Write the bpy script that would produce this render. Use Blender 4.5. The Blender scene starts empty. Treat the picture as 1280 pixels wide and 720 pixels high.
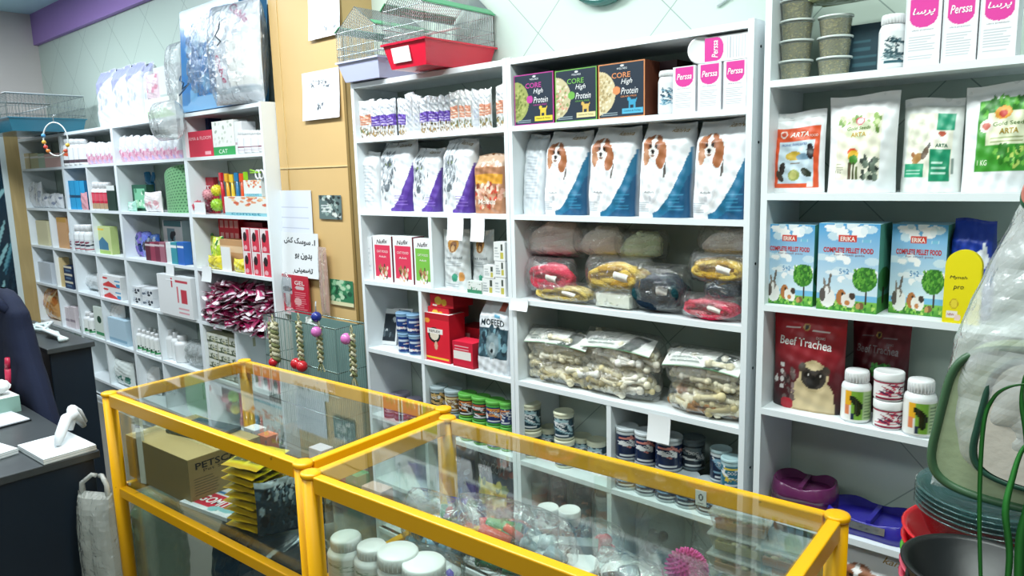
import bpy, math, random
import numpy as np
from mathutils import Vector, Matrix
random.seed(7)
PI=math.pi
sc=bpy.context.scene
COL=sc.collection
# ------------------------------------------------------------ camera
F=919.083; YAW,PIT,ROL=0.72485187,-0.15638673,-0.02632327
CAM=np.array([0.,0.,1.7])
def _rot():
    cy,sy=math.cos(YAW),math.sin(YAW)
    Rz=np.array([[cy,-sy,0],[sy,cy,0],[0,0,1]])
    a=PI/2+PIT
    Rx=np.array([[1,0,0],[0,math.cos(a),-math.sin(a)],[0,math.sin(a),math.cos(a)]])
    Rr=np.array([[math.cos(ROL),-math.sin(ROL),0],[math.sin(ROL),math.cos(ROL),0],[0,0,1]])
    return Rz@Rx@Rr
RC=_rot()
cd=bpy.data.cameras.new('camera'); cam=bpy.data.objects.new('camera',cd); COL.objects.link(cam)
cam.matrix_world=Matrix([list(RC[0])+[0],list(RC[1])+[0],list(RC[2])+[1.7],[0,0,0,1]])
cd.sensor_width=36; cd.lens=F*36/1280; cd.clip_start=.02; cd.clip_end=60
sc.camera=cam
def ray(x,y): return RC@np.array([x-640,360-y,-F])
def onY(x,y,Y):
    d=ray(x,y); p=CAM+d*(Y/d[1]); return p
def onZ(x,y,z):
    d=ray(x,y); return CAM+d*((z-1.7)/d[2])
def onX(x,y,X):
    d=ray(x,y); return CAM+d*(X/d[0])
def sX(x,Y,z):          # world X of picture column x on the line (Y,z)
    A=RC.T; k=x-640     # cx*F + k*cz = 0
    r=A[0]*F+A[2]*k
    return -(r[1]*Y+r[2]*(z-1.7))/r[0]
def sZ(y,X,Y):
    A=RC.T; k=y-360     # (y-360)*cz - F*cy = 0
    r=A[2]*k-A[1]*F
    return 1.7-(r[0]*X+r[1]*Y)/r[2]
# ------------------------------------------------------------ colours
def lin(v): return v/12.92 if v<=.04045 else ((v+.055)/1.055)**2.4
_cc={}
def C(h):
    if not isinstance(h,str): return tuple(h)
    if h not in _cc:
        s=h.lstrip('#'); _cc[h]=tuple(lin(int(s[i:i+2],16)/255) for i in (0,2,4))
    return _cc[h]
# ------------------------------------------------------------ materials
MATS={}
def newmat(n):
    m=bpy.data.materials.new(n); m.use_nodes=True; nt=m.node_tree; nt.nodes.clear()
    return m,nt,nt.nodes,nt.links
def colmat(n,rough,metal=0,bump=.0,bscale=60,coat=0,spec=.5):
    m,nt,N,L=newmat(n)
    o=N.new('ShaderNodeOutputMaterial'); b=N.new('ShaderNodeBsdfPrincipled')
    a=N.new('ShaderNodeAttribute'); a.attribute_name='Col'
    L.new(a.outputs['Color'],b.inputs['Base Color'])
    b.inputs['Roughness'].default_value=rough; b.inputs['Metallic'].default_value=metal
    b.inputs['Coat Weight'].default_value=coat; b.inputs['Coat Roughness'].default_value=.12
    b.inputs['Specular IOR Level'].default_value=spec
    if bump:
        t=N.new('ShaderNodeTexCoord'); z=N.new('ShaderNodeTexNoise'); z.inputs['Scale'].default_value=bscale; z.inputs['Detail'].default_value=3
        u=N.new('ShaderNodeBump'); u.inputs['Strength'].default_value=bump; u.inputs['Distance'].default_value=.01
        L.new(t.outputs['Object'],z.inputs['Vector']); L.new(z.outputs['Fac'],u.inputs['Height']); L.new(u.outputs['Normal'],b.inputs['Normal'])
    L.new(b.outputs[0],o.inputs[0]); MATS[n]=m; return m
colmat('matte',.85,spec=.25,bump=.15,bscale=40)
colmat('card',.6,spec=.4)
colmat('satin',.4,bump=.05,bscale=25)
colmat('gloss',.22,coat=.3)
colmat('foil',.3,metal=.25,bump=.35,bscale=45)
colmat('metal',.25,metal=.9)
colmat('fuzzy',.95,bump=.9,bscale=180,spec=.1)
def seethrough(n,haze,gl,rough,tint=(1,1,1),bump=0,usecol=False,fres=True):
    m,nt,N,L=newmat(n)
    o=N.new('ShaderNodeOutputMaterial'); tr=N.new('ShaderNodeBsdfTransparent'); tr.inputs[0].default_value=(*tint,1)
    df=N.new('ShaderNodeBsdfDiffuse'); df.inputs[0].default_value=(.93,.97,.97,1)
    if usecol:
        a=N.new('ShaderNodeAttribute'); a.attribute_name='Col'; L.new(a.outputs['Color'],df.inputs[0])
    g=N.new('ShaderNodeBsdfGlossy'); g.inputs['Roughness'].default_value=rough
    m1=N.new('ShaderNodeMixShader'); m1.inputs[0].default_value=haze
    L.new(tr.outputs[0],m1.inputs[1]); L.new(df.outputs[0],m1.inputs[2])
    m2=N.new('ShaderNodeMixShader')
    if fres:
        fr=N.new('ShaderNodeLayerWeight'); fr.inputs[0].default_value=.5
        pw=N.new('ShaderNodeMath'); pw.operation='POWER'; pw.inputs[1].default_value=4.5; L.new(fr.outputs['Facing'],pw.inputs[0])
        mu=N.new('ShaderNodeMath'); mu.operation='MULTIPLY_ADD'; mu.inputs[1].default_value=gl*.95; mu.inputs[2].default_value=gl*.045; mu.use_clamp=True
        L.new(pw.outputs[0],mu.inputs[0]); L.new(mu.outputs[0],m2.inputs[0])
    else: m2.inputs[0].default_value=gl
    L.new(m1.outputs[0],m2.inputs[1]); L.new(g.outputs[0],m2.inputs[2])
    if bump:
        t=N.new('ShaderNodeTexCoord'); z=N.new('ShaderNodeTexNoise'); z.inputs['Scale'].default_value=22; z.inputs['Detail'].default_value=4; z.inputs['Distortion'].default_value=1.5
        u=N.new('ShaderNodeBump'); u.inputs['Strength'].default_value=bump; u.inputs['Distance'].default_value=.02
        L.new(t.outputs['Object'],z.inputs['Vector']); L.new(z.outputs['Fac'],u.inputs['Height'])
        L.new(u.outputs['Normal'],g.inputs['Normal'])
        if fres: L.new(u.outputs['Normal'],fr.inputs['Normal'])
    L.new(m2.outputs[0],o.inputs[0]); MATS[n]=m
seethrough('glass',.004,.85,.0,(.95,.985,.965))
seethrough('film',.05,1.8,.07,(.995,1,1),bump=.9)
seethrough('milkfilm',.42,1.5,.2,(.95,.98,.96),bump=.8,usecol=True)
seethrough('hazefilm',.34,1.6,.16,(.97,1,.98),bump=.5)
seethrough('clearplastic',.22,1.4,.08,(.93,.97,.97),usecol=True)
def surf(n,base,rough=.6,var=.0,scale=3,bump=0,extra=None,spec=.4):
    m,nt,N,L=newmat(n)
    o=N.new('ShaderNodeOutputMaterial'); b=N.new('ShaderNodeBsdfPrincipled'); b.inputs['Roughness'].default_value=rough; b.inputs['Specular IOR Level'].default_value=spec
    t=N.new('ShaderNodeTexCoord'); z=N.new('ShaderNodeTexNoise'); z.inputs['Scale'].default_value=scale; z.inputs['Detail'].default_value=5
    L.new(t.outputs['Object'],z.inputs['Vector'])
    mx=N.new('ShaderNodeMix'); mx.data_type='RGBA'
    c=C(base); mx.inputs[6].default_value=(*[max(0,q*(1-var)) for q in c],1); mx.inputs[7].default_value=(*[min(1,q*(1+var)) for q in c],1)
    L.new(z.outputs['Fac'],mx.inputs[0]); out=mx.outputs[2]
    if extra: out=extra(N,L,t,out)
    L.new(out,b.inputs['Base Color'])
    if bump:
        u=N.new('ShaderNodeBump'); u.inputs['Strength'].default_value=bump; u.inputs['Distance'].default_value=.01
        L.new(z.outputs['Fac'],u.inputs['Height']); L.new(u.outputs['Normal'],b.inputs['Normal'])
    L.new(b.outputs[0],o.inputs[0]); MATS[n]=m
def math_(N,L,op,a,b=None,c=None):
    n=N.new('ShaderNodeMath'); n.operation=op
    for i,v in enumerate((a,b,c)):
        if v is None: continue
        if isinstance(v,(int,float)): n.inputs[i].default_value=v
        else: L.new(v,n.inputs[i])
    return n.outputs[0]
def tile_lines(N,L,t,col):
    s=N.new('ShaderNodeSeparateXYZ'); L.new(t.outputs['Object'],s.inputs[0])
    P=.5607; m=None
    for sg in (1,-1):
        q=math_(N,L,'MULTIPLY_ADD',s.outputs[2],float(sg)*1.0,s.outputs[0])
        off=-1.266+sg*2.216
        q=math_(N,L,'ADD',q,-off)
        q=math_(N,L,'DIVIDE',q,P)
        f=math_(N,L,'FRACT',math_(N,L,'ADD',q,.5)); d=math_(N,L,'ABSOLUTE',math_(N,L,'SUBTRACT',f,.5))
        k=math_(N,L,'LESS_THAN',d,.0045)
        m=k if m is None else math_(N,L,'MAXIMUM',m,k)
    mx=N.new('ShaderNodeMix'); mx.data_type='RGBA'; L.new(m,mx.inputs[0]); L.new(col,mx.inputs[6]); mx.inputs[7].default_value=(*C('#8d9e97'),1)
    return mx.outputs[2]
surf('wall_tile','#bdccc2',.35,.03,2,extra=tile_lines)
surf('side_wall','#cfc6c2',.7,.06,2)
surf('lilac_paint','#a07fc0',.6,.05,2)
surf('ceiling_paint','#bfe0ea',.8,.03,2)
surf('floor_tile','#6b6860',.35,.08,4)
surf('melamine','#e0e7ea',.38,.025,6)
surf('tan_board','#cdac75',.5,.07,3)
def grain(N,L,t,col):
    w=N.new('ShaderNodeTexWave'); w.inputs['Scale'].default_value=9; w.inputs['Distortion'].default_value=4; w.inputs['Detail'].default_value=3
    mp=N.new('ShaderNodeMapping'); mp.inputs['Scale'].default_value=(3,3,.25); L.new(t.outputs['Object'],mp.inputs[0]); L.new(mp.outputs[0],w.inputs[0])
    mx=N.new('ShaderNodeMix'); mx.data_type='RGBA'; mx.inputs[7].default_value=(*C('#8d7a4d'),1)
    L.new(math_(N,L,'MULTIPLY',w.outputs['Fac'],.5),mx.inputs[0]); L.new(col,mx.inputs[6]); return mx.outputs[2]
surf('wood_jamb','#c0a775',.5,.08,4,extra=grain)
def scuffs(N,L,t,col):
    z=N.new('ShaderNodeTexNoise'); z.inputs['Scale'].default_value=38; z.inputs['Detail'].default_value=6; L.new(t.outputs['Object'],z.inputs['Vector'])
    k=math_(N,L,'GREATER_THAN',z.outputs['Fac'],.71)
    mx=N.new('ShaderNodeMix'); mx.data_type='RGBA'; L.new(math_(N,L,'MULTIPLY',k,.6),mx.inputs[0]); L.new(col,mx.inputs[6]); mx.inputs[7].default_value=(*C('#6b5312'),1); return mx.outputs[2]
surf('yellow_paint','#e9a900',.38,.06,5,extra=scuffs)
surf('desk_black','#14202c',.35,.15,8)
surf('desk_top','#3a3f41',.3,.18,30)
surf('navy_cloth','#0d1730',.9,.2,10,bump=.5)
def cloth_check(N,L,t,col): return col
# ------------------------------------------------------------ text
_tc={}
def textmesh(s,shear=0,bold=0):
    k=(s,shear,bold)
    if k in _tc: return _tc[k]
    c=bpy.data.curves.new('t','FONT'); c.body=s; c.size=1; c.resolution_u=2; c.shear=shear; c.offset=bold
    o=bpy.data.objects.new('t',c); COL.objects.link(o); bpy.context.view_layer.update()
    m=bpy.data.meshes.new_from_object(o.evaluated_get(bpy.context.evaluated_depsgraph_get()))
    n=len(m.vertices); v=np.zeros(n*3); m.vertices.foreach_get('co',v); v=v.reshape(-1,3)[:,:2]
    f=[tuple(p.vertices) for p in m.polygons]
    bpy.data.objects.remove(o); bpy.data.curves.remove(c); bpy.data.meshes.remove(m)
    if n==0: v=np.zeros((0,2)); asp=1
    else:
        lo,hi=v.min(0),v.max(0); asp=(hi[0]-lo[0])/max(1e-6,hi[1]-lo[1]); v=(v-(lo+hi)/2)/np.maximum(hi-lo,1e-6)
    _tc[k]=(v,f,asp); return _tc[k]
# ------------------------------------------------------------ flat art
class Pic:
    def __init__(s,bg='#ffffff'): s.bg=C(bg); s.ops=[]; s.tx=[]
    def rect(s,x0,y0,x1,y1,c): s.ops.append(('r',(x0,y0,x1,y1),C(c))); return s
    def ell(s,cx,cy,rx,ry,c,a=0): s.ops.append(('e',(cx,cy,rx,ry,math.radians(a)),C(c))); return s
    def poly(s,pts,c): s.ops.append(('p',np.array(pts,float),C(c))); return s
    def grad(s,x0,y0,x1,y1,c0,c1): s.ops.append(('g',(x0,y0,x1,y1,C(c1)),C(c0))); return s
    def spots(s,x0,y0,x1,y1,cols,n,r,seed=1,asp=1):
        R=random.Random(seed)
        for i in range(n): s.ell(R.uniform(x0,x1),R.uniform(y0,y1),r*R.uniform(.6,1.3),r*asp*R.uniform(.6,1.3),R.choice(cols),R.uniform(0,90))
        return s
    def lines(s,x0,y0,x1,y1,n,c,th=.35,seed=2):
        R=random.Random(seed); h=(y1-y0)/n
        for i in range(n): s.rect(x0,y0+i*h,x0+(x1-x0)*R.uniform(.7,1),y0+(i+th)*h,c)
        return s
    def t(s,txt,cx,cy,h,c,w=None,rot=0,shear=0,bold=0): s.tx.append((txt,cx,cy,h,C(c),w,math.radians(rot),shear,bold)); return s
    def ev(s,u,v):
        out=np.tile(np.array(s.bg),(len(u),1))
        for k,p,c in s.ops:
            if k=='r': m=(u>=p[0])&(u<=p[2])&(v>=p[1])&(v<=p[3])
            elif k=='e':
                dx=u-p[0]; dy=v-p[1]; ca,sa=math.cos(p[4]),math.sin(p[4])
                m=((dx*ca+dy*sa)/p[2])**2+((-dx*sa+dy*ca)/p[3])**2<=1
            elif k=='p':
                m=np.zeros(len(u),bool); j=len(p)-1
                for i in range(len(p)):
                    xi,yi=p[i]; xj,yj=p[j]
                    if yi!=yj: m^=((yi>v)!=(yj>v))&(u<(xj-xi)*(v-yi)/(yj-yi)+xi)
                    j=i
            else:
                m=(u>=p[0])&(u<=p[2])&(v>=p[1])&(v<=p[3]); w=((v-p[1])/(p[3]-p[1]))[:,None]
                g=np.array(c)*(1-w)+np.array(p[4])*w; out[m]=g[m]; continue
            out[m]=c
        return out
def plain(c): return Pic(c)
# ------------------------------------------------------------ mesh builder
class MB:
    def __init__(s): s.v=[]; s.f=[]; s.c=[]; s.m=[]; s.mats=[]; s.n=0; s.sm=[]
    def add(s,V,Fc,col,mat='card',smooth=False):
        V=np.asarray(V,float).reshape(-1,3)
        if mat not in s.mats: s.mats.append(mat)
        mi=s.mats.index(mat)
        col=np.asarray(C(col) if isinstance(col,str) else col,float)
        if col.ndim==1: col=np.tile(col,(len(V),1))
        s.v.append(V); s.c.append(col); n=s.n
        s.f+= [tuple(i+n for i in q) for q in Fc]; s.m+=[mi]*len(Fc); s.sm+=[smooth]*len(Fc); s.n+=len(V)
        return s
    def box(s,x0,y0,z0,x1,y1,z1,col='#ffffff',mat='card',skip=''):
        V=[(x0,y0,z0),(x1,y0,z0),(x1,y1,z0),(x0,y1,z0),(x0,y0,z1),(x1,y0,z1),(x1,y1,z1),(x0,y1,z1)]
        Q={'b':(0,3,2,1),'t':(4,5,6,7),'f':(0,1,5,4),'k':(2,3,7,6),'l':(3,0,4,7),'r':(1,2,6,5)}
        return s.add(V,[q for k,q in Q.items() if k not in skip],col,mat)
    def grid(s,Fn,nu,nv,pic,mat='card',smooth=True,W=1,H=1,off=.0006,flip=False):
        u,v=np.meshgrid(np.linspace(0,1,nu+1),np.linspace(0,1,nv+1)); u=u.ravel(); v=v.ravel()
        if isinstance(pic,str): pic=Pic(pic)
        V=Fn(u,v,0*u); fs=[]
        for j in range(nv):
            for i in range(nu):
                a=j*(nu+1)+i; q=(a,a+1,a+nu+2,a+nu+1); fs.append(q[::-1] if flip else q)
        s.add(V,fs,pic.ev(u,v),mat,smooth)
        for (txt,cx,cy,h,c,w,rot,sh,bo) in pic.tx:
            tv,tf,asp=textmesh(txt,sh,bo)
            if not len(tv): continue
            hh=h*H; ww=(w*W) if w else hh*asp
            x=tv[:,0]*ww; y=tv[:,1]*hh
            xr=x*math.cos(rot)-y*math.sin(rot); yr=x*math.sin(rot)+y*math.cos(rot)
            uu=np.clip(cx+xr/W,0,1); vv=np.clip(cy+yr/H,0,1)
            s.add(Fn(uu,vv,uu*0+off),tf,c,mat)
        return s
    def lathe(s,prof,seg=24,col='#ffffff',mat='satin',cx=0,cy=0,cap=True):
        # prof: list (r,z[,col])
        a=np.linspace(0,2*PI,seg,endpoint=False); V=[];cc=[]
        for p in prof:
            for t in a: V.append((cx+p[0]*math.cos(t),cy+p[0]*math.sin(t),p[1])); cc.append(C(p[2]) if len(p)>2 else C(col))
        fs=[]
        for j in range(len(prof)-1):
            for i in range(seg):
                k=(i+1)%seg; fs.append((j*seg+i,j*seg+k,(j+1)*seg+k,(j+1)*seg+i))
        if cap:
            fs.append(tuple(range(seg-1,-1,-1))); b=(len(prof)-1)*seg; fs.append(tuple(range(b,b+seg)))
        s.add(V,fs,np.array(cc),mat,False)
        nf=len(fs)-(2 if cap else 0)
        s.sm[-len(fs):]=[True]*nf+[False]*(len(fs)-nf)
        return s
    def tube(s,pts,r,col,mat='satin',seg=6,closed=False,cap=True):
        P=np.array(pts,float); n=len(P)
        if closed: T=np.roll(P,-1,0)-np.roll(P,1,0)
        else:
            T=np.empty_like(P); T[1:-1]=P[2:]-P[:-2]; T[0]=P[1]-P[0]; T[-1]=P[-1]-P[-2]
        T/=np.maximum(np.linalg.norm(T,axis=1),1e-9)[:,None]
        up=np.array([0,0,1.]) if abs(T[0][2])<.9 else np.array([1.,0,0])
        a=np.linspace(0,2*PI,seg,endpoint=False); V=[]
        rr=np.full(n,r) if np.isscalar(r) else np.array(r)
        x=np.cross(T[0],up); x/=np.linalg.norm(x)
        for i in range(n):
            x=x-T[i]*np.dot(x,T[i]); x/=max(np.linalg.norm(x),1e-9); y=np.cross(T[i],x)
            for t in a: V.append(P[i]+rr[i]*(math.cos(t)*x+math.sin(t)*y))
        fs=[]; m=n if closed else n-1
        for j in range(m):
            jn=(j+1)%n
            for i in range(seg):
                k=(i+1)%seg; fs.append((j*seg+i,j*seg+k,jn*seg+k,jn*seg+i))
        if cap and not closed: fs.append(tuple(range(seg-1,-1,-1))); fs.append(tuple(range((n-1)*seg,n*seg)))
        return s.add(V,fs,col,mat,seg>4)
    def ball(s,c,r,col,mat='satin',nu=14,nv=9,sc=(1,1,1),rot=0):
        V=[];fs=[]
        for j in range(nv+1):
            p=PI*j/nv
            for i in range(nu):
                t=2*PI*i/nu; x=r*sc[0]*math.sin(p)*math.cos(t); y=r*sc[1]*math.sin(p)*math.sin(t)
                V.append((c[0]+x*math.cos(rot)-y*math.sin(rot),c[1]+x*math.sin(rot)+y*math.cos(rot),c[2]-r*sc[2]*math.cos(p)))
        for j in range(nv):
            for i in range(nu):
                k=(i+1)%nu; fs.append((j*nu+i,j*nu+k,(j+1)*nu+k,(j+1)*nu+i))
        return s.add(V,fs,col,mat,True)
    def mesh(s,name):
        me=bpy.data.meshes.new(name)
        V=np.concatenate(s.v); Cc=np.concatenate(s.c)
        me.from_pydata(V.tolist(),[],s.f)
        at=me.color_attributes.new('Col','FLOAT_COLOR','POINT')
        buf=np.ones((len(V),4),np.float32); buf[:,:3]=Cc*.84; at.data.foreach_set('color',buf.ravel())
        for m in s.mats: me.materials.append(MATS[m])
        me.polygons.foreach_set('material_index',s.m); me.polygons.foreach_set('use_smooth',s.sm)
        me.update(); return me
# ------------------------------------------------------------ objects
LABELS={}
def tagit(o,label,cat,group=None,kind=None):
    o['label']=label; o['category']=cat
    if group: o['group']=group
    if kind: o['kind']=kind
    LABELS.setdefault(label,[]).append(o.name)
    return o
def ob(name,me,parent=None,label=None,kind=None):
    if isinstance(me,MB): me=me.mesh(name)
    o=bpy.data.objects.new(name,me); COL.objects.link(o)
    if parent: o.parent=parent
    if label: o['label']=label
    if kind: o['kind']=kind
    return o
def struct(name,mb):
    o=ob(name,mb); o['kind']='structure'; return o
# kit: dict(one=mesh) or dict(parts=[(name,mesh,[sub...],label)])
def kit(*parts):
    out=[]
    for p in parts:
        n,mb=p[0],p[1]; subs=p[2] if len(p)>2 else []; lab=p[3] if len(p)>3 else None; kd=p[4] if len(p)>4 else None
        out.append((n,mb.mesh(n) if isinstance(mb,MB) else mb,kit(*subs) if subs else [],lab,kd))
    return out
def spawn(k,name,label,cat,loc,rz=0,group=None,sc_=None,rx=0,ry=0):
    if len(k)==1 and not k[0][2]:
        o=bpy.data.objects.new(name,k[0][1]); COL.objects.link(o)
    else:
        o=bpy.data.objects.new(name,None); COL.objects.link(o); o.empty_display_size=.05
        for n,me,subs,lab,kd in k:
            c=ob(n,me,o,lab,kd)
            for n2,me2,_,lab2,kd2 in subs: ob(n2,me2,c,lab2,kd2)
    o.location=loc; o.rotation_euler=(rx,ry,rz)
    if sc_ is not None: o.scale=(sc_ if hasattr(sc_,'__len__') else (sc_,)*3)
    tagit(o,label,cat,group); return o
ORD=['leftmost','second from left','third from left','fourth from left','fifth from left','sixth from left','seventh from left','eighth from left','ninth from left','tenth from left','eleventh from left','twelfth from left','thirteenth from left','fourteenth from left','fifteenth from left','sixteenth from left','seventeenth from left','eighteenth from left']
def place(x0,x1,yt,z,Y):
    """front face between picture columns on shelf height z, plane Y -> Xc,W,H"""
    zt=z
    for _ in range(3):
        zm=(z+zt)/2; a=sX(x0,Y,zm); b=sX(x1,Y,zm); zt=sZ(yt,(a+b)/2,Y)
    return (a+b)/2,b-a,max(.01,zt-z)
# ------------------------------------------------------------ product builders (base centre at origin, front faces -Y)
def k_carton(W,H,D,pic,side='#dddddd',top=None,sidepic=None,res=.003,mat='card'):
    m=MB(); top=top or side
    if isinstance(pic,str): pic=Pic(pic)
    flat=not pic.ops and not pic.tx
    nu=1 if flat else max(4,min(70,int(W/res))); nv=1 if flat else max(4,min(90,int(H/res)))
    m.grid(lambda u,v,o:np.stack([-W/2+u*W,-D/2-o,v*H],1),nu,nv,pic,mat,False,W,H)
    if sidepic: 
        m.grid(lambda u,v,o:np.stack([W/2+o,-D/2+u*D,v*H],1),max(4,int(D/res)),nv if nv>4 else 20,sidepic,mat,False,D,H)
        m.box(-W/2,-D/2,0,W/2,D/2,H,side,mat,'ftr')
    else: m.box(-W/2,-D/2,0,W/2,D/2,H,side,mat,'ft')
    m.add([(-W/2,-D/2,H),(W/2,-D/2,H),(W/2,D/2,H),(-W/2,D/2,H)],[(0,1,2,3)],top,mat)
    return kit(('carton',m))
def k_pouch(W,H,D,pic,back='#e8ecee',kind='standup',seed=0,mat='satin',res=.003,lean=0,seal=None):
    R=random.Random(seed); ph=[R.uniform(0,6) for _ in range(8)]
    if isinstance(pic,str): pic=Pic(pic)
    n=3 if kind=='standup' else (9 if kind=='block' else 4)
    def half(v):
        if kind=='standup': h=np.sqrt(np.clip(1-v/.93,0,1))*(.85+.3*np.sin(PI*np.clip(v,0,1)))
        elif kind=='block': h=np.where(v<.78,1+.06*np.sin(v*8),np.clip((.97-v)/.19,0,1)**.7)
        else: h=np.sin(PI*np.clip(v,.0,1))**.5
        return D/2*np.maximum(h,.03)
    def wd(v):
        if kind=='standup': return W*(1-.03*np.sin(PI*v)+.01*np.sin(3*v+ph[0]))
        if kind=='block': return W*(1-.05*np.clip((v-.75)/.25,0,1)-.02*np.sin(v*7+ph[0])**2)
        return W*(1-.05*np.sin(PI*v))
    def F0(sg):
        def Fn(u,v,o):
            s=np.abs(2*u-1); h=half(v)*(1-np.clip(s,0,1)**n)**(1/2.2 if kind=='block' else .8)
            wr=(.0016*np.sin(14*v+9*u+ph[1])+.0012*np.sin(31*u-17*v+ph[2])+.001*np.sin(47*v+ph[3]+13*u))*(1-s**6)
            x=(u-.5)*wd(v); 
            y=sg*(h+o+wr)+lean*v*v*H
            z=v*H*(1-.0)+.004*np.sin(5*u+ph[4])*v
            return np.stack([x,y,z],1)
        return Fn
    m=MB(); nu=max(8,min(60,int(W/res))); nv=max(10,min(90,int(H/res)))
    m.grid(F0(-1),nu,nv,pic,mat,True,W,H,.0009)
    m.grid(F0(1),max(8,nu//2),max(10,nv//2),Pic(back),mat,True,W,H,flip=True)
    # base
    nb=12; u=np.linspace(0,1,nb+1); f=F0(-1)(u,u*0,u*0); b=F0(1)(u,u*0,u*0)
    m.add(np.concatenate([f,b]),[(i,nb+1+i,nb+2+i,i+1) for i in range(nb)],back,mat)
    parts=[('pouch_body' if kind!='block' else 'sack_body',m)]
    if seal:
        s2=MB(); Fz=F0(-1)
        def Fs(u,v,o): return Fz(u,.915+v*.085,o+.0012)
        s2.grid(Fs,14,4,Pic(seal),mat,True); 
        Fb=F0(1)
        def Fs2(u,v,o): return Fb(u,.915+v*.085,o+.0012)
        s2.grid(Fs2,14,4,Pic(seal),mat,True,flip=True); parts.append(('top_seal',s2))
    return kit(*parts)
def k_can(R,H,pic,lid='#dddddd',base=None,lidh=.12,seg=24,mat='gloss',bodycol='#cccccc',over=1.04):
    if isinstance(pic,str): pic=Pic(pic)
    b=MB(); b.lathe([(R*.93,0),(R,.004),(R,.01),(R,H*(1-lidh))],seg,base or bodycol,'satin')
    l=MB(); rr=R*1.004
    flat=not pic.ops and not pic.tx
    def Fn(u,v,o):
        a=-PI/2+(u-.5)*2*PI; return np.stack([(rr+o)*np.cos(a),(rr+o)*np.sin(a),H*.06+v*H*(.94-lidh)],1)
    l.grid(Fn,24 if flat else 64,1 if flat else max(8,min(44,int(H/.0035))),pic,mat,True,2*PI*R,H*(.94-lidh),.0006)
    c=MB(); z0=H*(1-lidh); r2=R*over
    c.lathe([(r2*.98,z0-.001),(r2,z0+.002),(r2,H-.003),(r2*.93,H),(r2*.86,H-.0012),(r2*.2,H-.0015)],seg,lid,'satin')
    return kit(('body',b),('label_band',l),('lid',c))
def k_bottle(R,H,pic,cap='#f2f4f5',body='#eef1f2',capR=.62,capH=.2,seg=24,shoulder=.12):
    if isinstance(pic,str): pic=Pic(pic)
    b=MB(); hs=H*(1-capH-shoulder); cr=R*capR
    b.lathe([(R*.9,0),(R,.006),(R,hs),(R*.93,hs+H*shoulder*.5),(cr*.95,hs+H*shoulder),(cr*.93,H*(1-capH)+.002)],seg,body,'satin')
    l=MB(); rr=R*1.006
    def Fn(u,v,o):
        a=-PI/2+(u-.5)*2*PI; return np.stack([(rr+o)*np.cos(a),(rr+o)*np.sin(a),H*.05+v*(hs-H*.07)],1)
    l.grid(Fn,56,max(8,min(40,int(H/.0035))),pic,'gloss',True,2*PI*R,hs-H*.07,.0006)
    c=MB(); z0=H*(1-capH)
    pr=[(cr,z0),(cr,H-.004),(cr*.93,H),(cr*.3,H)]
    c.lathe(pr,seg,cap,'satin')
    for i in range(seg):   # grip ribs of the cap
        a=2*PI*(i+.5)/seg; c.box(cr*math.cos(a)-.0006,cr*math.sin(a)-.0006,z0+.002,cr*math.cos(a)+.0006,cr*math.sin(a)+.0006,H-.006,cap,'satin')
    return kit(('bottle_body',b),('label_band',l),('cap',c))
def crumple(seed,n=7,f=(20,70)):
    R=random.Random(seed); W=[(R.uniform(*f)*math.cos(a),R.uniform(*f)*math.sin(a),R.uniform(0,6)) for a in [R.uniform(0,PI) for _ in range(n)]]
    def g(x,y):
        s=0
        for a,b,p in W: s=s+np.abs(np.sin(a*x+b*y+p))
        return s/n-.63
    return g
def m_film(W,H,D,seed=0,mat='film',amp=.012,col='#e8f0f0',nu=26,nv=26,tuft=True,m=None,lift=0):
    """crinkled closed clear bag: pillow W x H x D standing on the ground"""
    m=m or MB(); g=crumple(seed)
    def Fz(sg):
        def Fn(u,v,o):
            s=2*u-1; t=2*v-1
            e=(1-np.abs(s)**3)*(1-np.abs(t)**3)
            h=D/2*np.clip(e,0,1)**.5
            x=(u-.5)*W*(1-.10*np.abs(t)**2); z=v*H
            y=sg*(h+amp*g(x+sg*.3,z)*np.clip(e*2,0,1))
            x=x+amp*.5*g(z,x+.7)*(np.abs(s)>.8); z=z+amp*.6*g(z+.4,x)*e*0+lift
            return np.stack([x,y,np.maximum(z,0)],1)
        return Fn
    m.grid(Fz(-1),nu,nv,Pic(col),mat,False); m.grid(Fz(1),nu,nv,Pic(col),mat,False,flip=True)
    return m
def k_tag(W,H,pic='#f4f6f4',curl=.01):
    m=MB()
    if isinstance(pic,str): pic=Pic(pic)
    m.grid(lambda u,v,o:np.stack([-W/2+u*W,-curl*(1-v)**2-o+0*u,v*H-H],1),max(4,int(W/.004)),max(4,int(H/.004)),pic,'card',True,W,H)
    m.grid(lambda u,v,o:np.stack([-W/2+u*W,.0012-curl*(1-v)**2+0*u,v*H-H],1),4,6,Pic('#e6e8e6'),'card',True,flip=True)
    return kit(('paper',m))
# ============================================================ SETTING
WY=2.25; FY=2.0; SX=-7.32
CEIL=3.12
def slab(name,x0,y0,z0,x1,y1,z1,mat):
    m=MB(); m.box(x0,y0,z0,x1,y1,z1,'#ffffff',mat); return struct(name,m)
slab('floor',-9,-2.5,-.05,2.4,WY,0,'floor_tile')
slab('wall_back',SX,WY,0,2.4,WY+.1,CEIL,'wall_tile')
slab('wall_left',SX-.1,-2.5,0,SX,WY+.1,CEIL,'side_wall')
slab('ceiling',-9,-2.5,CEIL,2.4,WY+.1,CEIL+.08,'ceiling_paint')
slab('trim_1',SX,WY-.035,2.87,2.4,WY,CEIL,'lilac_paint')      # lilac band under the ceiling
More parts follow.
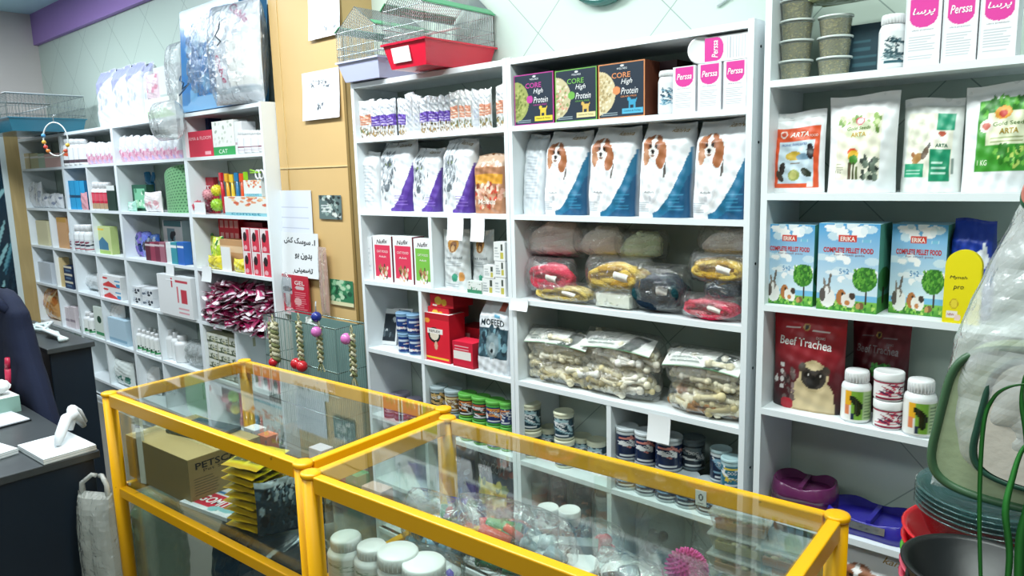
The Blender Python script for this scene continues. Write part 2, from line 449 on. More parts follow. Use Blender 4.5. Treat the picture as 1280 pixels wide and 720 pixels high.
# door jamb and dark glazed door on the left wall
slab('trim_2',SX,1.90,0,SX+.03,2.0,2.12,'wood_jamb')
m=MB(); R=random.Random(3)
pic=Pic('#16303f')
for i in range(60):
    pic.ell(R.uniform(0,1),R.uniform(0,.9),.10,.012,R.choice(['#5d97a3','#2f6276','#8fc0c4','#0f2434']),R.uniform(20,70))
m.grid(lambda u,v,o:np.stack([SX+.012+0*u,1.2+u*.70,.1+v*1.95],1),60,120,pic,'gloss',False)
m.box(SX,1.16,0,SX+.01,1.90,2.12,'#2a4652','satin')
m.box(SX,1.86,0,SX+.022,1.90,2.10,'#d9e6e6','satin'); 
struct('door_1',m)
# pillar clad in tan board
m=MB(); m.box(-3.405,2.08,0,-2.81,WY,CEIL-.001,'#ffffff','tan_board'); 
struct('wall_pillar',m)
m=MB(); m.box(-3.40,2.0755,1.745,-2.812,2.08,1.751,'#e6cf98','satin'); m.box(-3.33,2.0755,0.5,-3.326,2.08,1.745,'#c9a969','satin'); m.box(-3.33,2.0755,1.751,-3.327,2.08,CEIL,'#e2c88f','satin'); m.box(-2.826,2.074,.1,-2.808,2.08,CEIL,'#8f7440','satin')
struct('trim_3',m)
# ============================================================ SHELVING
T=.018
def unit(x0,x1,zs,ztop,label,divs=(),top=True,screws=False):
    root=bpy.data.objects.new('shelving_unit',None); COL.objects.link(root); root.location=((x0+x1)/2,FY,0)
    tagit(root,label,'shelving unit','white shelving units along the wall')
    cx=(x0+x1)/2
    def pb(name,a,b,c,d,e,f,lab=None):
        m=MB(); m.box(a-cx,b,c,d-cx,e,f,'#ffffff','melamine'); return ob(name,m,root,lab)
    for i,(a,b) in enumerate(((x0,x0+T),(x1-T,x1))):
        o=pb('side_panel',a,0,0,b,WY-FY-.004,ztop)
        if screws and i==1:
            for z in (ztop-.07,ztop-.33,1.42,1.11,.80,.49):
                s=MB(); s.lathe([(.004,0),(.004,.0015)],8,'#23323a','metal'); so=ob('screw',s,o); so.location=(b-cx,.045,z); so.rotation_euler=(0,PI/2,0)
    if top: pb('top_board',x0+T,0,ztop-.024,x1-T,WY-FY-.004,ztop-.004)
    for z in zs: pb('shelf_board',x0+T,.0,z-T,x1-T,WY-FY-.004,z)
    pb('plinth',x0+T,.01,.0,x1-T,.028,.06)
    for (x,za,zb) in divs: pb('divider',x-T/2,.001,za,x+T/2,WY-FY-.004,zb-T)
    return root
ZA=[1.86,1.548,1.24,.93,.617,.305,.06]     # units in the middle
ZB=[1.83,1.506,1.191,.868,.535,.206,.06]    # far units
ZR=[1.925,1.623,1.312,1.008,.69,.37,.06]
TOP=2.095
unit(-.84,.16,ZR,2.42,'tall white shelving unit at the far right holding bird food pouches and pellet boxes',top=True)
unit(-1.77,-.87,ZA,TOP,'white shelving unit with the row of blue and white spaniel dog food sacks',divs=[(-1.35,.617,.93),(-1.35,.305,.617)],screws=True)
unit(-2.67,-1.772,ZA,TOP,'white shelving unit beside the tan pillar, birdcages standing on top',divs=[(-2.205,1.24,1.548),(-2.285,.93,1.24),(-2.285,.617,.93),(-2.285,.305,.617)])
unit(-4.27,-3.41,ZB,2.08,'white shelving unit left of the tan pillar with the heap of maroon sachets',divs=[(-3.87,.535,.868)])
unit(-5.30,-4.272,ZB,2.08,'white shelving unit holding the green mesh roll, second left from the pillar',divs=[(-4.87,.535,.868),(-4.87,.206,.535)])
unit(-6.30,-5.302,ZB,2.08,'narrow-bayed white shelving unit with cyan packs, third left from the pillar',divs=[(-5.83,.535,1.83),(-5.83,.206,.535)])
unit(-7.30,-6.302,ZB,2.08,'white shelving unit at the far left end beside the wooden door jamb',divs=[(-6.75,1.191,1.506),(-6.75,.868,1.191),(-6.75,.535,.868)])
# ============================================================ GLASS CASES
TH=.0578
def case(org,L,D,H,label,midz,mid_front=True):
    """org: front-left corner on floor; x axis along the front"""
    root=bpy.data.objects.new('display_case',None); COL.objects.link(root); root.location=(org[0],org[1],0); root.rotation_euler=(0,0,TH)
    tagit(root,label,'display case','yellow framed glass counter cases')
    r=.024; t=.030
    for (x,y) in ((0,0),(L,0),(L,D),(0,D)):
        m=MB(); m.lathe([(r*.92,0),(r*.92,H-.012)],20,'#ffffff','yellow_paint'); m.v[-1][:,:2]+=0
        p=ob('post',m,root); p.location=(x,y,0)
        c=MB(); c.lathe([(r,H-.012),(r*1.06,H-.009),(r*1.06,H-.003),(r*.98,H),(r*.5,H)],20,'#ffffff','yellow_paint'); ob('post_cap',c,p)
    def rail(x0,y0,x1,y1,z0,z1,w):
        m=MB()
        if abs(x1-x0)>abs(y1-y0): m.box(x0+r,y0-w/2,z0,x1-r,y0+w/2,z1,'#ffffff','yellow_paint')
        else: m.box(x0-w/2,y0+r,z0,x0+w/2,y1-r,z1,'#ffffff','yellow_paint')
        o=ob('rail',m,root)
        b=o.modifiers.new('b','BEVEL'); b.width=.003; b.segments=2
    ed=((0,0,L,0),(0,D,L,D),(0,0,0,D),(L,0,L,D))
    for i,e in enumerate(ed):
        rail(*e,H-.046,H-.004,.026)
        rail(*e,.06,.10,.028)
        if i!=1: rail(*e,midz-.034,midz,.026)
    g=.004
    def pane(n,a,b,c,d,e,f):
        m=MB(); m.box(a,b,c,d,e,f,'#ffffff','glass'); ob(n,m,root)
    pane('glass_top',.012,.012,H-.003,L-.012,D-.012,H+.001)
    pane('glass_shelf',.016,.016,midz+.001,L-.016,D-.016,midz+.006)
    pane('glass_front',.02,.018,.10,L-.02,.021,H-.046)
    pane('glass_end',.018,.02,.10,.021,D-.02,H-.046)
    pane('glass_end',L-.021,.02,.10,L-.018,D-.02,H-.046)
    pane('glass_back',.02,D-.021,midz+.01,L*.52,D-.018,H-.046)
    pane('glass_back',L*.48,D-.027,midz+.01,L-.02,D-.024,H-.046)
    m=MB(); m.box(.016,.016,.085,L-.016,D-.016,.098,'#4c4a40','card'); ob('base_board',m,root)
    return root
MZ=.668
LCo=(-2.625,.893); RCo=(-1.487,.93)
case(LCo,1.068,.51,1.0,'yellow framed glass counter case on the left holding the brown cardboard carton',MZ)
case(RCo,1.075,.482,1.0,'yellow framed glass counter case on the right holding white jars and toys',MZ)
SZ=MZ+.006
# ============================================================ LEFT: desk, cabinet, chair
def bx(n,parent,x0,y0,z0,x1,y1,z1,mat,lab=None,bev=.003):
    m=MB(); m.box(x0,y0,z0,x1,y1,z1,'#ffffff',mat); o=ob(n,m,parent,lab)
    if bev: b=o.modifiers.new('b','BEVEL'); b.width=bev; b.segments=2
    return o
r=bpy.data.objects.new('desk',None); COL.objects.link(r); r.location=(-3.3,.3,0)
tagit(r,'black office desk with dark top in the lower left corner','desk')
bx('desktop',r,-.62,-.55,.722,.50,.60,.75,'desk_top'); bx('side_panel',r,.47,-.53,0,.495,.58,.722,'desk_black'); bx('side_panel',r,-.60,-.53,0,-.575,.58,.722,'desk_black'); bx('apron',r,-.575,-.50,.55,.47,-.48,.722,'desk_black')
r=bpy.data.objects.new('cabinet',None); COL.objects.link(r); r.location=(-4.25,1.12,0)
tagit(r,'low black cabinet standing behind the desk below the white shelves','cabinet')
bx('body',r,-.43,-.055,0,.43,.125,.925,'desk_black'); bx('cabinet_top',r,-.45,-.07,.925,.455,.135,.95,'desk_top')
# chair with dark jacket over it
r=bpy.data.objects.new('office_chair',None); COL.objects.link(r); r.location=(-3.86,.97,0)
tagit(r,'dark office chair behind the desk, its back covered by the navy jacket','chair')
m=MB(); m.box(-.36,-.030,.55,.06,.0,1.04,'#141c28','matte'); ob('backrest',m,r)
m=MB(); m.box(-.23,-.42,.42,.23,-.02,.48,'#141c28','matte'); ob('seat',m,r)
m=MB(); m.tube([(0,-.22,.06),(0,-.22,.43)],.025,'#222222','metal',10); ob('column',m,r)
for k in range(5):
    a=k*2*PI/5; m=MB(); m.tube([(0,-.22,.07),(.27*math.cos(a),-.22+.27*math.sin(a),.04)],[.022,.014],'#222222','satin',8); ob('leg',m,r)
m=MB(); m.tube([(0,-.02,.45),(0,.0,.62)],.018,'#222222','metal',8); ob('back_bracket',m,r)
def jacket():
    # draped cloth: outline half widths by height, both sides of the chair back
    m=MB(); g=crumple(11,6,(6,22))
    zs=np.array([.52,.62,.75,.88,.98,1.07,1.14,1.19,1.225,1.235])
    xr=np.array([.46,.40,.33,.24,.17,.13,.12,.04,-.03,-.08])
    xl=np.array([-.5,-.48,-.45,-.42,-.40,-.38,-.36,-.3,-.22,-.15])
    th=np.array([.07,.07,.068,.065,.06,.06,.055,.05,.032,.012])
    def Fn(sg):
        def f(u,v,o):
            z=.52+v*(1.235-.52)
            a=np.interp(z,zs,xl); b=np.interp(z,zs,xr); h=np.interp(z,zs,th)
            x=a+(b-a)*u; s=2*u-1
            y=sg*h*(1-np.abs(s)**4)**.5-.018
            y=y+sg*.035*g(x*1.6,z*.5)*(1-np.abs(s)**6)
            return np.stack([x,y,z],1)
        return f
    m.grid(Fn(-1),50,50,Pic('#ffffff'),'navy_cloth',True); m.grid(Fn(1),50,50,Pic('#ffffff'),'navy_cloth',True,flip=True)
    sl=MB()  # sleeve hanging down the side
    P=[(.10,-.07,1.12),(.17,-.085,1.02),(.23,-.095,.9),(.30,-.10,.78),(.37,-.10,.66),(.43,-.10,.55)]
    sl.tube(P,[.03,.045,.047,.045,.042,.04],'#ffffff','navy_cloth',14)
    cl=MB(); cl.tube([(-.22,-.05,1.19),(-.12,-.085,1.215),(-.02,-.08,1.19),(.05,-.05,1.15)],[.02,.026,.026,.018],'#ffffff','navy_cloth',12)
    return kit(('cloth_body',m),('collar',cl))
spawn(jacket(),'jacket','navy blue jacket draped over the chair back behind the desk','jacket',(-3.86,.975,0),0)
# ============================================================ LAMPS (room's fluorescent panels above the view, plus added front fills)
def lamp(x,y,sx,sy,p,col):
    l=bpy.data.lights.new('panel_or_fill_light','AREA'); l.shape='RECTANGLE'; l.size=sx; l.size_y=sy; l.energy=p; l.color=col
    o=bpy.data.objects.new('panel_or_fill_light',l); COL.objects.link(o); o.location=(x,y,CEIL-.03)
lamp(-5.4,1.0,1.8,.35,78,(.84,.93,1.0))
lamp(-2.5,1.0,1.8,.35,88,(.93,.98,1.0))
lamp(-.3,.95,1.4,.35,50,(.90,1.0,.95))
lamp(-3.4,-1.4,2.4,.6,55,(.88,.97,1.0))  # front fill, added behind the camera to light the item fronts
lamp(-.6,-1.2,1.6,.6,26,(.94,1.0,.94))  # weaker added front fill for the right end
w=bpy.data.worlds.new('world'); sc.world=w; w.use_nodes=True
w.node_tree.nodes['Background'].inputs[0].default_value=(.80,.93,.92,1); w.node_tree.nodes['Background'].inputs[1].default_value=.22
sc.view_settings.view_transform='Standard'; sc.view_settings.look='None'; sc.view_settings.gamma=1; sc.view_settings.use_curve_mapping=False
sc.view_settings.exposure=-.08
sc.cycles.transparent_max_bounces=24; sc.cycles.max_bounces=8; sc.cycles.caustics_reflective=False; sc.cycles.caustics_refractive=False
# ============================================================ ART
WH='#f4f6f8'
def art_core(acc,food,foodc,flip,dog,ban,seed):
    p=Pic('#14283a'); p.rect(0,0,1,.02,acc).rect(0,.98,1,1,acc).rect(0,0,.02,1,acc).rect(.98,0,1,1,acc)
    p.ell(.02,.47,.36,.40,food); 
    R=random.Random(seed)
    for i in range(70):
        a=R.uniform(-PI/2,PI/2); q=R.uniform(.0,.95); x=.03+.33*q*math.cos(a); y=.47+.37*q*math.sin(a)
        p.ell(x,y,.03,.022,R.choice(foodc),R.uniform(0,90))
    p.rect(0,.02,.02,.98,acc)
    p.ell(.40,.50,.085,.075,acc)
    p.t('CORE',.50,.77,.10,acc,.40,0,0,.012).t('WELLNESS',.52,.89,.035,'#e8eef2',.22).ell(.52,.94,.04,.02,'#e8eef2')
    p.t('High',.62,.64,.12,'#f4f6f8',.24,0,.3).t('Protein',.68,.48,.12,'#f4f6f8',.36,0,.3).t('GRAIN FREE',.66,.38,.03,acc,.34)
    # dog figure and banner
    p.rect(.66,.22,.80,.31,dog).ell(.67,.325,.035,.035,dog).rect(.66,.14,.69,.24,dog).rect(.77,.14,.80,.24,dog).poly([(.79,.28),(.84,.36),(.82,.27)],dog)
    p.rect(.52,.07,.96,.155,ban).t('Chicken & Turkey',.74,.112,.035,'#1a2a30',.36).lines(.06,.05,.42,.12,2,'#9fb0b8')
    return p
def art_persa(txt,w=.62,tab=('#e23aa0')):
    p=Pic('#f4f4f8'); p.rect(.12,.70,.90,.985,tab).ell(.51,.71,.39,.155,tab)
    p.t(txt,.51,.78,.13,'#ffffff',w,0,.25,.01); p.rect(.02,0,.03,1,'#d7dade')
    p.t('ultra premium',.5,.52,.03,'#8a9098',.6); p.lines(.12,.10,.86,.46,9,'#b9bec6',.3,5); return p
def art_spaniel(seed=0):
    p=Pic('#eef1f4')
    # wave
    pts=[(1,0),(.34,0)]+[(.34+.62*t**.85,.05+.62*t**1.55) for t in np.linspace(0,1,14)]+[(1,.78)]
    p.poly(pts,'#1d6f95'); p.poly([(1,0),(.50,0),(.72,.10),(.9,.3),(1,.5)],'#17567f')
    p.ell(.27,.36,.22,.30,'#f8f8fa').ell(.27,.40,.13,.2,'#ffffff')
    # head
    p.ell(.30,.40,.20,.26,'#e2e4e8').ell(.24,.42,.10,.20,'#f4f4f6').ell(.36,.40,.07,.2,'#f8f8fa').ell(.30,.2,.03,.03,'#c4c6cc').ell(.20,.73,.09,.12,'#b97b55',12).ell(.47,.66,.10,.15,'#a9683f',-12).ell(.17,.64,.06,.09,'#c08a66')
    p.ell(.32,.78,.16,.095,'#a4643f').ell(.32,.72,.105,.11,'#f6f2ee').ell(.315,.79,.035,.08,'#faf8f6')
    p.ell(.26,.755,.028,.024,'#3a2a22').ell(.375,.75,.028,.024,'#3a2a22').ell(.30,.695,.034,.026,'#1b1818').ell(.30,.655,.05,.012,'#8a6a5c').ell(.245,.76,.05,.035,'#8c5636',40).ell(.39,.76,.05,.035,'#8c5636',-40).ell(.26,.755,.024,.022,'#221814').ell(.375,.75,.024,.022,'#221814')
    p.poly([(.52,.5),(.58,.62),(.57,.47),(.54,.40)],'#5a534e')
    p.t('Adult',.28,.27,.022,'#7d868e',.2).lines(.05,.06,.28,.17,5,'#b4bcc4',.35)
    p.t('kaniva',.74,.93,.05,'#a8894a',.34,-4,.3,.01)
    p.lines(.66,.08,.93,.28,5,'#3e8fb4',.25)
    return p
def art_cat(seed):
    p=Pic('#e6eaee')
    pts=[(1,0),(.40,0)]+[(.40+.56*t**.8,.04+.58*t**1.5) for t in np.linspace(0,1,12)]+[(1,.72)]
    p.poly(pts,'#5b3a9c'); p.poly([(1,0),(.7,0),(.9,.2),(1,.42)],'#4b2f88')
    R=random.Random(seed)
    p.ell(.30,.58,.20,.26,'#c3cad0').ell(.28,.40,.16,.24,'#d7dce0')
    for i in range(80): p.ell(.29+R.gauss(0,.11),.56+R.gauss(0,.17),.05,.014,R.choice(['#6d767d','#9aa2a8','#4f5960','#c9d0d4']),R.uniform(40,130))
    p.ell(.26,.68,.03,.022,'#6a7a50').ell(.38,.68,.03,.022,'#6a7a50').ell(.30,.34,.07,.06,'#5b656c')
    p.poly([(.17,.78),(.2,.90),(.27,.80)],'#a0a8ae').poly([(.40,.80),(.46,.90),(.48,.77)],'#a0a8ae')
    p.t('kaniva',.70,.94,.05,'#8d7a4d',.4,-3,.3,.01).lines(.52,.10,.9,.26,4,'#8d74c4',.25)
    return p
def art_pellet(dark=False):
    p=Pic('#79bfe6'); p.grad(0,.2,1,1,'#d8eef8','#4ba3da')
    R=random.Random(4)
    for i in range(34): p.ell(R.uniform(0,1),R.choice([.9,.6,.45,.95,.35])+R.uniform(-.05,.05),R.uniform(.06,.16),R.uniform(.02,.05),R.choice(['#eef6fa','#ffffff','#cfe6f2']))
    p.rect(0,0,1,.13,'#4fa33a').grad(0,.0,1,.13,'#3d8d2c','#86c552')
    p.spots(0,0,1,.1,['#7cc04a','#2f7a28','#b4d86a'],60,.02,5)
    p.rect(.80,.10,.84,.30,'#3a2a1c').ell(.79,.38,.20,.14,'#3f8a2b')
    p.spots(.62,.27,.97,.50,['#2f7522','#5da637','#74b845','#2a6a20'],90,.022,6)
    # rabbit
    p.ell(.19,.14,.13,.11,'#f4f2ee').ell(.17,.24,.07,.06,'#8b8178').ell(.17,.22,.035,.055,'#f6f4f2').ell(.215,.35,.022,.085,'#6f645c',-14).ell(.13,.31,.02,.06,'#867a70',12).ell(.10,.17,.05,.08,'#5e554f')
    p.ell(.42,.16,.085,.09,'#b9763f').ell(.47,.13,.05,.07,'#f2ece4').ell(.56,.13,.09,.085,'#efe9e2').ell(.60,.18,.05,.04,'#46382e').ell(.52,.10,.04,.03,'#c9834a').ell(.44,.2,.02,.015,'#1c1714').ell(.75,.08,.05,.04,'#7a5b3a').ell(.70,.07,.035,.035,'#c4935a')
    p.rect(.34,.79,.64,.87,'#d8402f').t('ERIKA',.49,.83,.05,'#fff4ea',.24,0,0,.02)
    p.t('COMPLETE PELLET FOOD',.5,.70,.06,'#cc2a2e',.82,0,0,.03).t('for small pets',.52,.645,.03,'#9a7a8a',.5).rect(.72,.79,.86,.83,'#bfe0ee').rect(.735,.797,.845,.823,'#7cc0de')
    p.t('5+2',.45,.46,.06,'#4a8fc4',.16)
    return p
def art_arta1():
    p=Pic(WH); p.rect(.10,.06,.92,.80,'#e4582b').rect(.17,.12,.84,.64,'#cfe2ee')
    p.t('ARTA',.56,.72,.06,'#fff6ee',.34,-2,.2,.02).t('FOOD',.82,.69,.03,'#fff6ee',.14).ell(.26,.73,.075,.045,'#f7e8e0').ell(.26,.73,.05,.03,'#d8553a')
    p.t('ORGANIC GRANULATED',.47,.60,.03,'#2a5fa8',.5).ell(.48,.46,.16,.055,'#d4b23c').ell(.66,.44,.14,.04,'#7fa0b8').ell(.5,.22,.11,.07,'#a8b060').ell(.49,.22,.07,.05,'#c7c676').rect(.42,.36,.60,.375,'#7a5b2e')
    p.ell(.78,.50,.06,.10,'#221c22',15).ell(.27,.30,.06,.09,'#2a221e',-20).ell(.72,.25,.10,.045,'#26301e',-25).ell(.22,.21,.10,.05,'#40362a',-35).rect(.74,.07,.84,.14,'#e8efe8')
    return p
def art_arta2():
    p=Pic(WH); p.rect(.16,.14,.80,.80,'#f0edd8')
    p.spots(.18,.62,.78,.79,['#8fae5a','#b9c98a','#6f9443','#e2e4c4'],50,.03,3)
    p.ell(.48,.65,.24,.085,'#dfe6c4').ell(.49,.735,.07,.04,'#d8435e').ell(.49,.735,.05,.03,'#f3dfe0')
    p.t('Gold Seeds',.48,.665,.035,'#6a8a34',.34,0,.2,.01).t('ARTA',.48,.60,.045,'#c9a233',.22,0,0,.02)
    p.ell(.42,.42,.075,.045,'#e2542c').ell(.43,.385,.08,.055,'#e8b62c').ell(.44,.34,.07,.05,'#4b8f34').rect(.36,.14,.40,.32,'#5a4a34').rect(.42,.14,.45,.32,'#4a4f30').rect(.47,.14,.50,.27,'#5d6b3c')
    p.spots(.56,.15,.78,.36,['#39443c','#6f7f70','#aeb8a4','#2c3630'],26,.035,8).t('1 KG',.21,.22,.03,'#7a7a66',.1).lines(.18,.24,.30,.32,3,'#a0a08a')
    return p
def art_arta3():
    p=Pic('#eef2ee'); p.rect(.10,.16,.86,.84,'#f4f1e0').rect(.60,.66,.88,.84,'#1f9a74').rect(.52,.12,.84,.46,'#179168').rect(.08,.16,.42,.30,'#23a277').rect(.86,.2,.9,.36,'#8a9a94')
    p.ell(.30,.62,.16,.12,'#dfe0cc').ell(.70,.60,.11,.05,'#f5f5ec').ell(.69,.625,.06,.03,'#c7604a').t('ARTA',.70,.50,.04,'#0f6a4c',.2,0,0,.02)
    p.ell(.30,.36,.09,.05,'#b98a52',25).ell(.23,.40,.035,.03,'#a4683a').ell(.44,.42,.09,.045,'#6c5a48',50).ell(.50,.50,.03,.025,'#3a3230').lines(.56,.20,.80,.36,3,'#bfe4d2',.3).lines(.12,.19,.38,.26,2,'#bfe4d2',.3)
    return p
def art_arta4():
    p=Pic(WH); p.rect(.22,.20,1,.86,'#3f9b2e').spots(.24,.7,1,.86,['#2c7a20','#64b83c'],40,.04,2).rect(.34,.44,.92,.74,'#e9ecca').ell(.34,.62,.10,.06,'#f4e8dc').ell(.34,.62,.06,.035,'#cc6a5a').ell(.56,.73,.12,.06,'#e8a23a').ell(.56,.72,.06,.035,'#c23a2a')
    p.t('Gold Seeds',.66,.63,.035,'#4c7a24',.46).t('ARTA',.66,.56,.05,'#b2932c',.26,0,0,.02).lines(.42,.46,.86,.52,2,'#9aa46a').spots(.5,.24,.98,.42,['#7cc64c','#2a7a1c','#c8e070'],40,.03,5).t('1 KG',.32,.28,.05,'#e9f4d8',.14)
    return p
def art_trachea(second=False):
    p=Pic('#1c1418'); p.grad(0,.38,1,1,'#4c101a' if second else '#641420','#7a1624' if second else '#cc1f2c').grad(0,.0,1,.38,'#1a0e12','#4c101a' if second else '#641420')
    c='#8c8084' if second else '#f6f2f0'
    p.t('Beef Trachea',.47,.68,.085,c,.74,-3,0,.014).t('CHUNKS',.68,.735,.025,c,.12).ell(.48,.83,.05,.035,'#c9a25a').ell(.48,.83,.03,.022,'#2a1a18').lines(.17,.82,.40,.85,1,c).lines(.56,.80,.8,.83,1,c)
    if second:
        p.spots(.40,.40,.72,.52,['#2f8a3a','#57b34c','#1f6a2c'],60,.025,3)
    else:
        p.ell(.60,.12,.30,.26,'#d8c49a').rect(.30,0,.9,.10,'#d8c49a').ell(.62,.36,.20,.155,'#cdb98e').ell(.62,.35,.17,.115,'#3a332e').ell(.54,.37,.045,.035,'#15110f').ell(.71,.37,.045,.035,'#15110f').ell(.62,.31,.09,.06,'#1d1917').ell(.62,.345,.035,.018,'#080707').ell(.46,.44,.05,.045,'#4a4038',40).ell(.79,.43,.05,.045,'#4a4038',-40).ell(.62,.45,.1,.03,'#d6c399').ell(.545,.375,.012,.01,'#e8e0d8').ell(.715,.375,.012,.01,'#e8e0d8').rect(.35,0,.9,.02,'#b7a27c')
        for i in range(4): p.ell(.16,.44-.075*i,.035,.026,'#e8e4e2')
        p.spots(.2,.05,.36,.42,['#6a5a58','#8f7a78','#3a2a2c'],22,.03,9).poly([(.0,.26),(.07,.33),(.10,.26),(.05,.24)],'#e8e4e2').ell(.25,.05,.1,.06,'#b22030')
    return p
# ============================================================ RIGHT UNIT
def add(kind,x0,x1,yt,z,Y,**k): return place(x0,x1,yt,z,Y)
z=ZR[4]
def item(kf,name,label,cat,x0,x1,yt,z,Yf,D,group=None,rz=0,**k):
    """builder kf(W,H,D) placed with its front between picture columns"""
    Xc,W,H=place(x0,x1,yt,z,Yf)
    kk=kf(W,H,D)
    ob_=spawn(kk,name,label,cat,(Xc,Yf+D/2,z+.0005),rz,group); return ob_
# S2 pouches
for (x0,x1,yt,a,n,lab,D,Yf) in (
  (959,1027,139,art_arta1(),'seed_pouch','white stand-up pouch with orange label and small black birds',.07,2.035),
  (1029,1117,117,art_arta2(),'seed_pouch','large white pouch with cream label and a lovebird on bamboo',.09,2.02),
  (1123,1200,122,art_arta3(),'seed_pouch','white pouch with teal green blocks and a brown finch on the label',.08,2.045),
  (1200,1292,103,art_arta4(),'seed_pouch','white pouch with bright green label at the right end of bird food shelf',.09,2.03)):
    item(lambda W,H,D:k_pouch(W,H,D,a,seed=int(x0),res=.0024,seal=WH),n,lab,'bird food pouch',x0,x1,yt,1.623,Yf,D,'bird food pouches')
# S3 pellet boxes
side=Pic('#5fae9a').rect(0,0,1,.18,'#3f8f3a').ell(.5,.37,.5,.14,'#2f7a3a').rect(.4,.1,.55,.28,'#2b2418')
for (x0,x1,yt,Yf,lab,D) in ((957,1017,281,2.03,'sky blue pellet food box with red label, leftmost of the three',.10),(1022,1098,280,2.015,'sky blue pellet food box with tree picture, middle of the three',.11),(1113,1182,281,2.06,'pellet food box set further back in shade, beside the blue and yellow pack',.11)):
    a=art_pellet()
    item(lambda W,H,D:k_carton(W,H,D,a,'#6aa8b0','#a9d2e2',sidepic=side,res=.0021),'pellet_food_box',lab,'pet food box',x0,x1,yt,1.312,Yf,D,'rodent pellet boxes')
p=Pic('#1d3fae'); p.ell(.75,.62,.16,.10,'#e8eef8').ell(.8,.72,.05,.08,'#e8eef8',20).t('Mynah',.5,.45,.08,'#e8eef8',.5).rect(0,0,1,.12,'#16338f')
item(lambda W,H,D:k_pouch(W,H,D,p,back='#1d3fae',kind='block',seed=4),'blue_food_bag','royal blue pack standing behind the yellow card on the pellet box shelf','pet food bag',1184,1240,276,1.312,2.07,.09)
p=Pic('#f3e200'); p.t('Mynah',.38,.80,.07,'#2a2a18',.5,0,.2).t('pro',.40,.62,.08,'#2a2a18',.3,0,.2).ell(.3,.34,.13,.09,'#c9a81c').ell(.3,.34,.10,.07,'#f0d93a').rect(.10,.10,.42,.20,'#f7efe8').t('NEW',.22,.15,.04,'#b8323a',.2).ell(.42,.10,.10,.06,'#f6d9d0')
def ycard(W,H,D):
    m=MB(); pts=[(-W/2,0),(W/2,0),(W/2,H*.78)]+[(W/2*math.cos(t),H*.78+H*.22*math.sin(t)) for t in np.linspace(0,PI,14)[1:]]
    n=len(pts); V=[(x,-D/2,zz) for x,zz in pts]+[(x,D/2,zz) for x,zz in pts]
    m.add(V,[tuple(range(n)),tuple(range(2*n-1,n-1,-1))]+[(i,i+n,(i+1)%n+n,(i+1)%n) for i in range(n)],'#f3e200','card')
    m.grid(lambda u,v,o:np.stack([-W/2+.002+u*(W-.004),-D/2-.0007-o,v*H*.78],1),40,50,p,'card',False,W,H*.78)
    return kit(('card',m))
item(ycard,'header_card','bright yellow round-topped card pack in front of the blue pack','pet food pack',1180,1226,313,1.312,2.005,.02)
# S4
a1=art_trachea(); a2=art_trachea(True)
item(lambda W,H,D:k_pouch(W,H,D,a1,back='#7c1822',seed=2,res=.0021,seal='#b01d28'),'chew_pouch','red pouch with a seated pug and white lettering','dog treat pouch',962,1052,391,1.008,2.04,.07,'beef treat pouches')
item(lambda W,H,D:k_pouch(W,H,D,a2,back='#5c1420',seed=5,res=.0021,seal='#7a1824'),'chew_pouch','dark red pouch with green leaves, standing back behind the white bottles','dog treat pouch',1060,1133,402,1.008,2.14,.07,'beef treat pouches')
pb=Pic('#f3f4ee'); pb.rect(.40,.5,.48,.95,'#f2b428').rect(.40,.2,.46,.5,'#e68a5a').rect(.47,.05,.60,.95,'#7fb241').ell(.53,.6,.05,.22,'#1f2a18',15).ell(.545,.35,.035,.2,'#26331c').rect(.47,.05,.5,.25,'#20304a').rect(.60,.05,.74,.95,'#a9c48c').lines(.61,.1,.73,.9,8,'#6f8a5c')
for (x0,x1,yt,lab,Yf) in ((1047,1084,466,'white capped bottle with green picture label, left of the two stacked tubs',2.02),(1125,1167,478,'white capped bottle with green picture label, right of the two stacked tubs',2.005)):
    item(lambda W,H,D:k_bottle(W/2,H,pb,capR=.8,capH=.22,shoulder=.10),'supplement_bottle',lab,'bottle',x0,x1,yt,1.008,Yf,.07,'white supplement bottles by the red pouches',rz=.12)
pt=Pic('#f4f0f0'); pt.rect(.0,.86,1,1,'#a33a52').spots(.40,.2,.72,.8,['#a8324a','#5b2a52','#d9576a','#40284a'],26,.02,4,asp=6).rect(.3,0,.8,.14,'#8f2a44')
Xc,W,H=place(1087,1124,503,1.008,2.015)
kt=k_can(W/2,H,pt,'#f4f6f6','#f2f2f2',lidh=.30,bodycol='#f2efee')
spawn(kt,'supplement_tub','white tub with berry label, lower of the stacked pair','tub',(Xc,2.015+W/2,1.009),.45,'stacked berry tubs')
spawn(kt,'supplement_tub','white tub with berry label, upper of the stacked pair','tub',(Xc-.002,2.015+W/2,1.0105+H),.5,'stacked berry tubs')
# S1 seed tubs
def k_seedtub(R,H):
    b=MB(); b.lathe([(R*.80,0),(R*.93,H-.006),(R*.95,H-.003)],26,'#dfe6da','clearplastic',cap=False)
    s=MB(); 
    def F(u,v,o):
        a=u*2*PI; r=(R*.76+(R*.90-R*.78)*v)*(1+0*u); return np.stack([r*np.cos(a),r*np.sin(a),.002+v*(H-.012)],1)
    s.grid(F,90,22,Pic('#6e6432').spots(0,0,1,1,['#b89f58','#3c391c','#8f8038','#26240f','#cdb670'],800,.006,7,asp=4.5),'matte',False)
    s.lathe([(R*.89,H-.0105),(.001,H-.009)],26,'#8f9468','matte',cap=False)
    l=MB(); l.lathe([(R*.95,H-.005),(R,H-.004),(R,H),(R*.93,H+.0005)],26,'#e4ece8','satin',cap=False); l.lathe([(R*.93,H+.0004),(R*.88,H-.002),(.002,H-.002)],26,'#e8f0ec','clearplastic',cap=False)
    return kit(('tub',b),('seed_fill',s,[],None,'stuff'),('lid',l))
Xa,Wa,_=place(966,1008,60,1.925,2.03)
H=(sZ(77,Xa,2.03)-1.925)
kk=k_seedtub(Wa/2,.052)
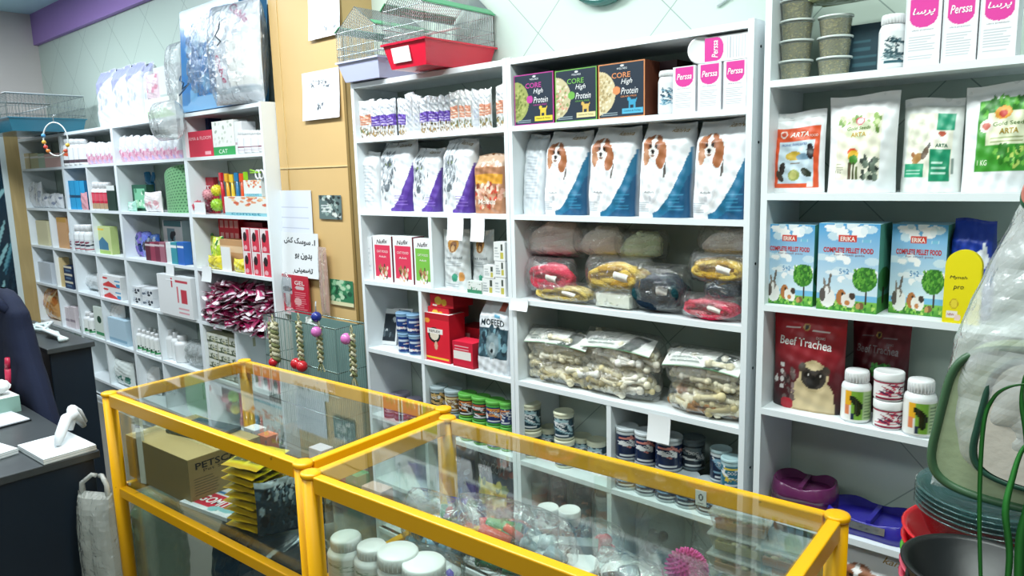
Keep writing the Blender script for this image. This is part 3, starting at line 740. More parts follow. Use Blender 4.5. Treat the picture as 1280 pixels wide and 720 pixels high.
nm=['bottom of the taller stack','second from bottom of the taller stack','third from bottom of the taller stack','fourth from bottom of the taller stack','fifth from bottom of the taller stack','top of the taller stack']
for i in range(6): spawn(kk,'seed_tub','clear round tub of bird seed, '+nm[i],'tub of seed',(Xa,2.03+Wa/2,1.926+i*.0525),i*.7,'stacked tubs of bird seed')
Xb,Wb,_=place(1015,1056,60,1.925,2.05)
for i,n_ in enumerate(('bottom of the shorter stack','second from bottom of the shorter stack','third from bottom of the shorter stack','top of the shorter stack')[:3]): spawn(kk,'seed_tub','clear round tub of bird seed, '+n_,'tub of seed',(Xb,2.05+Wa/2,1.926+i*.0525),i*.9+.3,'stacked tubs of bird seed')
item(lambda W,H,D:k_carton(W,H,D,Pic('#25424e').lines(.1,.2,.9,.8,4,'#3c6470'),'#1c3440','#2d5660'),'dark_box','dark teal box behind the white jar on the top right shelf','box',1062,1100,30,1.925,2.12,.08)
pj=Pic('#eef2f2').spots(.40,.2,.62,.8,['#3f5a62','#6f8a90','#a9bcc0','#26424c'],40,.018,4,asp=5).rect(.38,.1,.66,.18,'#34606c')
item(lambda W,H,D:k_bottle(W/2,H,pj,capR=.85,capH=.18),'supplement_jar','white jar with slate blue print on the top right shelf','jar',1094,1129,17,1.925,2.02,.06,rz=.4)
PAR='\ufe8e\ufeb3\ufeae\ufb58'
for (x0,x1,yt,t,lab) in ((1131,1176,-4,PAR,'tall white carton with pink tab in Persian script, left of three'),(1178,1222,-8,'Perssa','tall white carton with pink tab in Latin script, middle of three'),(1224,1272,-12,PAR,'tall white carton with pink tab in Persian script, right of three')):
    a=art_persa(t)
    item(lambda W,H,D:k_carton(W,H,D,a,'#eceef2',res=.002),'pink_tab_carton',lab,'box',x0,x1,yt,1.925,2.01,.07,'white cartons with pink tab')
m=m_film(.36,.05,.16,5,'milkfilm',.008,'#9fb59a',tuft=False); m.box(-.16,-.06,.006,.16,.06,.03,'#b9c28c','card')
Xp=place(1040,1150,10,1.925,2.05)[0]
spawn(kit(('packet',m)),'seed_packet','pale green film packet lying across the dark box at the top right','packet',(Xp,2.085,2.115),0)
# ============================================================ MIDDLE UNIT (spaniel sacks)
# top row: three dark food cartons
for (x0,x1,yt,a,lab) in (
 (643,692,92,art_core('#c03a9a','#9aa35a',['#7f8a3c','#b0b56a','#6c7a34'],0,'#e0c23a','#e8cf3a',1),'dark food carton with magenta border, leftmost of the three'),
 (694,746,86,art_core('#6fb04a','#c9bf98',['#e4dcc0','#a89a70','#d99a84','#8a9a5c'],0,'#d9b45a','#e8d9a0',2),'dark food carton with green border, middle of the three'),
 (748,806,78,art_core('#e0915a','#d9c9a0',['#c2ab7a','#e9dfc2','#a8966a'],0,'#3aa0c8','#54b4d8',3),'dark food carton with orange lettering, rightmost of the three')):
    item(lambda W,H,D:k_carton(W,H,D,a,'#5c2f1e','#233240',res=.002),'wet_food_carton',lab,'pet food box',x0,x1,yt,1.86,2.012,.13,'dark food cartons')
item(lambda W,H,D:k_carton(W,H,D,Pic('#3a2026').lines(.05,.1,.95,.9,6,'#7a2c34'),'#3a1c1a','#2c3438'),'dark_carton','dark maroon carton standing behind the white jar next to the food cartons','box',822,846,76,1.86,2.10,.10)
pj2=Pic('#eef2f4').spots(.42,.25,.60,.75,['#3f7a96','#2a4c62','#8ab4c8'],24,.02,4,asp=5)
item(lambda W,H,D:k_bottle(W/2,H,pj2,capR=.9,capH=.14),'supplement_jar','white jar with blue animal print beside the pink tab cartons','jar',818,842,88,1.86,2.02,.06,rz=.35)
for (x0,x1,yt,lab) in ((841,869,83,'small white carton with pink tab, lower left of the group of four'),(872,901,79,'small white carton with pink tab, lower middle of the group of four'),(904,933,75,'small white carton with pink tab, lower right of the group of four')):
    a=art_persa('Perssa',.66)
    item(lambda W,H,D:k_carton(W,H,D,a,'#e6e8ee',res=.0018),'pink_tab_carton',lab,'box',x0,x1,yt,1.86,2.008,.07,'white cartons with pink tab')
# lying carton on top
Xa,Wa,Ha=place(880,935,43,1.86,2.008); zt=1.86+place(904,933,75,1.86,2.008)[2]+.002
p=Pic('#f2f3f7'); p.rect(.0,.05,.30,.95,'#e23aa0').ell(.30,.5,.14,.45,'#e23aa0').t('Perssa',.24,.5,.42,'#ffffff',.62,90,.25,.01)
p.tx[-1]=('Perssa',.24,.5,.26,C('#ffffff'),.36,math.radians(90),.25,.01)
for i in range(7): p.rect(.52+.065*i,.1,.535+.065*i,.9,'#b4bac4')
hh=max(.05,sZ(43,Xa,2.008)-zt)
spawn(k_carton(Wa,hh,.07,p,'#e6e8ee',res=.0018),'pink_tab_carton','small white carton with pink tab, lying on its side on top of the others','box',(Xa,2.045,zt),0,'white cartons with pink tab')
# round tub on its side, lid to the viewer
Xt=sX(866,2.0,1.99); zt2=1.86+place(841,869,83,1.86,2.008)[2]
kk=k_can(.038,.075,Pic('#f0e4ea').rect(0,.2,1,.4,'#d890b4'),'#f4f6f7','#eeeeee',lidh=.3)
spawn(kk,'supplement_tub','white round tub lying on its side on the left pink tab carton','tub',(Xt,2.085,zt2+.0405),.25,None,None,PI/2)
# spaniel sacks
sp=art_spaniel()
for i,(x0,x1,yt,Yf,lab) in enumerate(((676,729,164,2.03,'white and blue dog food sack with spaniel, leftmost of the four facing forward'),(731,790,158,2.025,'white and blue dog food sack with spaniel, second of the four facing forward'),(794,859,153,2.02,'white and blue dog food sack with spaniel, third of the four facing forward'),(862,934,148,2.014,'white and blue dog food sack with spaniel, rightmost of the four facing forward'))):
    item(lambda W,H,D:k_pouch(W,H,D,sp,back='#dfe4e8',kind='block',seed=i+20,res=.0022,lean=.08),'dog_food_sack',lab,'dog food bag',x0,x1,yt,1.548,Yf,.10,'spaniel dog food sacks')
item(lambda W,H,D:k_pouch(W,H,D,Pic('#dbe2e8').lines(.2,.2,.8,.75,14,'#bcc6d0'),back='#e4e8ec',kind='block',seed=31,lean=.1),'dog_food_sack','white dog food sack turned sideways at the left end of the spaniel row','dog food bag',651,677,168,1.548,2.04,.06,'spaniel dog food sacks')
# rope toys in clear bags
def hank(W,H,D,col,cols,seed,loops=7,band='#f2efe6'):
    R=random.Random(seed); m=MB(); r=min(W,H)*.10
    m.ball((0,0,H*.48),1,cols[0],'fuzzy',20,12,(W*.36,D*.26,H*.30))
    for k in range(loops+6):
        ph=R.uniform(0,6); zz=H*(.30+.40*R.random()); yy=R.uniform(-.3,.3)*D; q=R.uniform(.35,1)
        pts=[]
        for t in np.linspace(0,2*PI,26,endpoint=False):
            pts.append((W*.47*math.cos(t)*(1+.04*math.sin(3*t+ph))*(.6+.4*q),yy+D*.25*math.sin(2*t+ph),H*.5+(H*.5-r)*math.sin(t)*R.uniform(.88,1)*q))
        m.tube(pts,r*R.uniform(.9,1.2),R.choice(cols),'fuzzy',8,closed=True)
    b=MB(); b.grid(lambda u,v,o:np.stack([W*.13+(u-.5)*W*.24,-D*.40-.01*np.sin(PI*v)-o,H*.52+(v-.5)*H*.26+(u-.5)*-.01],1),8,5,Pic(band).rect(.2,.3,.8,.5,'#c9b8b0'),'card',True)
    return m,b
def film_item(W,H,D,inner,seed,parts=None,mat='film'):
    f=m_film(W*1.16,H*1.12,D*1.15,seed,mat)
    ps=[]
    for p in inner: ps.append(p)
    ps.append(('clear_bag',f)); return kit(*ps)
def k_rope(W,H,D,cols,seed,band='#f2efe6'):
    a,b=hank(W,H*.95,D*.8,None,cols,seed,8,band); return film_item(W,H,D,[('rope_coil',a),('paper_band',b)],seed)
def k_fleece(W,H,D,cols,seed):
    m=MB(); R=random.Random(seed)
    for k in range(4):
        zc=H*(.28+.15*k); m.tube([(-W*.47,R.uniform(-.1,.1)*D,H*.22+zc*.1),(-W*.25,-D*.1,zc*.8),(W*.1,-D*.1*k,zc*1.15),(W*.34,-D*.05,zc*1.15),(W*.46,0,zc*.9)],[H*.10,H*.20,H*.26,H*.22,H*.10],R.choice(cols),'fuzzy',12)
    return film_item(W,H,D,[('soft_roll',m)],seed)
YEL=['#ecc03c','#dcae2c','#fad45c','#cc9c26']; RED=['#e81f4c','#d0163e','#fa3c64']; NAV=['#14283a','#1c3446','#0e1c28']; PNK=['#fff0ec','#fff6f0','#fae6de']; GRN=['#e4f6c8','#f0fcd8','#d0ecac']
YR=2.02
def rp(kf,lab,x0,x1,yt,yb,Yf,D,name='rope_toy',cat='rope toy in clear bag',rz=0,base=None,group='bagged rope toys'):
    """item whose bottom edge sits at picture row yb (stacked) or on the shelf"""
    z0=1.2405
    Xc=(sX(x0,Yf,1.3)+sX(x1,Yf,1.3))/2
    if yb: z0=max(z0,sZ(yb,Xc,Yf))
    Xc,W,H=place(x0,x1,yt,z0,Yf)
    spawn(kf(W,H,D),name,lab,cat,(Xc,Yf+D/2,z0),rz,group)
rp(lambda W,H,D:k_rope(W,H,D,RED,1),'red rope coil in a clear bag at the left end of the rope shelf',654,706,328,368,2.02,.09)
rp(lambda W,H,D:k_rope(W,H,D,['#d8b850','#e4cc78'],2),'flat yellow rope bundle in a clear bag, lowest at left',668,734,356,0,2.015,.08)
rp(lambda W,H,D:k_rope(W,H,D,NAV,3),'dark teal rope bundle in a clear bag under the pale left roll',640,690,318,345,2.09,.10)
rp(lambda W,H,D:k_fleece(W,H,D,PNK,4),'pinkish white soft roll in a clear bag, top left of the rope shelf',646,716,279,322,2.05,.12,'soft_roll_pack','soft toy in clear bag')
rp(lambda W,H,D:k_fleece(W,H,D,GRN+PNK,5),'pale green soft roll in a clear bag, top middle left',712,768,286,322,2.05,.12,'soft_roll_pack','soft toy in clear bag')
rp(lambda W,H,D:k_fleece(W,H,D,GRN,6),'lime green soft roll in a clear bag, top middle',764,818,292,326,2.06,.12,'soft_roll_pack','soft toy in clear bag')
rp(lambda W,H,D:k_rope(W,H,D,YEL,7),'large mustard rope coil in a clear bag, middle of the shelf',728,800,326,367,2.02,.11)
def k_cardpack(W,H,D,seed=8):
    m=MB(); m.box(-W*.45,-D*.3,.004,W*.45,D*.3,H*.75,'#e8ead8','card'); m.grid(lambda u,v,o:np.stack([-W*.45+u*W*.9,-D*.3-.001-o,.006+v*H*.7],1),20,16,Pic('#eceede').spots(.1,.1,.9,.9,['#3a4a42','#8a967e','#c9cfa8'],20,.03,4),'card',False)
    return film_item(W,H,D,[('printed_card',m)],seed)
rp(k_cardpack,'flat pack with pale printed card under the large mustard rope',739,785,365,0,2.01,.09,'carded_toy','toy pack')
rp(lambda W,H,D:k_rope(W,H,D,NAV+['#1d4a52'],9),'dark navy rope bundle in a crinkled bag, right of the middle',788,846,338,0,2.02,.12)
rp(lambda W,H,D:k_rope(W,H,D,RED+['#e87a84'],10),'red rope coil in a clear bag at the lower right corner',848,916,373,0,2.01,.10)
rp(lambda W,H,D:k_rope(W,H,D,NAV,11,'#1c2c38'),'black rope bundle between the mustard and red coils at right',876,918,352,378,2.03,.11)
rp(lambda W,H,D:k_rope(W,H,D,YEL,12),'mustard rope coil in a clear bag at the right end',857,928,320,357,2.02,.12)
rp(lambda W,H,D:k_fleece(W,H,D,['#f2ece8','#ffffff','#e6dcd8'],13),'white soft roll in a clear bag, top right of the rope shelf',868,930,288,320,2.04,.12,'soft_roll_pack','soft toy in clear bag')
# rawhide bones
def k_bones(W,H,D,seed,cols,card=False,n=48):
    R=random.Random(seed); m=MB(); m.ball((0,D*.05,H*.48),1,cols[2],'matte',22,12,(W*.44,D*.34,H*.40))
    for k in range(n):
        L=.075*R.uniform(.7,1.2); r=.0105*R.uniform(.8,1.3)
        s=R.uniform(-.86,.86); x=s*(W/2-.02); zz=R.uniform(.10,.86)*H*.9; e=(1-abs(s)**3)*(1-abs(2*zz/H-1)**3)
        y=R.uniform(-1,.6)*D*.42*max(0,e)**.5; a=R.uniform(-.5,.5); b=R.uniform(-.5,.5)
        d=np.array([math.cos(a)*math.cos(b),math.sin(a)*.5,math.sin(b)*.6]); c0=np.array([x,y,max(r+.003,zz)]); p0=c0-d*L/2;p1=c0+d*L/2
        for q in (p0,p1): q[0]=min(max(q[0],-W/2+.01),W/2-.01); q[2]=max(q[2],r+.003)
        c=R.choice(cols); m.tube([p0,(p0+p1)/2,p1],[r*.9,r*.7,r*.9],c,'matte',7)
        for q in (p0,p1): m.ball(q,r*1.2,c,'matte',7,5)
    ps=[('rawhide_chews',m,[],None,'stuff')]
    if card:
        hc=MB(); p=Pic('#eef0ea').poly([(.55,0),(.75,0),(.95,1),(.72,1)],'#27392f').rect(0,0,1,.05,'#3d7a4c').lines(.08,.3,.5,.8,3,'#7a8a80')
        hc.grid(lambda u,v,o:np.stack([(u-.5)*W*.9,-D*.50+v*D*.42-o,H*.62+.34*H*v-.08*H*(2*u-1)**2+o],1),40,10,p,'card',True,W*.9,D*.6)
        ps.append(('header_card',hc))
    ps.append(('clear_bag',m_film(W*1.04,H,D,seed))); return kit(*ps)
CRM=['#fffae6','#fff8e8','#f4eccd','#ece2c0','#fffdf4']; CRM2=['#efe6c6','#d8cb9e','#f6efd4','#c4b688','#b0a276']
def bn(lab,x0,x1,yt,yb,Yf,D,cols,card,seed,n=48):
    Xc=(sX(x0,Yf,1.0)+sX(x1,Yf,1.0))/2; z0=.9305 if not yb else max(.9305,sZ(yb,Xc,Yf))
    Xc,W,H=place(x0,x1,yt,z0,Yf); spawn(k_bones(W,H,D,seed,cols,card,n),'rawhide_bag',lab,'bag of dog chews',(Xc,Yf+D/2,z0),0,'clear bags of rawhide bones')
bn('clear bag of greyish rawhide bones, bottom left',650,736,450,0,2.02,.13,CRM2,False,41)
bn('clear bag of cream rawhide bones with printed card, top left',650,736,414,456,2.02,.13,CRM,True,42)
bn('clear bag of tan rawhide sticks, bottom middle',716,812,456,0,2.015,.14,CRM2+CRM,False,43,60)
bn('clear bag of cream rawhide bones with printed card, top middle',720,816,418,466,2.02,.14,CRM,True,44,60)
bn('clear bag of brown tinged rawhide sticks, bottom right',826,924,486,0,2.01,.14,CRM2+['#a8763c'],False,45,60)
bn('clear bag of cream rawhide bones with printed card, top right',822,928,440,492,2.015,.14,CRM,True,46,64)
# canned food
def art_can(bg,accent,top='#cfd6da',seed=1):
    p=Pic(bg); p.rect(0,.88,1,1,top).rect(0,.0,1,.06,top).spots(.34,.28,.66,.75,[accent,'#e8ecee',bg],16,.03,seed,asp=5).rect(.36,.72,.62,.80,accent).rect(.38,.12,.62,.18,'#dfe6ea'); p.t('DOG',.5,.62,.12,'#f0f4f6',.13); return p
def cans(cols,pic,lid,zb,H,W,Yf,labs,group,name='food_can',cat='can',rz=.5,lidh=.1):
    kk=k_can(W/2,H,pic,lid,lid,lidh=lidh)
    for x,lab in zip(cols,labs):
        X=sX(x,Yf+W/2,zb+H/2); spawn(kk,name,lab,cat,(X,Yf+W/2,zb+.0005),rz+random.uniform(-.15,.15),group)
cn=art_can('#23404e','#9fc0c8','#d9dcc4',1)
CW=.075; CH=.105
cans([665,706],cn,'#d9dcc0',.617,CH,CW,2.03,['cream lidded dark can at far left, lower of the pair','cream lidded dark can second from left, lower of the pair'],'cream lidded cans in the left bay')
cans([664,705],cn,'#d9dcc0',.617+CH+.001,CH,CW,2.03,['cream lidded dark can at far left, standing on another','cream lidded dark can second from left, standing on another'],'cream lidded cans in the left bay')
cans([686,727,746],cn,'#d9dcc0',.617,CH*.97,CW,2.10,['cream lidded can on its own behind the two can towers','cream lidded can left of the bay divider, second from it','cream lidded can right against the bay divider'],'cream lidded cans in the left bay')
cb=art_can('#1d2c4c','#d98a80','#c9d4d8',2); cb2=art_can('#1a2a44','#7fa8c0','#c9d4d8',3); ct=art_can('#2f6f86','#d9c24a','#a9c8cc',4)
low=[783,808,834,859,886,910]
cans(low,cb2,'#b9c6ca',.617,CH,.078,2.012,['navy can in the right bay, bottom row, %s'%o for o in ORD[:6]],'navy cans in the right bay')
cans([784,808],cb,'#c4ced2',.618+CH,CH+.008,.078,2.012,['navy and pink can, top row, leftmost in the right bay','navy and pink can, top row, left of the paper tag'],'navy cans in the right bay')
cans([836],cb,'#c4ced2',.618+CH,CH+.008,.088,2.012,['wide navy and pink can on the top row behind the paper tag'],'navy cans in the right bay')
cans([866],art_can('#26323e','#7a8a94','#6a7a82',5),'#5c6a70',.618+CH,CH,.078,2.07,['dark grey can on the top row standing further back'],'navy cans in the right bay')
cans([901],cb2,'#a9c2c6',.618+CH,CH,.066,2.04,['slim blue grey can on the top row behind the teal can'],'navy cans in the right bay')
cans([914],ct,'#a9c8cc',.618+CH,CH*.95,.062,2.004,['teal and yellow can on the top row at the right end'],'navy cans in the right bay')
# bottom bays seen through the glass: tube packs, jars, bagged toys
def k_tube(W,H,D,pic,seed,cap='#dfe6e8'):
    b=MB(); 
    if isinstance(pic,str): pic=Pic(pic)
    def Fn(u,v,o):
        a=-PI/2+(u-.5)*2*PI; r=W*.42+o; return np.stack([r*np.cos(a),r*np.sin(a),.01+v*H*.8],1)
    b.grid(Fn,40,36,pic,'gloss',True,W*2.6,H*.8)
    return film_item(W*.86,H,D*.9,[('printed_tube',b)],seed)
tb=Pic('#c9d4d6').rect(.3,.45,.8,.75,'#e0a890').spots(.3,.1,.8,.45,['#6a7a80','#e8ecee','#a9b8bc'],18,.03,3,2).rect(0,.93,1,1,'#eef2f2')
dk=Pic('#2a3a4a').spots(.25,.1,.85,.9,['#4a6a80','#8aa2ac','#c98a7a','#16222c'],26,.04,5,2)
for i,(x0,x1,yt,a,lab) in enumerate(((657,677,592,tb,'pale printed tube in a clear bag, leftmost in the lower bay'),(684,702,598,dk,'dark blue printed tube in a clear bag behind the two small jars'),(712,733,604,dk,'navy tube in a clear bag, third in the lower bay'),(738,758,608,tb,'grey tube in a clear bag beside the lower divider'))):
    item(lambda W,H,D:k_tube(W,H,D,a,60+i),'tube_pack',lab,'toy pack',x0,x1,yt,.305,2.06,.07,'bagged tubes in the lower bay')
def k_bagtoy(W,H,D,cols,seed):
    R=random.Random(seed); m=MB()
    for k in range(9): m.ball((R.uniform(-.3,.3)*W,R.uniform(-.25,.25)*D,H*R.uniform(.2,.55)),min(W,D)*R.uniform(.12,.24),R.choice(cols),'satin',10,7)
    return film_item(W,H,D,[('toy_pieces',m)],seed)
for i,(x0,x1,yt,cols,lab) in enumerate(((790,838,640,['#20262a','#3a4448','#8a9498','#c9d0d2'],'bag of black and grey toy pieces in the lower right bay'),(860,925,660,['#d9d4bc','#b8b48c','#e8e6d8'],'bag of cream pellets in the lower right bay'))):
    item(lambda W,H,D:k_bagtoy(W,H,D,cols,80+i),'toy_bag',lab,'toy bag',x0,x1,yt,.305,2.05,.12)
# ============================================================ LEFT-MIDDLE UNIT (beside pillar)
# sachet row
pa=Pic('#e8ecf2').rect(0,.30,1,.58,'#6a4cb0').lines(.15,.34,.85,.54,3,'#c9bfe8').spots(.1,.02,.9,.28,['#b89a6a','#7a6a50','#e8e0cc','#4a4438'],26,.05,2).rect(.2,.75,.8,.8,'#b9c2cc')
pbb=Pic('#eceeee').rect(.1,.34,.9,.62,'#e0987c').lines(.15,.38,.85,.58,3,'#f4dccc').spots(.1,.02,.9,.30,['#b89a6a','#6a7a4a','#e8d8b8','#8a6a48'],26,.05,3).rect(.2,.76,.8,.8,'#b9c2cc')
pw=Pic('#e6eaee').rect(.3,.3,.7,.5,'#c9cfe0').lines(.2,.1,.8,.9,6,'#d4dae0')
row=[(449,461,125,'o'),(464,473,125,'p'),(473,482,125,'p'),(482,491,124,'p'),(493,503,123,'p'),(504,512,116,'w'),(514,522,119,'w'),(524,533,121,'p'),(534,545,120,'p'),(546,552,119,'p'),(552,559,119,'p'),(561,569,114,'o'),(570,577,113,'o'),(578,585,112,'o'),(586,594,111,'w'),(597,604,112,'o'),(605,611,110,'o'),(616,626,106,'o')]
cnt={'o':0,'p':0,'w':0}; nmn={'o':'orange banded','p':'purple banded','w':'plain silvery'}
for i,(x0,x1,yt,k) in enumerate(row):
    a={'o':pbb,'p':pa,'w':pw}[k]; 
    Xc,W,H=place(x0,x1,yt,1.86,2.02)
    kk=k_pouch(W*1.25,H,.025,a,back='#dfe4ea',kind='pillow',seed=i,mat='foil',res=.003)
    spawn(kk,'treat_sachet','%s foil sachet, %s of its colour, top row'%(nmn[k],ORD[cnt[k]]),'treat sachet',(Xc,2.03+random.uniform(0,.02),1.8605),random.uniform(.0,.35),'upright foil treat sachets'); cnt[k]+=1
# cat food sacks
for i,(x0,x1,yt,Yf,lab) in enumerate(((471,512,177,2.03,'white and purple cat food sack, leftmost of three'),(512,547,185,2.04,'white and purple cat food sack, middle of three'),(549,588,174,2.02,'white and purple cat food sack, rightmost of three'))):
    a=art_cat(i); item(lambda W,H,D:k_pouch(W,H,D,a,back='#b9c2c8',kind='block',seed=i+50,res=.0024,lean=.05),'cat_food_sack',lab,'cat food bag',x0,x1,yt,1.548,Yf,.09,'cat food sacks')
item(lambda W,H,D:k_pouch(W,H,D,Pic('#e4e9ec').lines(.2,.15,.8,.8,12,'#c4ccd4'),back='#e4e8ec',kind='block',seed=58),'cat_food_sack','plain white sack turned sideways, left of the purple cat food sacks','cat food bag',450,471,190,1.548,2.03,.06,'cat food sacks')
p=Pic('#b98462').rect(0,.8,1,1,'#c4a890').rect(.05,.5,.95,.66,'#e0a23a').spots(0,.1,1,.5,['#c8503c','#e8b09a','#8f4a34','#f0d8c0'],50,.05,6).t('Mofeed',.5,.20,.09,'#f6efe6',.6,0,.2,.01).t('PREMIUM',.5,.85,.04,'#f2e6da',.5)
item(lambda W,H,D:k_pouch(W,H,D,p,back='#a9744e',kind='block',seed=59,mat='gloss'),'pet_food_sack','brown and orange pet food sack at the right end beside the cat sacks','pet food bag',590,628,193,1.548,2.02,.08)
# row 3: boxes left bay
def art_redbox(g):
    c='#e2385a' if g else '#7cc04a'
    p=Pic('#f2f4f4'); p.rect(.08,.18,.92,.80,c).ell(.5,.16,.42,.20,c).rect(0,0,1,.10,'#f2f4f4')
    p.t('Nufix',.5,.88,.09,'#3a2a34',.6,4,.3,.01).t('CAT FOOD',.5,.66,.05,'#fff4f4',.6).t('Adult',.5,.55,.04,'#fff4f4',.4).spots(.25,.08,.75,.34,['#a8764a','#e8d8c0','#5a4434','#f2efe8','#d9b48a'],22,.055,8)
    return p
for (x0,x1,yt,g,lab) in ((467,490,295,1,'white box with crimson panel and small pets, left one'),(492,516,296,1,'white box with crimson panel and small pets, right one'),(518,540,299,0,'white box with light green panel beside the crimson ones')):
    a=art_redbox(g); item(lambda W,H,D:k_carton(W,H,D,a,'#8a2a40' if g else '#cfe0c8','#eef2f2',res=.0024),'litter_box_pack',lab,'pet food box',x0,x1,yt,1.24,2.02,.07,'crimson and green boxes')
item(lambda W,H,D:k_carton(W,H,D,Pic('#e9edf0').lines(.2,.2,.8,.8,6,'#d4dadf'),'#dfe4e8'),'white_box','plain white box at the left wall of the crimson box bay','box',454,466,296,1.24,2.03,.09)
Xc,W,H=place(470,540,284,1.24+.125,2.03)
m=m_film(W,.05,.13,33,'milkfilm',.01,'#c8d0cc'); spawn(kit(('clear_bag',m)),'plastic_bag','crumpled clear plastic bag lying on the crimson and green boxes','plastic bag',(Xc,2.10,1.385),0)
# right bay pouches with lion heads
def art_lion():
    p=Pic('#d6dcdc'); p.ell(.45,.76,.20,.13,'#c08a3a').ell(.45,.73,.12,.09,'#7a4f28').ell(.45,.70,.06,.05,'#d9b07a').ell(.40,.75,.02,.015,'#1a1410').ell(.50,.75,.02,.015,'#1a1410')
    p.t('cat food',.5,.54,.04,'#6a767c',.6).lines(.2,.40,.8,.50,3,'#9aa6ac').ell(.55,.20,.11,.07,'#3f9a7c').ell(.78,.22,.09,.08,'#d99a54').lines(.15,.04,.7,.12,2,'#9aa6ac'); return p
a=art_lion()
for (x0,x1,yt,lab,Yf) in ((549,582,288,'grey white pouch with brown animal head behind the left hanging tag',2.03),(585,612,288,'grey white pouch with brown animal head behind the right hanging tag',2.06)):
    item(lambda W,H,D:k_pouch(W,H,D,a,seed=int(x0)),'cat_food_pouch',lab,'pet food pouch',x0,x1,yt,1.24,Yf,.06,'grey pouches with animal heads')
p=Pic('#eef0ee').rect(.1,.55,.45,.7,'#4a4a3a').rect(.55,.1,.9,.4,'#c9c24a').lines(.1,.75,.9,.95,2,'#8a9494')
def pb2(seed): return Pic('#eef1f0').rect(.62,.55,.82,.9,'#39443a').rect(.60,.12,.84,.45,'#c4bc52').lines(.08,.2,.5,.8,4,'#a4aeb0')
zc=1.2405
for i,(x0,x1,H,lab) in enumerate(((603,618,.062,'small white medicine carton, lower left of the stack of cartons'),(618,632,.070,'small white medicine carton, lower right of the stack of cartons'))):
    Xc,W,_=place(x0,x1,350,1.24,2.01); spawn(k_carton(W,H,.05,pb2(i),'#e2e6e6'),'medicine_carton',lab,'box',(Xc,2.035,zc),0,'small white cartons in the right bay')
for i,(x0,x1,z0,H,lab) in enumerate(((605,619,1.304,.05,'small white medicine carton, middle left of the stack of cartons'),(619,632,1.3125,.06,'small white medicine carton, middle right of the stack of cartons'),(618,632,1.374,.07,'white medicine carton, topmost of the stack of cartons'))):
    Xc,W,_=place(x0,x1,330,1.24,2.01); spawn(k_carton(W,H,.05,pb2(i+5),'#e2e6e6'),'medicine_carton',lab,'box',(Xc,2.035,z0),0,'small white cartons in the right bay')
p=Pic('#e8eeea').rect(0,0,1,.3,'#3f8f6a').spots(.1,.3,.9,.9,['#3f8f6a','#6a7a74','#c8d4cc'],16,.06,4)
item(lambda W,H,D:k_carton(W,H,D,p,'#cfd8d2'),'soap_carton','small green and white carton lying at the front of the right bay','box',584,602,352,1.24,2.005,.03)
# row 4
p=Pic('#e6eaec').rect(.08,.1,.92,.86,'#1a2630').spots(.15,.2,.85,.8,['#5a6870','#c4ccd0','#2a3a44'],16,.08,4)
for i,(x,lab,dx) in enumerate(((481,'black and white flat pack leaning against the bay wall, left',0),(490,'white framed flat pack leaning beside the blue cans',.0))):
    Xc=sX(x,2.08,1.0); spawn(k_carton(.105,.165,.010,p if i==0 else Pic('#e6eaec').rect(.1,.1,.9,.9,'#c8d0d4').lines(.2,.2,.8,.8,5,'#8a949c'),'#cfd4d8'),'flat_pack',lab,'box',(Xc,2.09+.04*i,.931),.25,'leaning flat packs',None,-.22)
bc=Pic('#1f3f7e').rect(0,.9,1,1,'#8fb4d0').spots(.35,.15,.65,.55,['#e8ecf2','#d98a8a','#f4f0ec'],12,.025,4,asp=4).rect(.38,.62,.62,.72,'#c9d8e8')
kk=k_can(.0335,.088,bc,'#7fa8c8','#8fb4d0',lidh=.1)
for i,(x,zz,lab) in enumerate(((506,.9305,'blue can, lower left of the block of four'),(519.5,.9305,'blue can, lower right of the block of four'),(503.5,1.0195,'blue can, upper left of the block of four'),(517,1.0195,'blue can, upper right of the block of four'))):
    Xc=sX(x,2.05,zz+.05); spawn(kk,'food_can',lab,'can',(Xc,2.055,zz),.5+i*.1,'block of four blue cans')
pr=Pic('#e01830').rect(0,.88,1,1,'#b81426').ell(.45,.55,.22,.16,'#1a1a1a').ell(.45,.55,.16,.11,'#e8dcc8').rect(.2,.58,.75,.68,'#f4f0ea').ell(.50,.33,.06,.09,'#e0b49a').ell(.2,.84,.1,.05,'#f0a23a').rect(.05,.05,.95,.09,'#f4d43a').t('REFLEX',.47,.63,.05,'#2a2a2a',.4)
item(lambda W,H,D:k_carton(W,H,D,pr,'#c0142a','#e8e0dc',res=.0024),'red_treat_box','large bright red box with black emblem, front of the red boxes','pet food box',528,562,392,.93,2.015,.09,'red pet product boxes')
prs=Pic('#d4183a').rect(.05,.30,.9,.62,'#f0ece6').rect(0,0,1,.06,'#b01028').lines(.1,.7,.8,.9,2,'#f0c8cc')
item(lambda W,H,D:k_carton(W,H,D,prs,'#b01028','#e02040'),'red_treat_box','small red box with white stripe between the big red box and the tall white sack','pet food box',566,591,428,.93,2.01,.08,'red pet product boxes')
Xc=sX(552,2.04,1.15)
for i,(x,zz,W,H,lab) in enumerate(((552,1.107,.12,.05,'red box lying flat on the big red box'),(556,1.158,.13,.055,'red box with yellow faces, topmost of the red pile'))):
    Xc=sX(x,2.05,zz); spawn(k_carton(W,H,.12,Pic('#d41c30').ell(.35,.5,.16,.3,'#e8c04a').ell(.6,.4,.12,.25,'#e8b43a').rect(.1,.1,.3,.2,'#f4f0ea'),'#b01226','#d83a44'),'red_treat_box',lab,'pet food box',(Xc,2.09,zz),.05,'red pet product boxes')
Xc=sX(586,2.12,1.05); spawn(k_carton(.13,.135,.10,Pic('#b81a2c').rect(0,.48,1,.52,'#6a0f1a').rect(.1,.6,.5,.8,'#e8a0a0'),'#7a101c','#9a1a28'),'red_treat_box','dark red box at the back behind the small striped box','pet food box',(Xc,2.175,.931),0,'red pet product boxes')
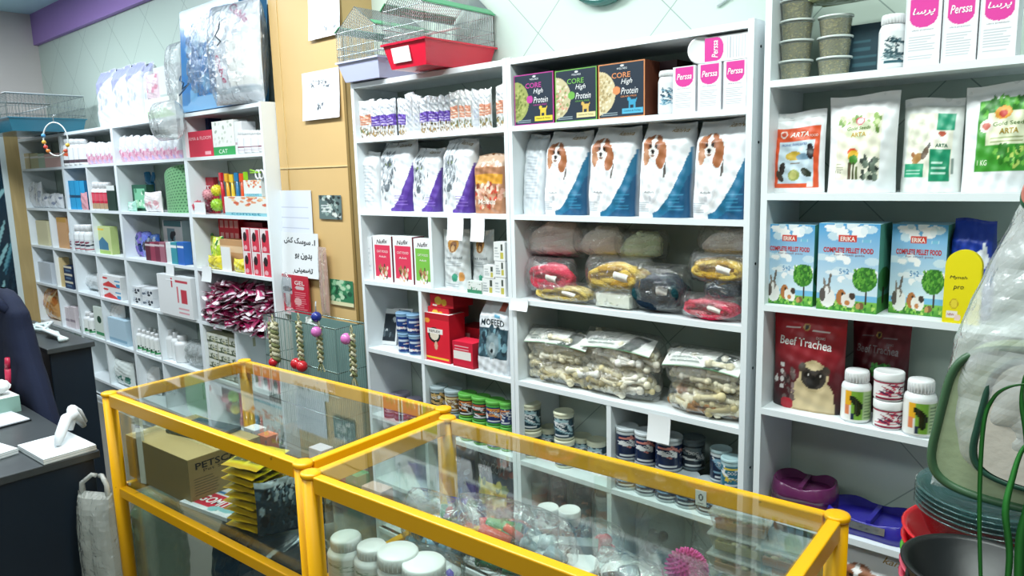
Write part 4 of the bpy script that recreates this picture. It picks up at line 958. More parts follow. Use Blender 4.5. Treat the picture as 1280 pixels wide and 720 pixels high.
pm=Pic('#e4e9ee').rect(.06,.22,.94,.62,'#2f4c58').spots(.1,.24,.9,.60,['#4f7482','#1d3440','#6f98a4','#274450'],50,.05,5).ell(.52,.38,.2,.17,'#7f949a').ell(.53,.34,.10,.09,'#a9b8bc').ell(.52,.31,.04,.03,'#1a2226').poly([(.36,.50),(.40,.61),(.47,.52)],'#5f767e').poly([(.58,.52),(.66,.61),(.68,.50)],'#5f767e').rect(.62,.84,.8,.94,'#b85a44')
pm.t('MOFEED',.5,.69,.085,'#10242c',.70,0,0,.015).rect(.55,.75,.72,.79,'#6fb0d0')
item(lambda W,H,D:k_pouch(W,H,D,pm,back='#cdd6dc',kind='block',seed=71,res=.0022,lean=.1),'pet_food_sack','white sack lettered in black above a dark cat photo, beside the red boxes','pet food bag',593,634,376,.93,2.01,.09)
# row 5: jars + cans
jl=Pic('#2a3440').rect(0,.1,1,.3,'#6a5a80').spots(.3,.3,.7,.8,['#c9c4d8','#4a4a5c'],10,.03,3,asp=4)
kk=k_can(.036,.075,jl,'#b9b0c8','#8a8494',lidh=.2)
kk2=k_can(.036,.10,jl,'#b9b0c8','#8a8494',lidh=.15)
jx=[(487,2.11),(489,2.035),(503,2.15),(502,2.04),(517,2.12),(519,2.035)]
jn=['back left','front left','back middle','front middle','back right','front right']
for i,(x,Y) in enumerate(jx): spawn(kk,'lidded_jar','dark jar with lilac lid, %s of the six in the low bay'%jn[i],'jar',(sX(x,Y,.69),Y,.6175),.3*i,'dark jars with lilac lids')
cg=[art_can('#2f3a2c','#c9a86a','#9fb0b4',11),art_can('#8a6a44','#e8d8a0','#9fb0b4',12),art_can('#3a2a20','#e08a4a','#7fc04a',13),art_can('#2a4a3a','#c85a3c','#5fb04a',14),art_can('#25356a','#e89a4a','#4fae4a',15),art_can('#2a3a6a','#e89a5a','#6ac05a',16)]
cx=[548.5,566.5,584,601,618.5,632]
for i in range(6):
    W=.076 if i<5 else .05; g=i>=2
    kk=k_can(W/2,.098,cg[i],'#5fae4a' if g else '#9fb0b4','#4fa03c' if g else '#8a9a9c',lidh=.14)
    X=sX(cx[i],2.045,.75)
    spawn(kk,'food_can','food can with %s rims, %s in the upper row of the low bay'%('green' if g else 'grey',ORD[i]),'can',(X,2.05,.6175+.0985),.5,'food cans in the low bay')
    spawn(kk,'food_can','food can with %s rims, %s in the lower row of the low bay'%('green' if g else 'grey',ORD[i]),'can',(X,2.05,.6175),.3,'food cans in the low bay')
p=Pic('#1f2a4a').rect(.1,.2,.9,.5,'#c9b84a').spots(.1,.15,.9,.5,['#e0cf6a','#8a9a4a','#6a7a3a'],20,.06,4).t('DRAGON',.5,.70,.12,'#c9ccd8',.7).spots(.6,.6,1,.9,['#d9583a','#8a2a2a'],8,.06,5)
item(lambda W,H,D:k_pouch(W,H,D,p,back='#18223c',seed=77,mat='gloss'),'pet_food_pouch','dark navy pouch with yellow picture on the low shelf behind the glass','pet food pouch',588,632,560,.305,2.03,.10)
item(lambda W,H,D:k_pouch(W,H,D,Pic('#22345c').spots(.1,.1,.9,.9,['#4a6a9a','#16223c','#8aa4c0'],30,.06,5),back='#18223c',seed=78,mat='gloss'),'pet_food_pouch','blue black pouch, left one on the low shelf behind the glass','pet food pouch',545,584,552,.305,2.05,.10)
# hanging paper price tags
def tag(xc,yc0,yc1,w,lab,Y=1.994,pic='#f4f7f8',cat='price tag',rz=0):
    z1=sZ(yc0,sX(xc,Y,1.2),Y); 
    for _ in range(2): X=sX(xc,Y,z1); z1=sZ(yc0,X,Y)
    z0=sZ(yc1,X,Y); W=sX(xc+w/2,Y,z1)-sX(xc-w/2,Y,z1)
    return spawn(k_tag(W,z1-z0,pic),'paper_tag',lab,cat,(X,Y,z1),rz,'paper tags on shelf edges')
tag(569,272,300,20,'blank white paper tag hanging in front of the left animal head pouch')
tag(597,272,302,17,'blank white paper tag hanging in front of the right animal head pouch')
tag(824,519,552,28,'large blank paper tag taped below the bone bag shelf')
tag(649,373,388,22,'blank paper tag stuck at the left end of the rope toy shelf')
tag(212,330,350,10,'small slanted paper tag hanging below the dark packs shelf at left')
tag(258,333,352,12,'paper tag hanging over the maroon sachet heap')
# ============================================================ BIRDCAGES on the middle unit
def k_cage(W,D,Ht,He,Hr,tray,roofc,sp_=.010,label=True,trayh=.085):
    t=MB(); b=.02
    # tapered tray shell
    lo=[(-W/2+b,-D/2+b,0),(W/2-b,-D/2+b,0),(W/2-b,D/2-b,0),(-W/2+b,D/2-b,0)]; hi=[(-W/2,-D/2,trayh),(W/2,-D/2,trayh),(W/2,D/2,trayh),(-W/2,D/2,trayh)]
    e=.008; hi2=[(-W/2-e,-D/2-e,trayh),(W/2+e,-D/2-e,trayh),(W/2+e,D/2+e,trayh),(-W/2-e,D/2+e,trayh)]; hi3=[(x,y,trayh+.007) for x,y,_ in hi2]
    V=lo+hi+hi2+hi3; fs=[(3,2,1,0)]+[(i,(i+1)%4,4+(i+1)%4,4+i) for i in range(4)]+[(4+i,4+(i+1)%4,8+(i+1)%4,8+i) for i in range(4)]+[(8+i,8+(i+1)%4,12+(i+1)%4,12+i) for i in range(4)]+[(12,13,14,15)]
    t.add(V,fs,tray,'gloss')
    r=.0015; c='#c9d2d2'; z0=trayh; w4=[MB() for _ in range(4)]; cur=[w4[0]]
    def seg(a,b,rr=r): cur[0].tube([a,b],rr,c,'metal',4,cap=False)
    n=int(W/sp_); n2=int(D/sp_)
    for q,y in ((0,-D/2),(1,D/2)):
        cur[0]=w4[q]
        for i in range(n+1):
            x=-W/2+W*i/n; seg((x,y,z0),(x,y,Hr-(Hr-He)*abs(x)/(W/2)))
        for z in (z0+.03,(z0+He)/2,He): seg((-W/2,y,z),(W/2,y,z),.0017)
        seg((-W/2,y,He),(0,y,Hr),.002); seg((W/2,y,He),(0,y,Hr),.002)
    for q,s in ((2,-1),(3,1)):
        cur[0]=w4[q]
        for i in range(n2+1):
            y=-D/2+D*i/n2; seg((s*W/2,y,z0),(s*W/2,y,He)); seg((s*W/2,y,He),(0,y,Hr))
        for z in (z0+.03,(z0+He)/2,He): seg((s*W/2,-D/2,z),(s*W/2,D/2,z),.0017)
    rfs=[]
    for s in (-1,1):
        rf=MB(); rfs.append(rf)
        a=(s*(W/2+.004),-D/2-.005,He+.003); b_=(s*(W/2+.004),D/2+.005,He+.003); f=.80
        c1=(s*W/2*f,D/2+.005,Hr-(Hr-He)*f+.003); d1=(s*W/2*f,-D/2-.005,Hr-(Hr-He)*f+.003)
        rf.add([a,b_,c1,d1]+[(x,y,z+.004) for x,y,z in (a,b_,c1,d1)],[(0,1,2,3),(7,6,5,4),(0,4,5,1),(1,5,6,2),(2,6,7,3),(3,7,4,0)],roofc,'satin')
    pch=MB(); pch.tube([(-W/2,0,(z0+He)/2),(W/2,0,(z0+He)/2)],.005,'#e8e8e4','satin',8)
    ps=[('tray',t),('wire_panel',w4[0]),('wire_panel',w4[1]),('wire_panel',w4[2]),('wire_panel',w4[3]),('roof_strip',rfs[0]),('roof_strip',rfs[1]),('perch',pch)]
    if label:
        l=MB(); l.box(-W*.3,-D/2+.001,.02,W*.12,-D/2+.0035,trayh-.012,'#f4f6f6','card'); l.v[-1][:,1]-=np.where(l.v[-1][:,2]>.04,.012,.0)-.008; ps.append(('price_label',l))
    return kit(*ps)
spawn(k_cage(.235,.37,0,.21,.32,'#e01c3c','#58b07c'),'birdcage','wire birdcage with red tray and green roof strips on top of the shelves','birdcage',(-2.155,2.05,2.096),0,'birdcages on the shelf top')
spawn(k_cage(.27,.28,0,.20,.29,'#c9cfee','#58b07c',label=False,trayh=.075),'birdcage','wire birdcage with lavender tray beside the tan pillar','birdcage',(-2.555,2.095,2.096),.0,'birdcages on the shelf top')
# wall clock rim peeping in at the top
m=MB(); m.lathe([(.17,0),(.175,.01),(.17,.035),(.155,.04),(.15,.03),(.001,.03)],40,'#2f6a62','gloss'); f=MB(); f.lathe([(.148,.0305),(.001,.031)],40,'#f2f4f0','card',cap=False)
Xw=sX(747,2.2,2.4); zw=sZ(5,Xw,2.21)
spawn(kit(('rim',m),('dial',f)),'wall_clock','round dark green wall fixture whose lower rim shows at the top edge','clock',(Xw,WY-.001,zw+.172),0,None,None,PI/2)
m=MB(); m.tube([(0,0,0),(.06,-.002,.03),(.12,-.002,.045),(.2,0,.05)],.004,'#c9d2d2','satin',6); s=MB(); s.lathe([(.009,0),(.009,.004),(.004,.006)],12,'#7f8a90','metal')
Pq=onY(897,8,2.245); spawn(kit(('cable_run',m)),'wall_cable','thin white cable on the wall above the pink tab cartons','cable',(Pq[0],2.243,Pq[2]),0)
# ============================================================ PILLAR NOTES
PY=2.0745
def sheet(x0,y0,x1,y1,name,lab,cat,pic,Y=PY,curl=.012,rz=0,th=None,group=None):
    Xm=(sX(x0,Y,sZ((y0+y1)/2,-3.1,Y))+sX(x1,Y,sZ((y0+y1)/2,-3.1,Y)))/2
    z1=sZ(y0,Xm,Y); z0=sZ(y1,Xm,Y); zm=(z0+z1)/2
    W=sX(x1,Y,zm)-sX(x0,Y,zm); X=(sX(x0,Y,zm)+sX(x1,Y,zm))/2
    return spawn(k_tag(W,z1-z0,pic,curl),name,lab,cat,(X,Y,z1),0,group)
def scrawl(p,x0,y0,x1,y1,n,seed,c='#555f6a'):
    R=random.Random(seed)
    for i in range(n):
        x=R.uniform(x0,x1); y=R.uniform(y0,y1); p.poly([(x,y),(x+R.uniform(-.05,.05),y+R.uniform(.02,.07)),(x+R.uniform(.02,.05),y+R.uniform(.0,.07)),(x+.02,y-.01)],c)
    return p
p=Pic('#f0f4f8'); scrawl(p,.18,.64,.72,.76,16,1); scrawl(p,.34,.18,.55,.30,9,2); p.lines(.2,.655,.7,.67,1,'#7a8490'); p.t('\ufe8e\ufeb3\ufeae\ufb58',.45,.80,.07,'#5a646e',.3).t('22',.46,.26,.07,'#4a545e',.10)
sheet(379,88,425,149,'paper_note','white handwritten note pinned high on the tan pillar','paper note',p)
p=Pic('#f2f5f8'); scrawl(p,.5,.1,.9,.22,10,4,'#8a949e')
sheet(386,-22,425,47,'paper_note','white sheet at the very top of the tan pillar','paper note',p)
p=Pic('#e6ecf6'); 
for i in range(6): p.rect(.08,.2+.12*i,.9,.208+.12*i,'#c0c8dc')
sheet(350,238,392,345,'paper_note','ruled blank sheet hanging on the pillar above the black Persian writing','paper note',p)
p=Pic('#eef2f4')
SUSK='\ufeb6\ufb90 \ufb8f\ufeb3\ufeee\ufeb3'; BED='\ufeee\ufe91 \ufee5\ufeed\ufeaa\ufe91'; TAZ='\ufbfd\ufee8\ufbff\ufee4\ufec0\ufe97'
p.t(SUSK+' .1',.5,.80,.17,'#0c1218',.84,-2,0,.03).t(BED,.60,.47,.15,'#0c1218',.46,-2,0,.03).t(TAZ,.60,.15,.15,'#0c1218',.50,-2,0,.03)
sheet(353,291,399,346,'paper_sign','white sign with three lines of black Persian writing','paper sign',p,PY-.012)
# red blister pack
def k_gel(W,H,D=.012):
    p=Pic('#c8203a').rect(0,.0,1,.06,'#e8e6e4').rect(.08,.52,.42,.92,'#c9ccd4').rect(.18,.2,.34,.52,'#e2d8da').ell(.25,.64,.17,.07,'#1f3440').ell(.62,.36,.13,.10,'#e8b8b4').ell(.30,.10,.16,.08,'#f4b8c0').lines(.52,.12,.94,.62,10,'#e88a96',.4).t('GEL',.70,.82,.10,'#f4e8e8',.34,0,0,.01).ell(.7,.7,.16,.05,'#d8c0c4')
    m=MB(); m.grid(lambda u,v,o:np.stack([(u-.5)*W*(1-.08*(1-v)),-D/2-o+0*u,v*H],1),44,60,p,'gloss',False,W,H)
    m.box(-W*.46,-D/2+.0005,0,W*.46,D/2,H,'#c8203a','gloss')
    b=MB(); b.ball((-W*.25,-D*.6,H*.64),W*.15,'#e8ecf0','clearplastic',12,8,(1,.5,2.2))
    h=MB(); h.tube([(0,0,H),(0,-.004,H+.02)],.002,'#c0c4c8','metal',6)
    return kit(('card',m),('blister',b),('hook',h))
X=sX(372,PY-.01,1.08); z0=sZ(394,X,PY-.01); W=sX(391,PY,1.1)-sX(355,PY,1.1); Hh=sZ(343,X,PY)-z0
spawn(k_gel(W,Hh),'gel_pack','red blister card with a grey tube hanging under the Persian sign','blister pack',(X,PY-.02,z0),0)
p=Pic('#5f7472').spots(.05,.05,.95,.95,['#c9d4cc','#2e3c3c','#8fa6a0','#dfe4dc','#1c2828'],46,.07,5).lines(.1,.3,.55,.7,3,'#e8ecec',.3)
sheet(399,244,427,274,'picture_card','small grey photo card stuck on the tan pillar','picture card',p,curl=.003)
p=Pic('#2f7a52').spots(.05,.1,.95,.95,['#58a878','#1c5238','#8fc49a','#b9d8b4'],30,.09,6).rect(0,0,1,.16,'#e0dcb0')
sheet(413,350,442,382,'picture_card','small green picture card near the right edge of the tan pillar','picture card',p,curl=.003)
# clear sleeve with pinkish strips
m=m_film(.075,.34,.02,91,'milkfilm',.006,'#e8c8b8',12,24)
st=MB()
for i,c in enumerate(('#e6b8ae','#ecd9b4','#e0a89c')): st.box(-.025+.018*i,-.003,.02,-.012+.018*i,.003,.31,c,'card')
X=sX(407,PY-.02,1.1); spawn(kit(('sleeve',m),('paper_strips',st)),'plastic_sleeve','clear sleeve with pinkish strips hanging on the tan pillar','plastic sleeve',(X,PY-.022,sZ(394,X,PY)),0)
# wire rack (flat cage panels) in front of the pillar
def k_panel(W,H,D=.16,c='#8fa8a4'):
    m=MB(); mr=MB(); ml=MB(); n=int(W/.011)
    for i in range(n+1):
        x=-W/2+W*i/n; m.tube([(x,-D/2,0),(x,-D/2,H)],.0016,c,'satin',4,cap=False)
    m.tube([(-W/2,-D/2,H*.5),(W/2,-D/2,H*.5)],.0024,c,'satin',4); mr.tube([(W/2,-D/2,H*.5),(W/2,D/2,H*.5)],.0024,c,'satin',4); ml.tube([(-W/2,-D/2,H*.5),(-W/2,D/2,H*.5)],.0024,c,'satin',4)
    for i in range(int(D/.011)+1):
        y=-D/2+.011*i
        mr.tube([(W/2,y,0),(W/2,y,H)],.0016,c,'satin',4,cap=False); ml.tube([(-W/2,y,0),(-W/2,y,H)],.0016,c,'satin',4,cap=False)
    f=MB()
    for z in (0.003,H*.34,H*.68,H):
        f.tube([(-W/2,-D/2,z),(W/2,-D/2,z),(W/2,D/2,z),(-W/2,D/2,z)],.003,'#a9c0bc','metal',6,closed=True)
    b=MB(); b.box(-W/2+.003,-D/2+.003,.004,W/2-.003,D/2-.003,.05,'#56706e','satin')
    k=MB(); k.box(-W/2+.004,D/2-.006,.05,W/2-.004,D/2-.003,H-.01,'#6f8f8a','satin')
    return kit(('wire_panel',m),('wire_panel',mr),('wire_panel',ml),('wire_frame',f),('cage_base',b),('back_sheet',k))
pt_=onY(345,400,1.93); X0=sX(345,1.93,1.03); X1=sX(437,1.93,.95)
st=MB(); st.box(-.30,-.10,0,.30,.10,.40,'#5f6a66','card'); st.box(-.30,-.102,.19,.30,-.1,.2,'#444e4a','card')
spawn(kit(('bin_body',st)),'storage_bin','grey green storage bin on the floor behind the left case, below the wire cage','bin',((X0+X1)/2,1.94,0),0)
HC=1.035-.402
spawn(k_panel(X1-X0,HC),'wire_cage','tall silver green wire cage standing before the tan pillar','wire cage',((X0+X1)/2,1.94,.402),0)
# braided rope toys with balls hanging in front
def k_braid(L,r=.012,col=('#c2bd96','#8f9468','#dcd8bc'),ball=None,ballc='#c81f2c',seed=0,fr=True,cherry=0):
    m=MB(); R=random.Random(seed)
    for k in range(3):
        ph=2*PI*k/3; pts=[(r*.72*math.cos(ph+z*95),r*.5*math.sin(2*(ph+z*95)),-z) for z in np.linspace(0,L,70)]
        m.tube(pts,r*.5,col[k%3],'fuzzy',7)
    ps=[('braid',m)]
    if fr:
        f=MB()
        for i in range(12):
            a=R.uniform(0,2*PI); f.tube([(0,0,-L),(.012*math.cos(a),.008*math.sin(a),-L-.02),(.022*math.cos(a),.012*math.sin(a),-L-.045)],.0022,col[i%3],'fuzzy',4)
        ps.append(('frayed_end',f))
    if ball:
        for (dx,dz,rr) in ball:
            b=MB(); b.ball((dx,-.014,-L+dz),rr,ballc,'gloss',16,10); ps.append(('ball',b))
    lo=MB(); lo.tube([(0,0,0),(.008,0,.02),(0,0,.04),(-.008,0,.02)],.003,col[0],'fuzzy',6,closed=True); ps.append(('loop',lo))
    return kit(*ps)
YB=1.838
def br(x,y0,y1,lab,**k):
    X=sX(x,YB,1.0); z1=sZ(y0,X,YB); z0=sZ(y1,X,YB); spawn(k_braid(z1-z0,**k),'rope_toy',lab,'rope toy',(X,YB,z1),0,'braided rope toys on the wire cage')
br(341,404,452,'braided rope toy with one red ball at the left edge of the wire cage',r=.022,ball=[(0,.0,.022)],seed=1)
br(374,402,452,'braided rope toy ending in two cherry red balls',r=.014,ball=[(-.022,-.01,.027),(.024,-.016,.027)],seed=2,fr=False)
br(399,410,452,'braided rope toy below the pink ball in the middle of the wire cage',r=.013,ball=[(0,(sZ(414,-2.8,1.84)-sZ(452,-2.8,1.84)),.024)],ballc='#d878c0',seed=3)
br(440,418,470,'braided rope toy with pink ball at the right side of the wire cage',r=.014,ball=[(-.02,(sZ(424,-2.6,1.84)-sZ(470,-2.6,1.84)),.025)],ballc='#e07cc4',seed=4)
m=MB(); m.ball((0,0,0),.024,'#1f2f8a','gloss'); m2=MB(); m2.tube([(0,0,.02),(0,.0,.05),(.0,.002,.07)],.003,'#cfd4d8','fuzzy',6)
X=sX(396,YB,1.05); spawn(kit(('ball',m),('cord',m2)),'ball_toy','navy blue ball hanging above the pink one on the pillar','ball toy',(X,YB,sZ(396,X,YB)),0)
m=MB(); g=crumple(5)
m.grid(lambda u,v,o:np.stack([(u-.5)*.09,-.004+.02*g(u*.1,v*.1)-o,v*.035-.01*(2*u-1)**2],1),16,8,Pic('#e8eeea').spots(.5,.3,.9,.9,['#2f9a5a'],6,.08,3),'matte',True)
X=sX(382,YB,1.06); spawn(kit(('cloth',m)),'cloth_scrap','small white and green cloth scrap on top of the wire cage','cloth',(X,1.868,1.036),0)
m=MB(); m.box(-.006,-.004,0,.006,.004,1.0,'#9fb2a8','satin'); spawn(kit(('strip',m)),'edge_strip','thin grey green strip leaning at the right edge of the tan pillar','strip',(-2.715,2.02,0.0),0)
# ============================================================ FAR UNITS
def box_(c,side=None,seed=0,bands=(),txt=None,tc='#ffffff',mat='card',D=.08):
    p=Pic(c)
    for (a,b,q) in bands: p.rect(0,a,1,b,q)
    if txt: p.t(txt,.5,.7,.14,tc,.7)
    return lambda W,H,D_: k_carton(W,H,D_,p,side or c,res=.004,mat=mat)
def far(kf,name,lab,cat,x0,x1,yt,z,group=None,Yf=2.02,D=.08,rz=0):
    return item(kf,name,lab,cat,x0,x1,yt,z,Yf,D,group,rz)
def bot(pic,capR=.55,capH=.2): 
    if isinstance(pic,str): pic=Pic(pic)
    return lambda W,H,D: k_bottle(W/2,H,pic,capR=capR,capH=capH,seg=14)
def pou(pic,back='#e4e8ea',kind='pillow',mat='gloss',seed=0,res=.005): 
    if isinstance(pic,str): pic=Pic(pic)
    return lambda W,H,D: k_pouch(W,H,D,pic,back,kind,seed,mat,res)
Z0,Z1,Z2,Z3,Z4,Z5=1.83,1.506,1.191,.868,.535,.206
# --- unit with maroon heap (px 233-345)
p=Pic('#d2304a').t('ARMA & FLOOM',.5,.72,.13,'#f4c8cc',.9).rect(.7,.08,.9,.2,'#f0b0b8')
far(lambda W,H,D:k_carton(W,H,D,p,'#b0243c'),'medicine_box','crimson box with pale lettering on the top shelf of the heap unit','box',233,266,164,Z0)
p=Pic('#eceee8').rect(0,.0,1,.26,'#2fa055').spots(.1,.3,.9,.95,['#c9cfc4','#a8b4a4','#dde2d8'],22,.05,4).t('CAT',.45,.12,.12,'#e8f4e8',.4)
far(lambda W,H,D:k_carton(W,H,D,p,'#e4e6e2'),'medicine_box','white box with green bottom band beside the crimson box','box',266,293,151,Z0)
far(box_('#e6e8ea',bands=[(.3,.36,'#b8a0a8')]),'medicine_box','plain cream box right of the green banded box','box',294,303,152,Z0)
pbt=Pic('#eceef2').rect(0,.35,1,.42,'#8a4a5c').lines(.3,.1,.7,.3,2,'#b8a8b0')
for i,(a,b) in enumerate(((296,303),(304,312),(313,321),(322,330))):
    far(bot(pbt,.8),'medicine_bottle','small white bottle with maroon line, %s of four on the top shelf'%ORD[i],'bottle',a,b,163,Z0,'four small white bottles',2.01,.04)
far(box_('#1f3f6a'),'dark_box','dark navy box at the back of the top shelf behind the crimson box','box',246,262,147,Z0,None,2.13,.08)
# toys shelf
far(box_('#c8384a',bands=[(.5,.7,'#5a2030')],txt='PET'),'toy_pack','red pack hanging at the back left of the toy shelf','toy pack',243,268,222,Z1,None,2.10,.03)
far(box_('#2a2430',bands=[(.2,.5,'#d8686a')]),'toy_pack','black and red pack at the left wall of the toy shelf','toy pack',235,245,226,Z1,None,2.04,.03)
far(box_('#f0f2f2'),'price_card','white card leaning on the black pack of the toy shelf','card',239,256,253,Z1,None,2.012,.004)
def k_brush(c,H):
    m=MB(); m.tube([(0,0,.006),(0,0,H*.5),(0,-.004,H*.97)],[.009,.011,.006],c,'gloss',10); h=MB(); h.box(-.012,-.012,H*.80,.012,.004,H,c,'gloss'); return kit(('handle',m),('head',h))
for i,(x,c,n_,yt) in enumerate(((279,'#d8283c','red',216),(286,'#f0b030','orange yellow',217),(292,'#f0c83a','yellow',218),(298,'#2f7fb0','blue',216),(304,'#e8552a','orange',217),(309,'#8fc828','lime green',215))):
    X=sX(x,2.06,1.62); spawn(k_brush(c,sZ(yt,X,2.06)-Z1),'grooming_comb','upright %s grooming comb handle on the toy shelf'%n_,'comb',(X,2.06,Z1+.001),.2*i,'coloured comb handles')
wb=Pic('#eceee8').spots(0,.55,1,1,['#e89a6a','#d9684a','#f0c89a'],22,.06,3).rect(0,0,1,.16,'#8fcad4').t('comet',.5,.10,.14,'#3a8fa8',.7)
far(lambda W,H,D:k_carton(W,H,D,wb,'#dfe2dc'),'display_box','long white tray box with orange and teal print at the front of the toy shelf','box',281,334,246,Z1,None,2.008,.08)
X,W,H=place(311,333,222,Z1,2.05); 
spawn(k_carton(W,.085,.07,wb,'#dfe2dc'),'display_box','short white box with orange print standing on the long tray box','box',(X,2.06,Z1+place(281,334,246,Z1,2.008)[2]+.002),0)
def k_scissors(c):
    m=MB(); 
    for s in (-1,1): m.tube([(s*.018+.022*math.cos(t),0,.02+.022*math.sin(t)) for t in np.linspace(0,2*PI,14,endpoint=False)],.005,'#eef0f0','satin',6,closed=True)
    b=MB(); b.tube([(-.01,0,.03),(-.09,0,.045)],.005,c,'satin',6); b.tube([(.01,0,.03),(-.09,0,.03)],.005,c,'satin',6); return kit(('finger_rings',m),('blades',b))
spawn(k_scissors('#8fc828'),'scissors','lime green scissors with white rings lying on the short white box','scissors',(sX(324,2.03,1.75),2.03,Z1+place(281,334,246,Z1,2.008)[2]+.094),0)
def k_spiky(r,c,n=70,seed=0):
    R=random.Random(seed); m=MB(); m.ball((0,0,0),r*.86,c,'satin',20,14); s=MB()
    for i in range(n):
        z=1-2*(i+.5)/n; a=i*2.39996; q=math.sqrt(1-z*z); d=np.array([q*math.cos(a),q*math.sin(a),z]); s.tube([d*r*.82,d*r],[r*.09,r*.03],c,'satin',6)
    return kit(('core',m),('spikes',s))
for (x,y,r,c,lab,Y) in ((272,256,.040,'#9fd03a','lime green spiky ball at the front of the toy shelf',2.04),(273,238,.036,'#e8e03a','yellow spiky toy stacked on the green one',2.05),(262,243,.038,'#e8a0a8','pale pink spiky toy beside the yellow one',2.09),(247,258,.040,'#d9586a','pink red spiky toy at the front left of the toy shelf',2.04),(260,259,.036,'#6a2438','maroon spiky toy between the pink and green ones',2.05)):
    X=sX(x,Y,1.55); spawn(k_spiky(r,c,60),'spiky_toy',lab,'spiky toy',(X,Y,max(Z1+r,sZ(y,X,Y))),0,'spiky toys')
# packs shelf
gy=Pic('#b8d83a').spots(0,0,1,1,['#e8e84a','#4f9a3a','#d9e870','#f0f0b0','#2f7a34'],30,.09,4)
for i,(a,b,yt,Y,c) in enumerate(((248,262,292,2.08,'green'),(262,275,296,2.04,'yellow green'))): far(pou(gy,'#a8c83a',seed=i),'snack_pack','%s crinkled snack pack at the left of the red grid box shelf'%c,'snack pack',a,b,yt,Z2,None,Y,.06)
far(pou(Pic('#f0e03a').spots(0,0,1,1,['#f4ec70','#b8a820'],10,.1,2),'#f0e03a'),'snack_pack','small bright yellow pack at the front left of the red grid box shelf','snack pack',257,275,320,Z2,None,2.01,.04)
rg=Pic('#d81f34')
for i in range(4):
    for j in range(4): rg.rect(.08+.24*i,.08+.24*j,.24+.24*i,.22+.24*j,'#f0a0a0')
far(lambda W,H,D:k_carton(W,H,D,rg,'#a81424'),'snack_box','red box with pale grid squares at the back of its shelf','box',275,300,272,Z2,None,2.12,.09)
far(box_('#a81a34','#7a1024'),'snack_box','plain crimson box right of the grid box','box',303,330,278,Z2,None,2.15,.07)
far(box_('#c89a6a',bands=[(.6,.8,'#e8c8a0')]),'snack_box','brown kraft box in the middle of the packs shelf','box',276,304,300,Z2,None,2.05,.07)
far(box_('#f2f4f2'),'price_card','white card standing against the kraft box','card',277,288,309,Z2,None,2.015,.004)
far(pou(Pic('#f0e03a').spots(0,0,1,1,['#f8f080','#c8b820'],10,.1,3),'#f0e03a'),'snack_pack','small bright yellow pack right of the white card','snack pack',289,305,324,Z2,None,2.01,.04)
rb=Pic('#f0e4e4').rect(.12,.0,.9,.62,'#d82f48').rect(.55,.0,.9,.95,'#d83a50').ell(.38,.62,.22,.20,'#241418').rect(.2,.45,.5,.62,'#241418').ell(.38,.15,.2,.1,'#f0b0b8')
cx=[(305,315),(316,327),(328,340)]
for i,(a,b) in enumerate(cx):
    X,W,H=place(a,b,316,Z2,2.01)
    H=.125
    kk=k_carton(W,H,.06,rb,'#c02840',res=.003)
    spawn(kk,'spray_box','white and red box with dark figure, bottom row, %s of three'%ORD[i],'box',(X,2.04,Z2+.0005),0,'red and white boxes in two rows')
    spawn(kk,'spray_box','white and red box with dark figure, top row, %s of three'%ORD[i],'box',(X,2.04,Z2+H+.0015),0,'red and white boxes in two rows')
# heap of maroon sachets
R=random.Random(12)
kinds=[]
for i in range(5):
    p=Pic('#8a1f4a').rect(0,0,.12,1,'#d8ccd4').rect(.88,0,1,1,'#d8ccd4').spots(.15,.1,.85,.9,['#b83a6a','#5a1230','#e8dce4','#a02a58'],12,.12,i+3)
    m=MB()
    for sg,fl in ((-1,False),(1,True)):
        m.grid(lambda u,v,o,sg=sg:np.stack([(u-.5)*.135,(v-.5)*.05+.006*np.sin(3*u+i),-sg*.008*(1-np.abs(2*u-1)**3)*(1-np.abs(2*v-1)**2)+.010*np.sin(3.0*u+i*1.3)+.010],1),12,6,p,'gloss',True,flip=(sg<0)==False)
    kinds.append(kit(('sachet',m)))
for lay in range(14):
    half=.375*(1-.012*lay)
    for j in range(15):
        x=-3.84-half+2*half*(j+.5)/15+R.uniform(-.015,.015)
        zz=.872+.0165*lay+R.uniform(-.004,.004)
        y=2.005+R.uniform(-.02,.03)+(.05 if j%2 else 0)+(lay*.004)
        spawn(kinds[R.randrange(5)],'maroon_sachet','maroon and silver stick sachet in the dense heap left of the pillar','sachet',(x,y,zz),R.uniform(-.8,.5)+(PI/2 if R.random()<.25 else 0)+(PI if R.random()<.5 else 0),'heap of maroon sachets',None,R.uniform(-.3,.6),R.uniform(-.6,.6))
# stacked green-white packs below heap
gp=Pic('#d9dccb').rect(.0,.0,1,.16,'#4a5a40').spots(.05,.15,.95,.9,['#5c6b4a','#e8ead8','#3d4a36','#b8b890'],14,.12,4).rect(0,.72,1,1,'#e6e8dc')
kk=k_carton(.125,.052,.10,gp,'#b8b89a',res=.006)
for i in range(5):
    for j in range(3):
        X=-4.185+.13*j; spawn(kk,'hay_block','flat green and white pack, %s layer from the bottom, %s'%(['first','second','third','fourth','fifth'][i],['left stack','middle stack','right stack'][j]),'pack',(X,2.07,Z4+.0005+.053*i),R.uniform(-.05,.05),'stacked green and white packs')
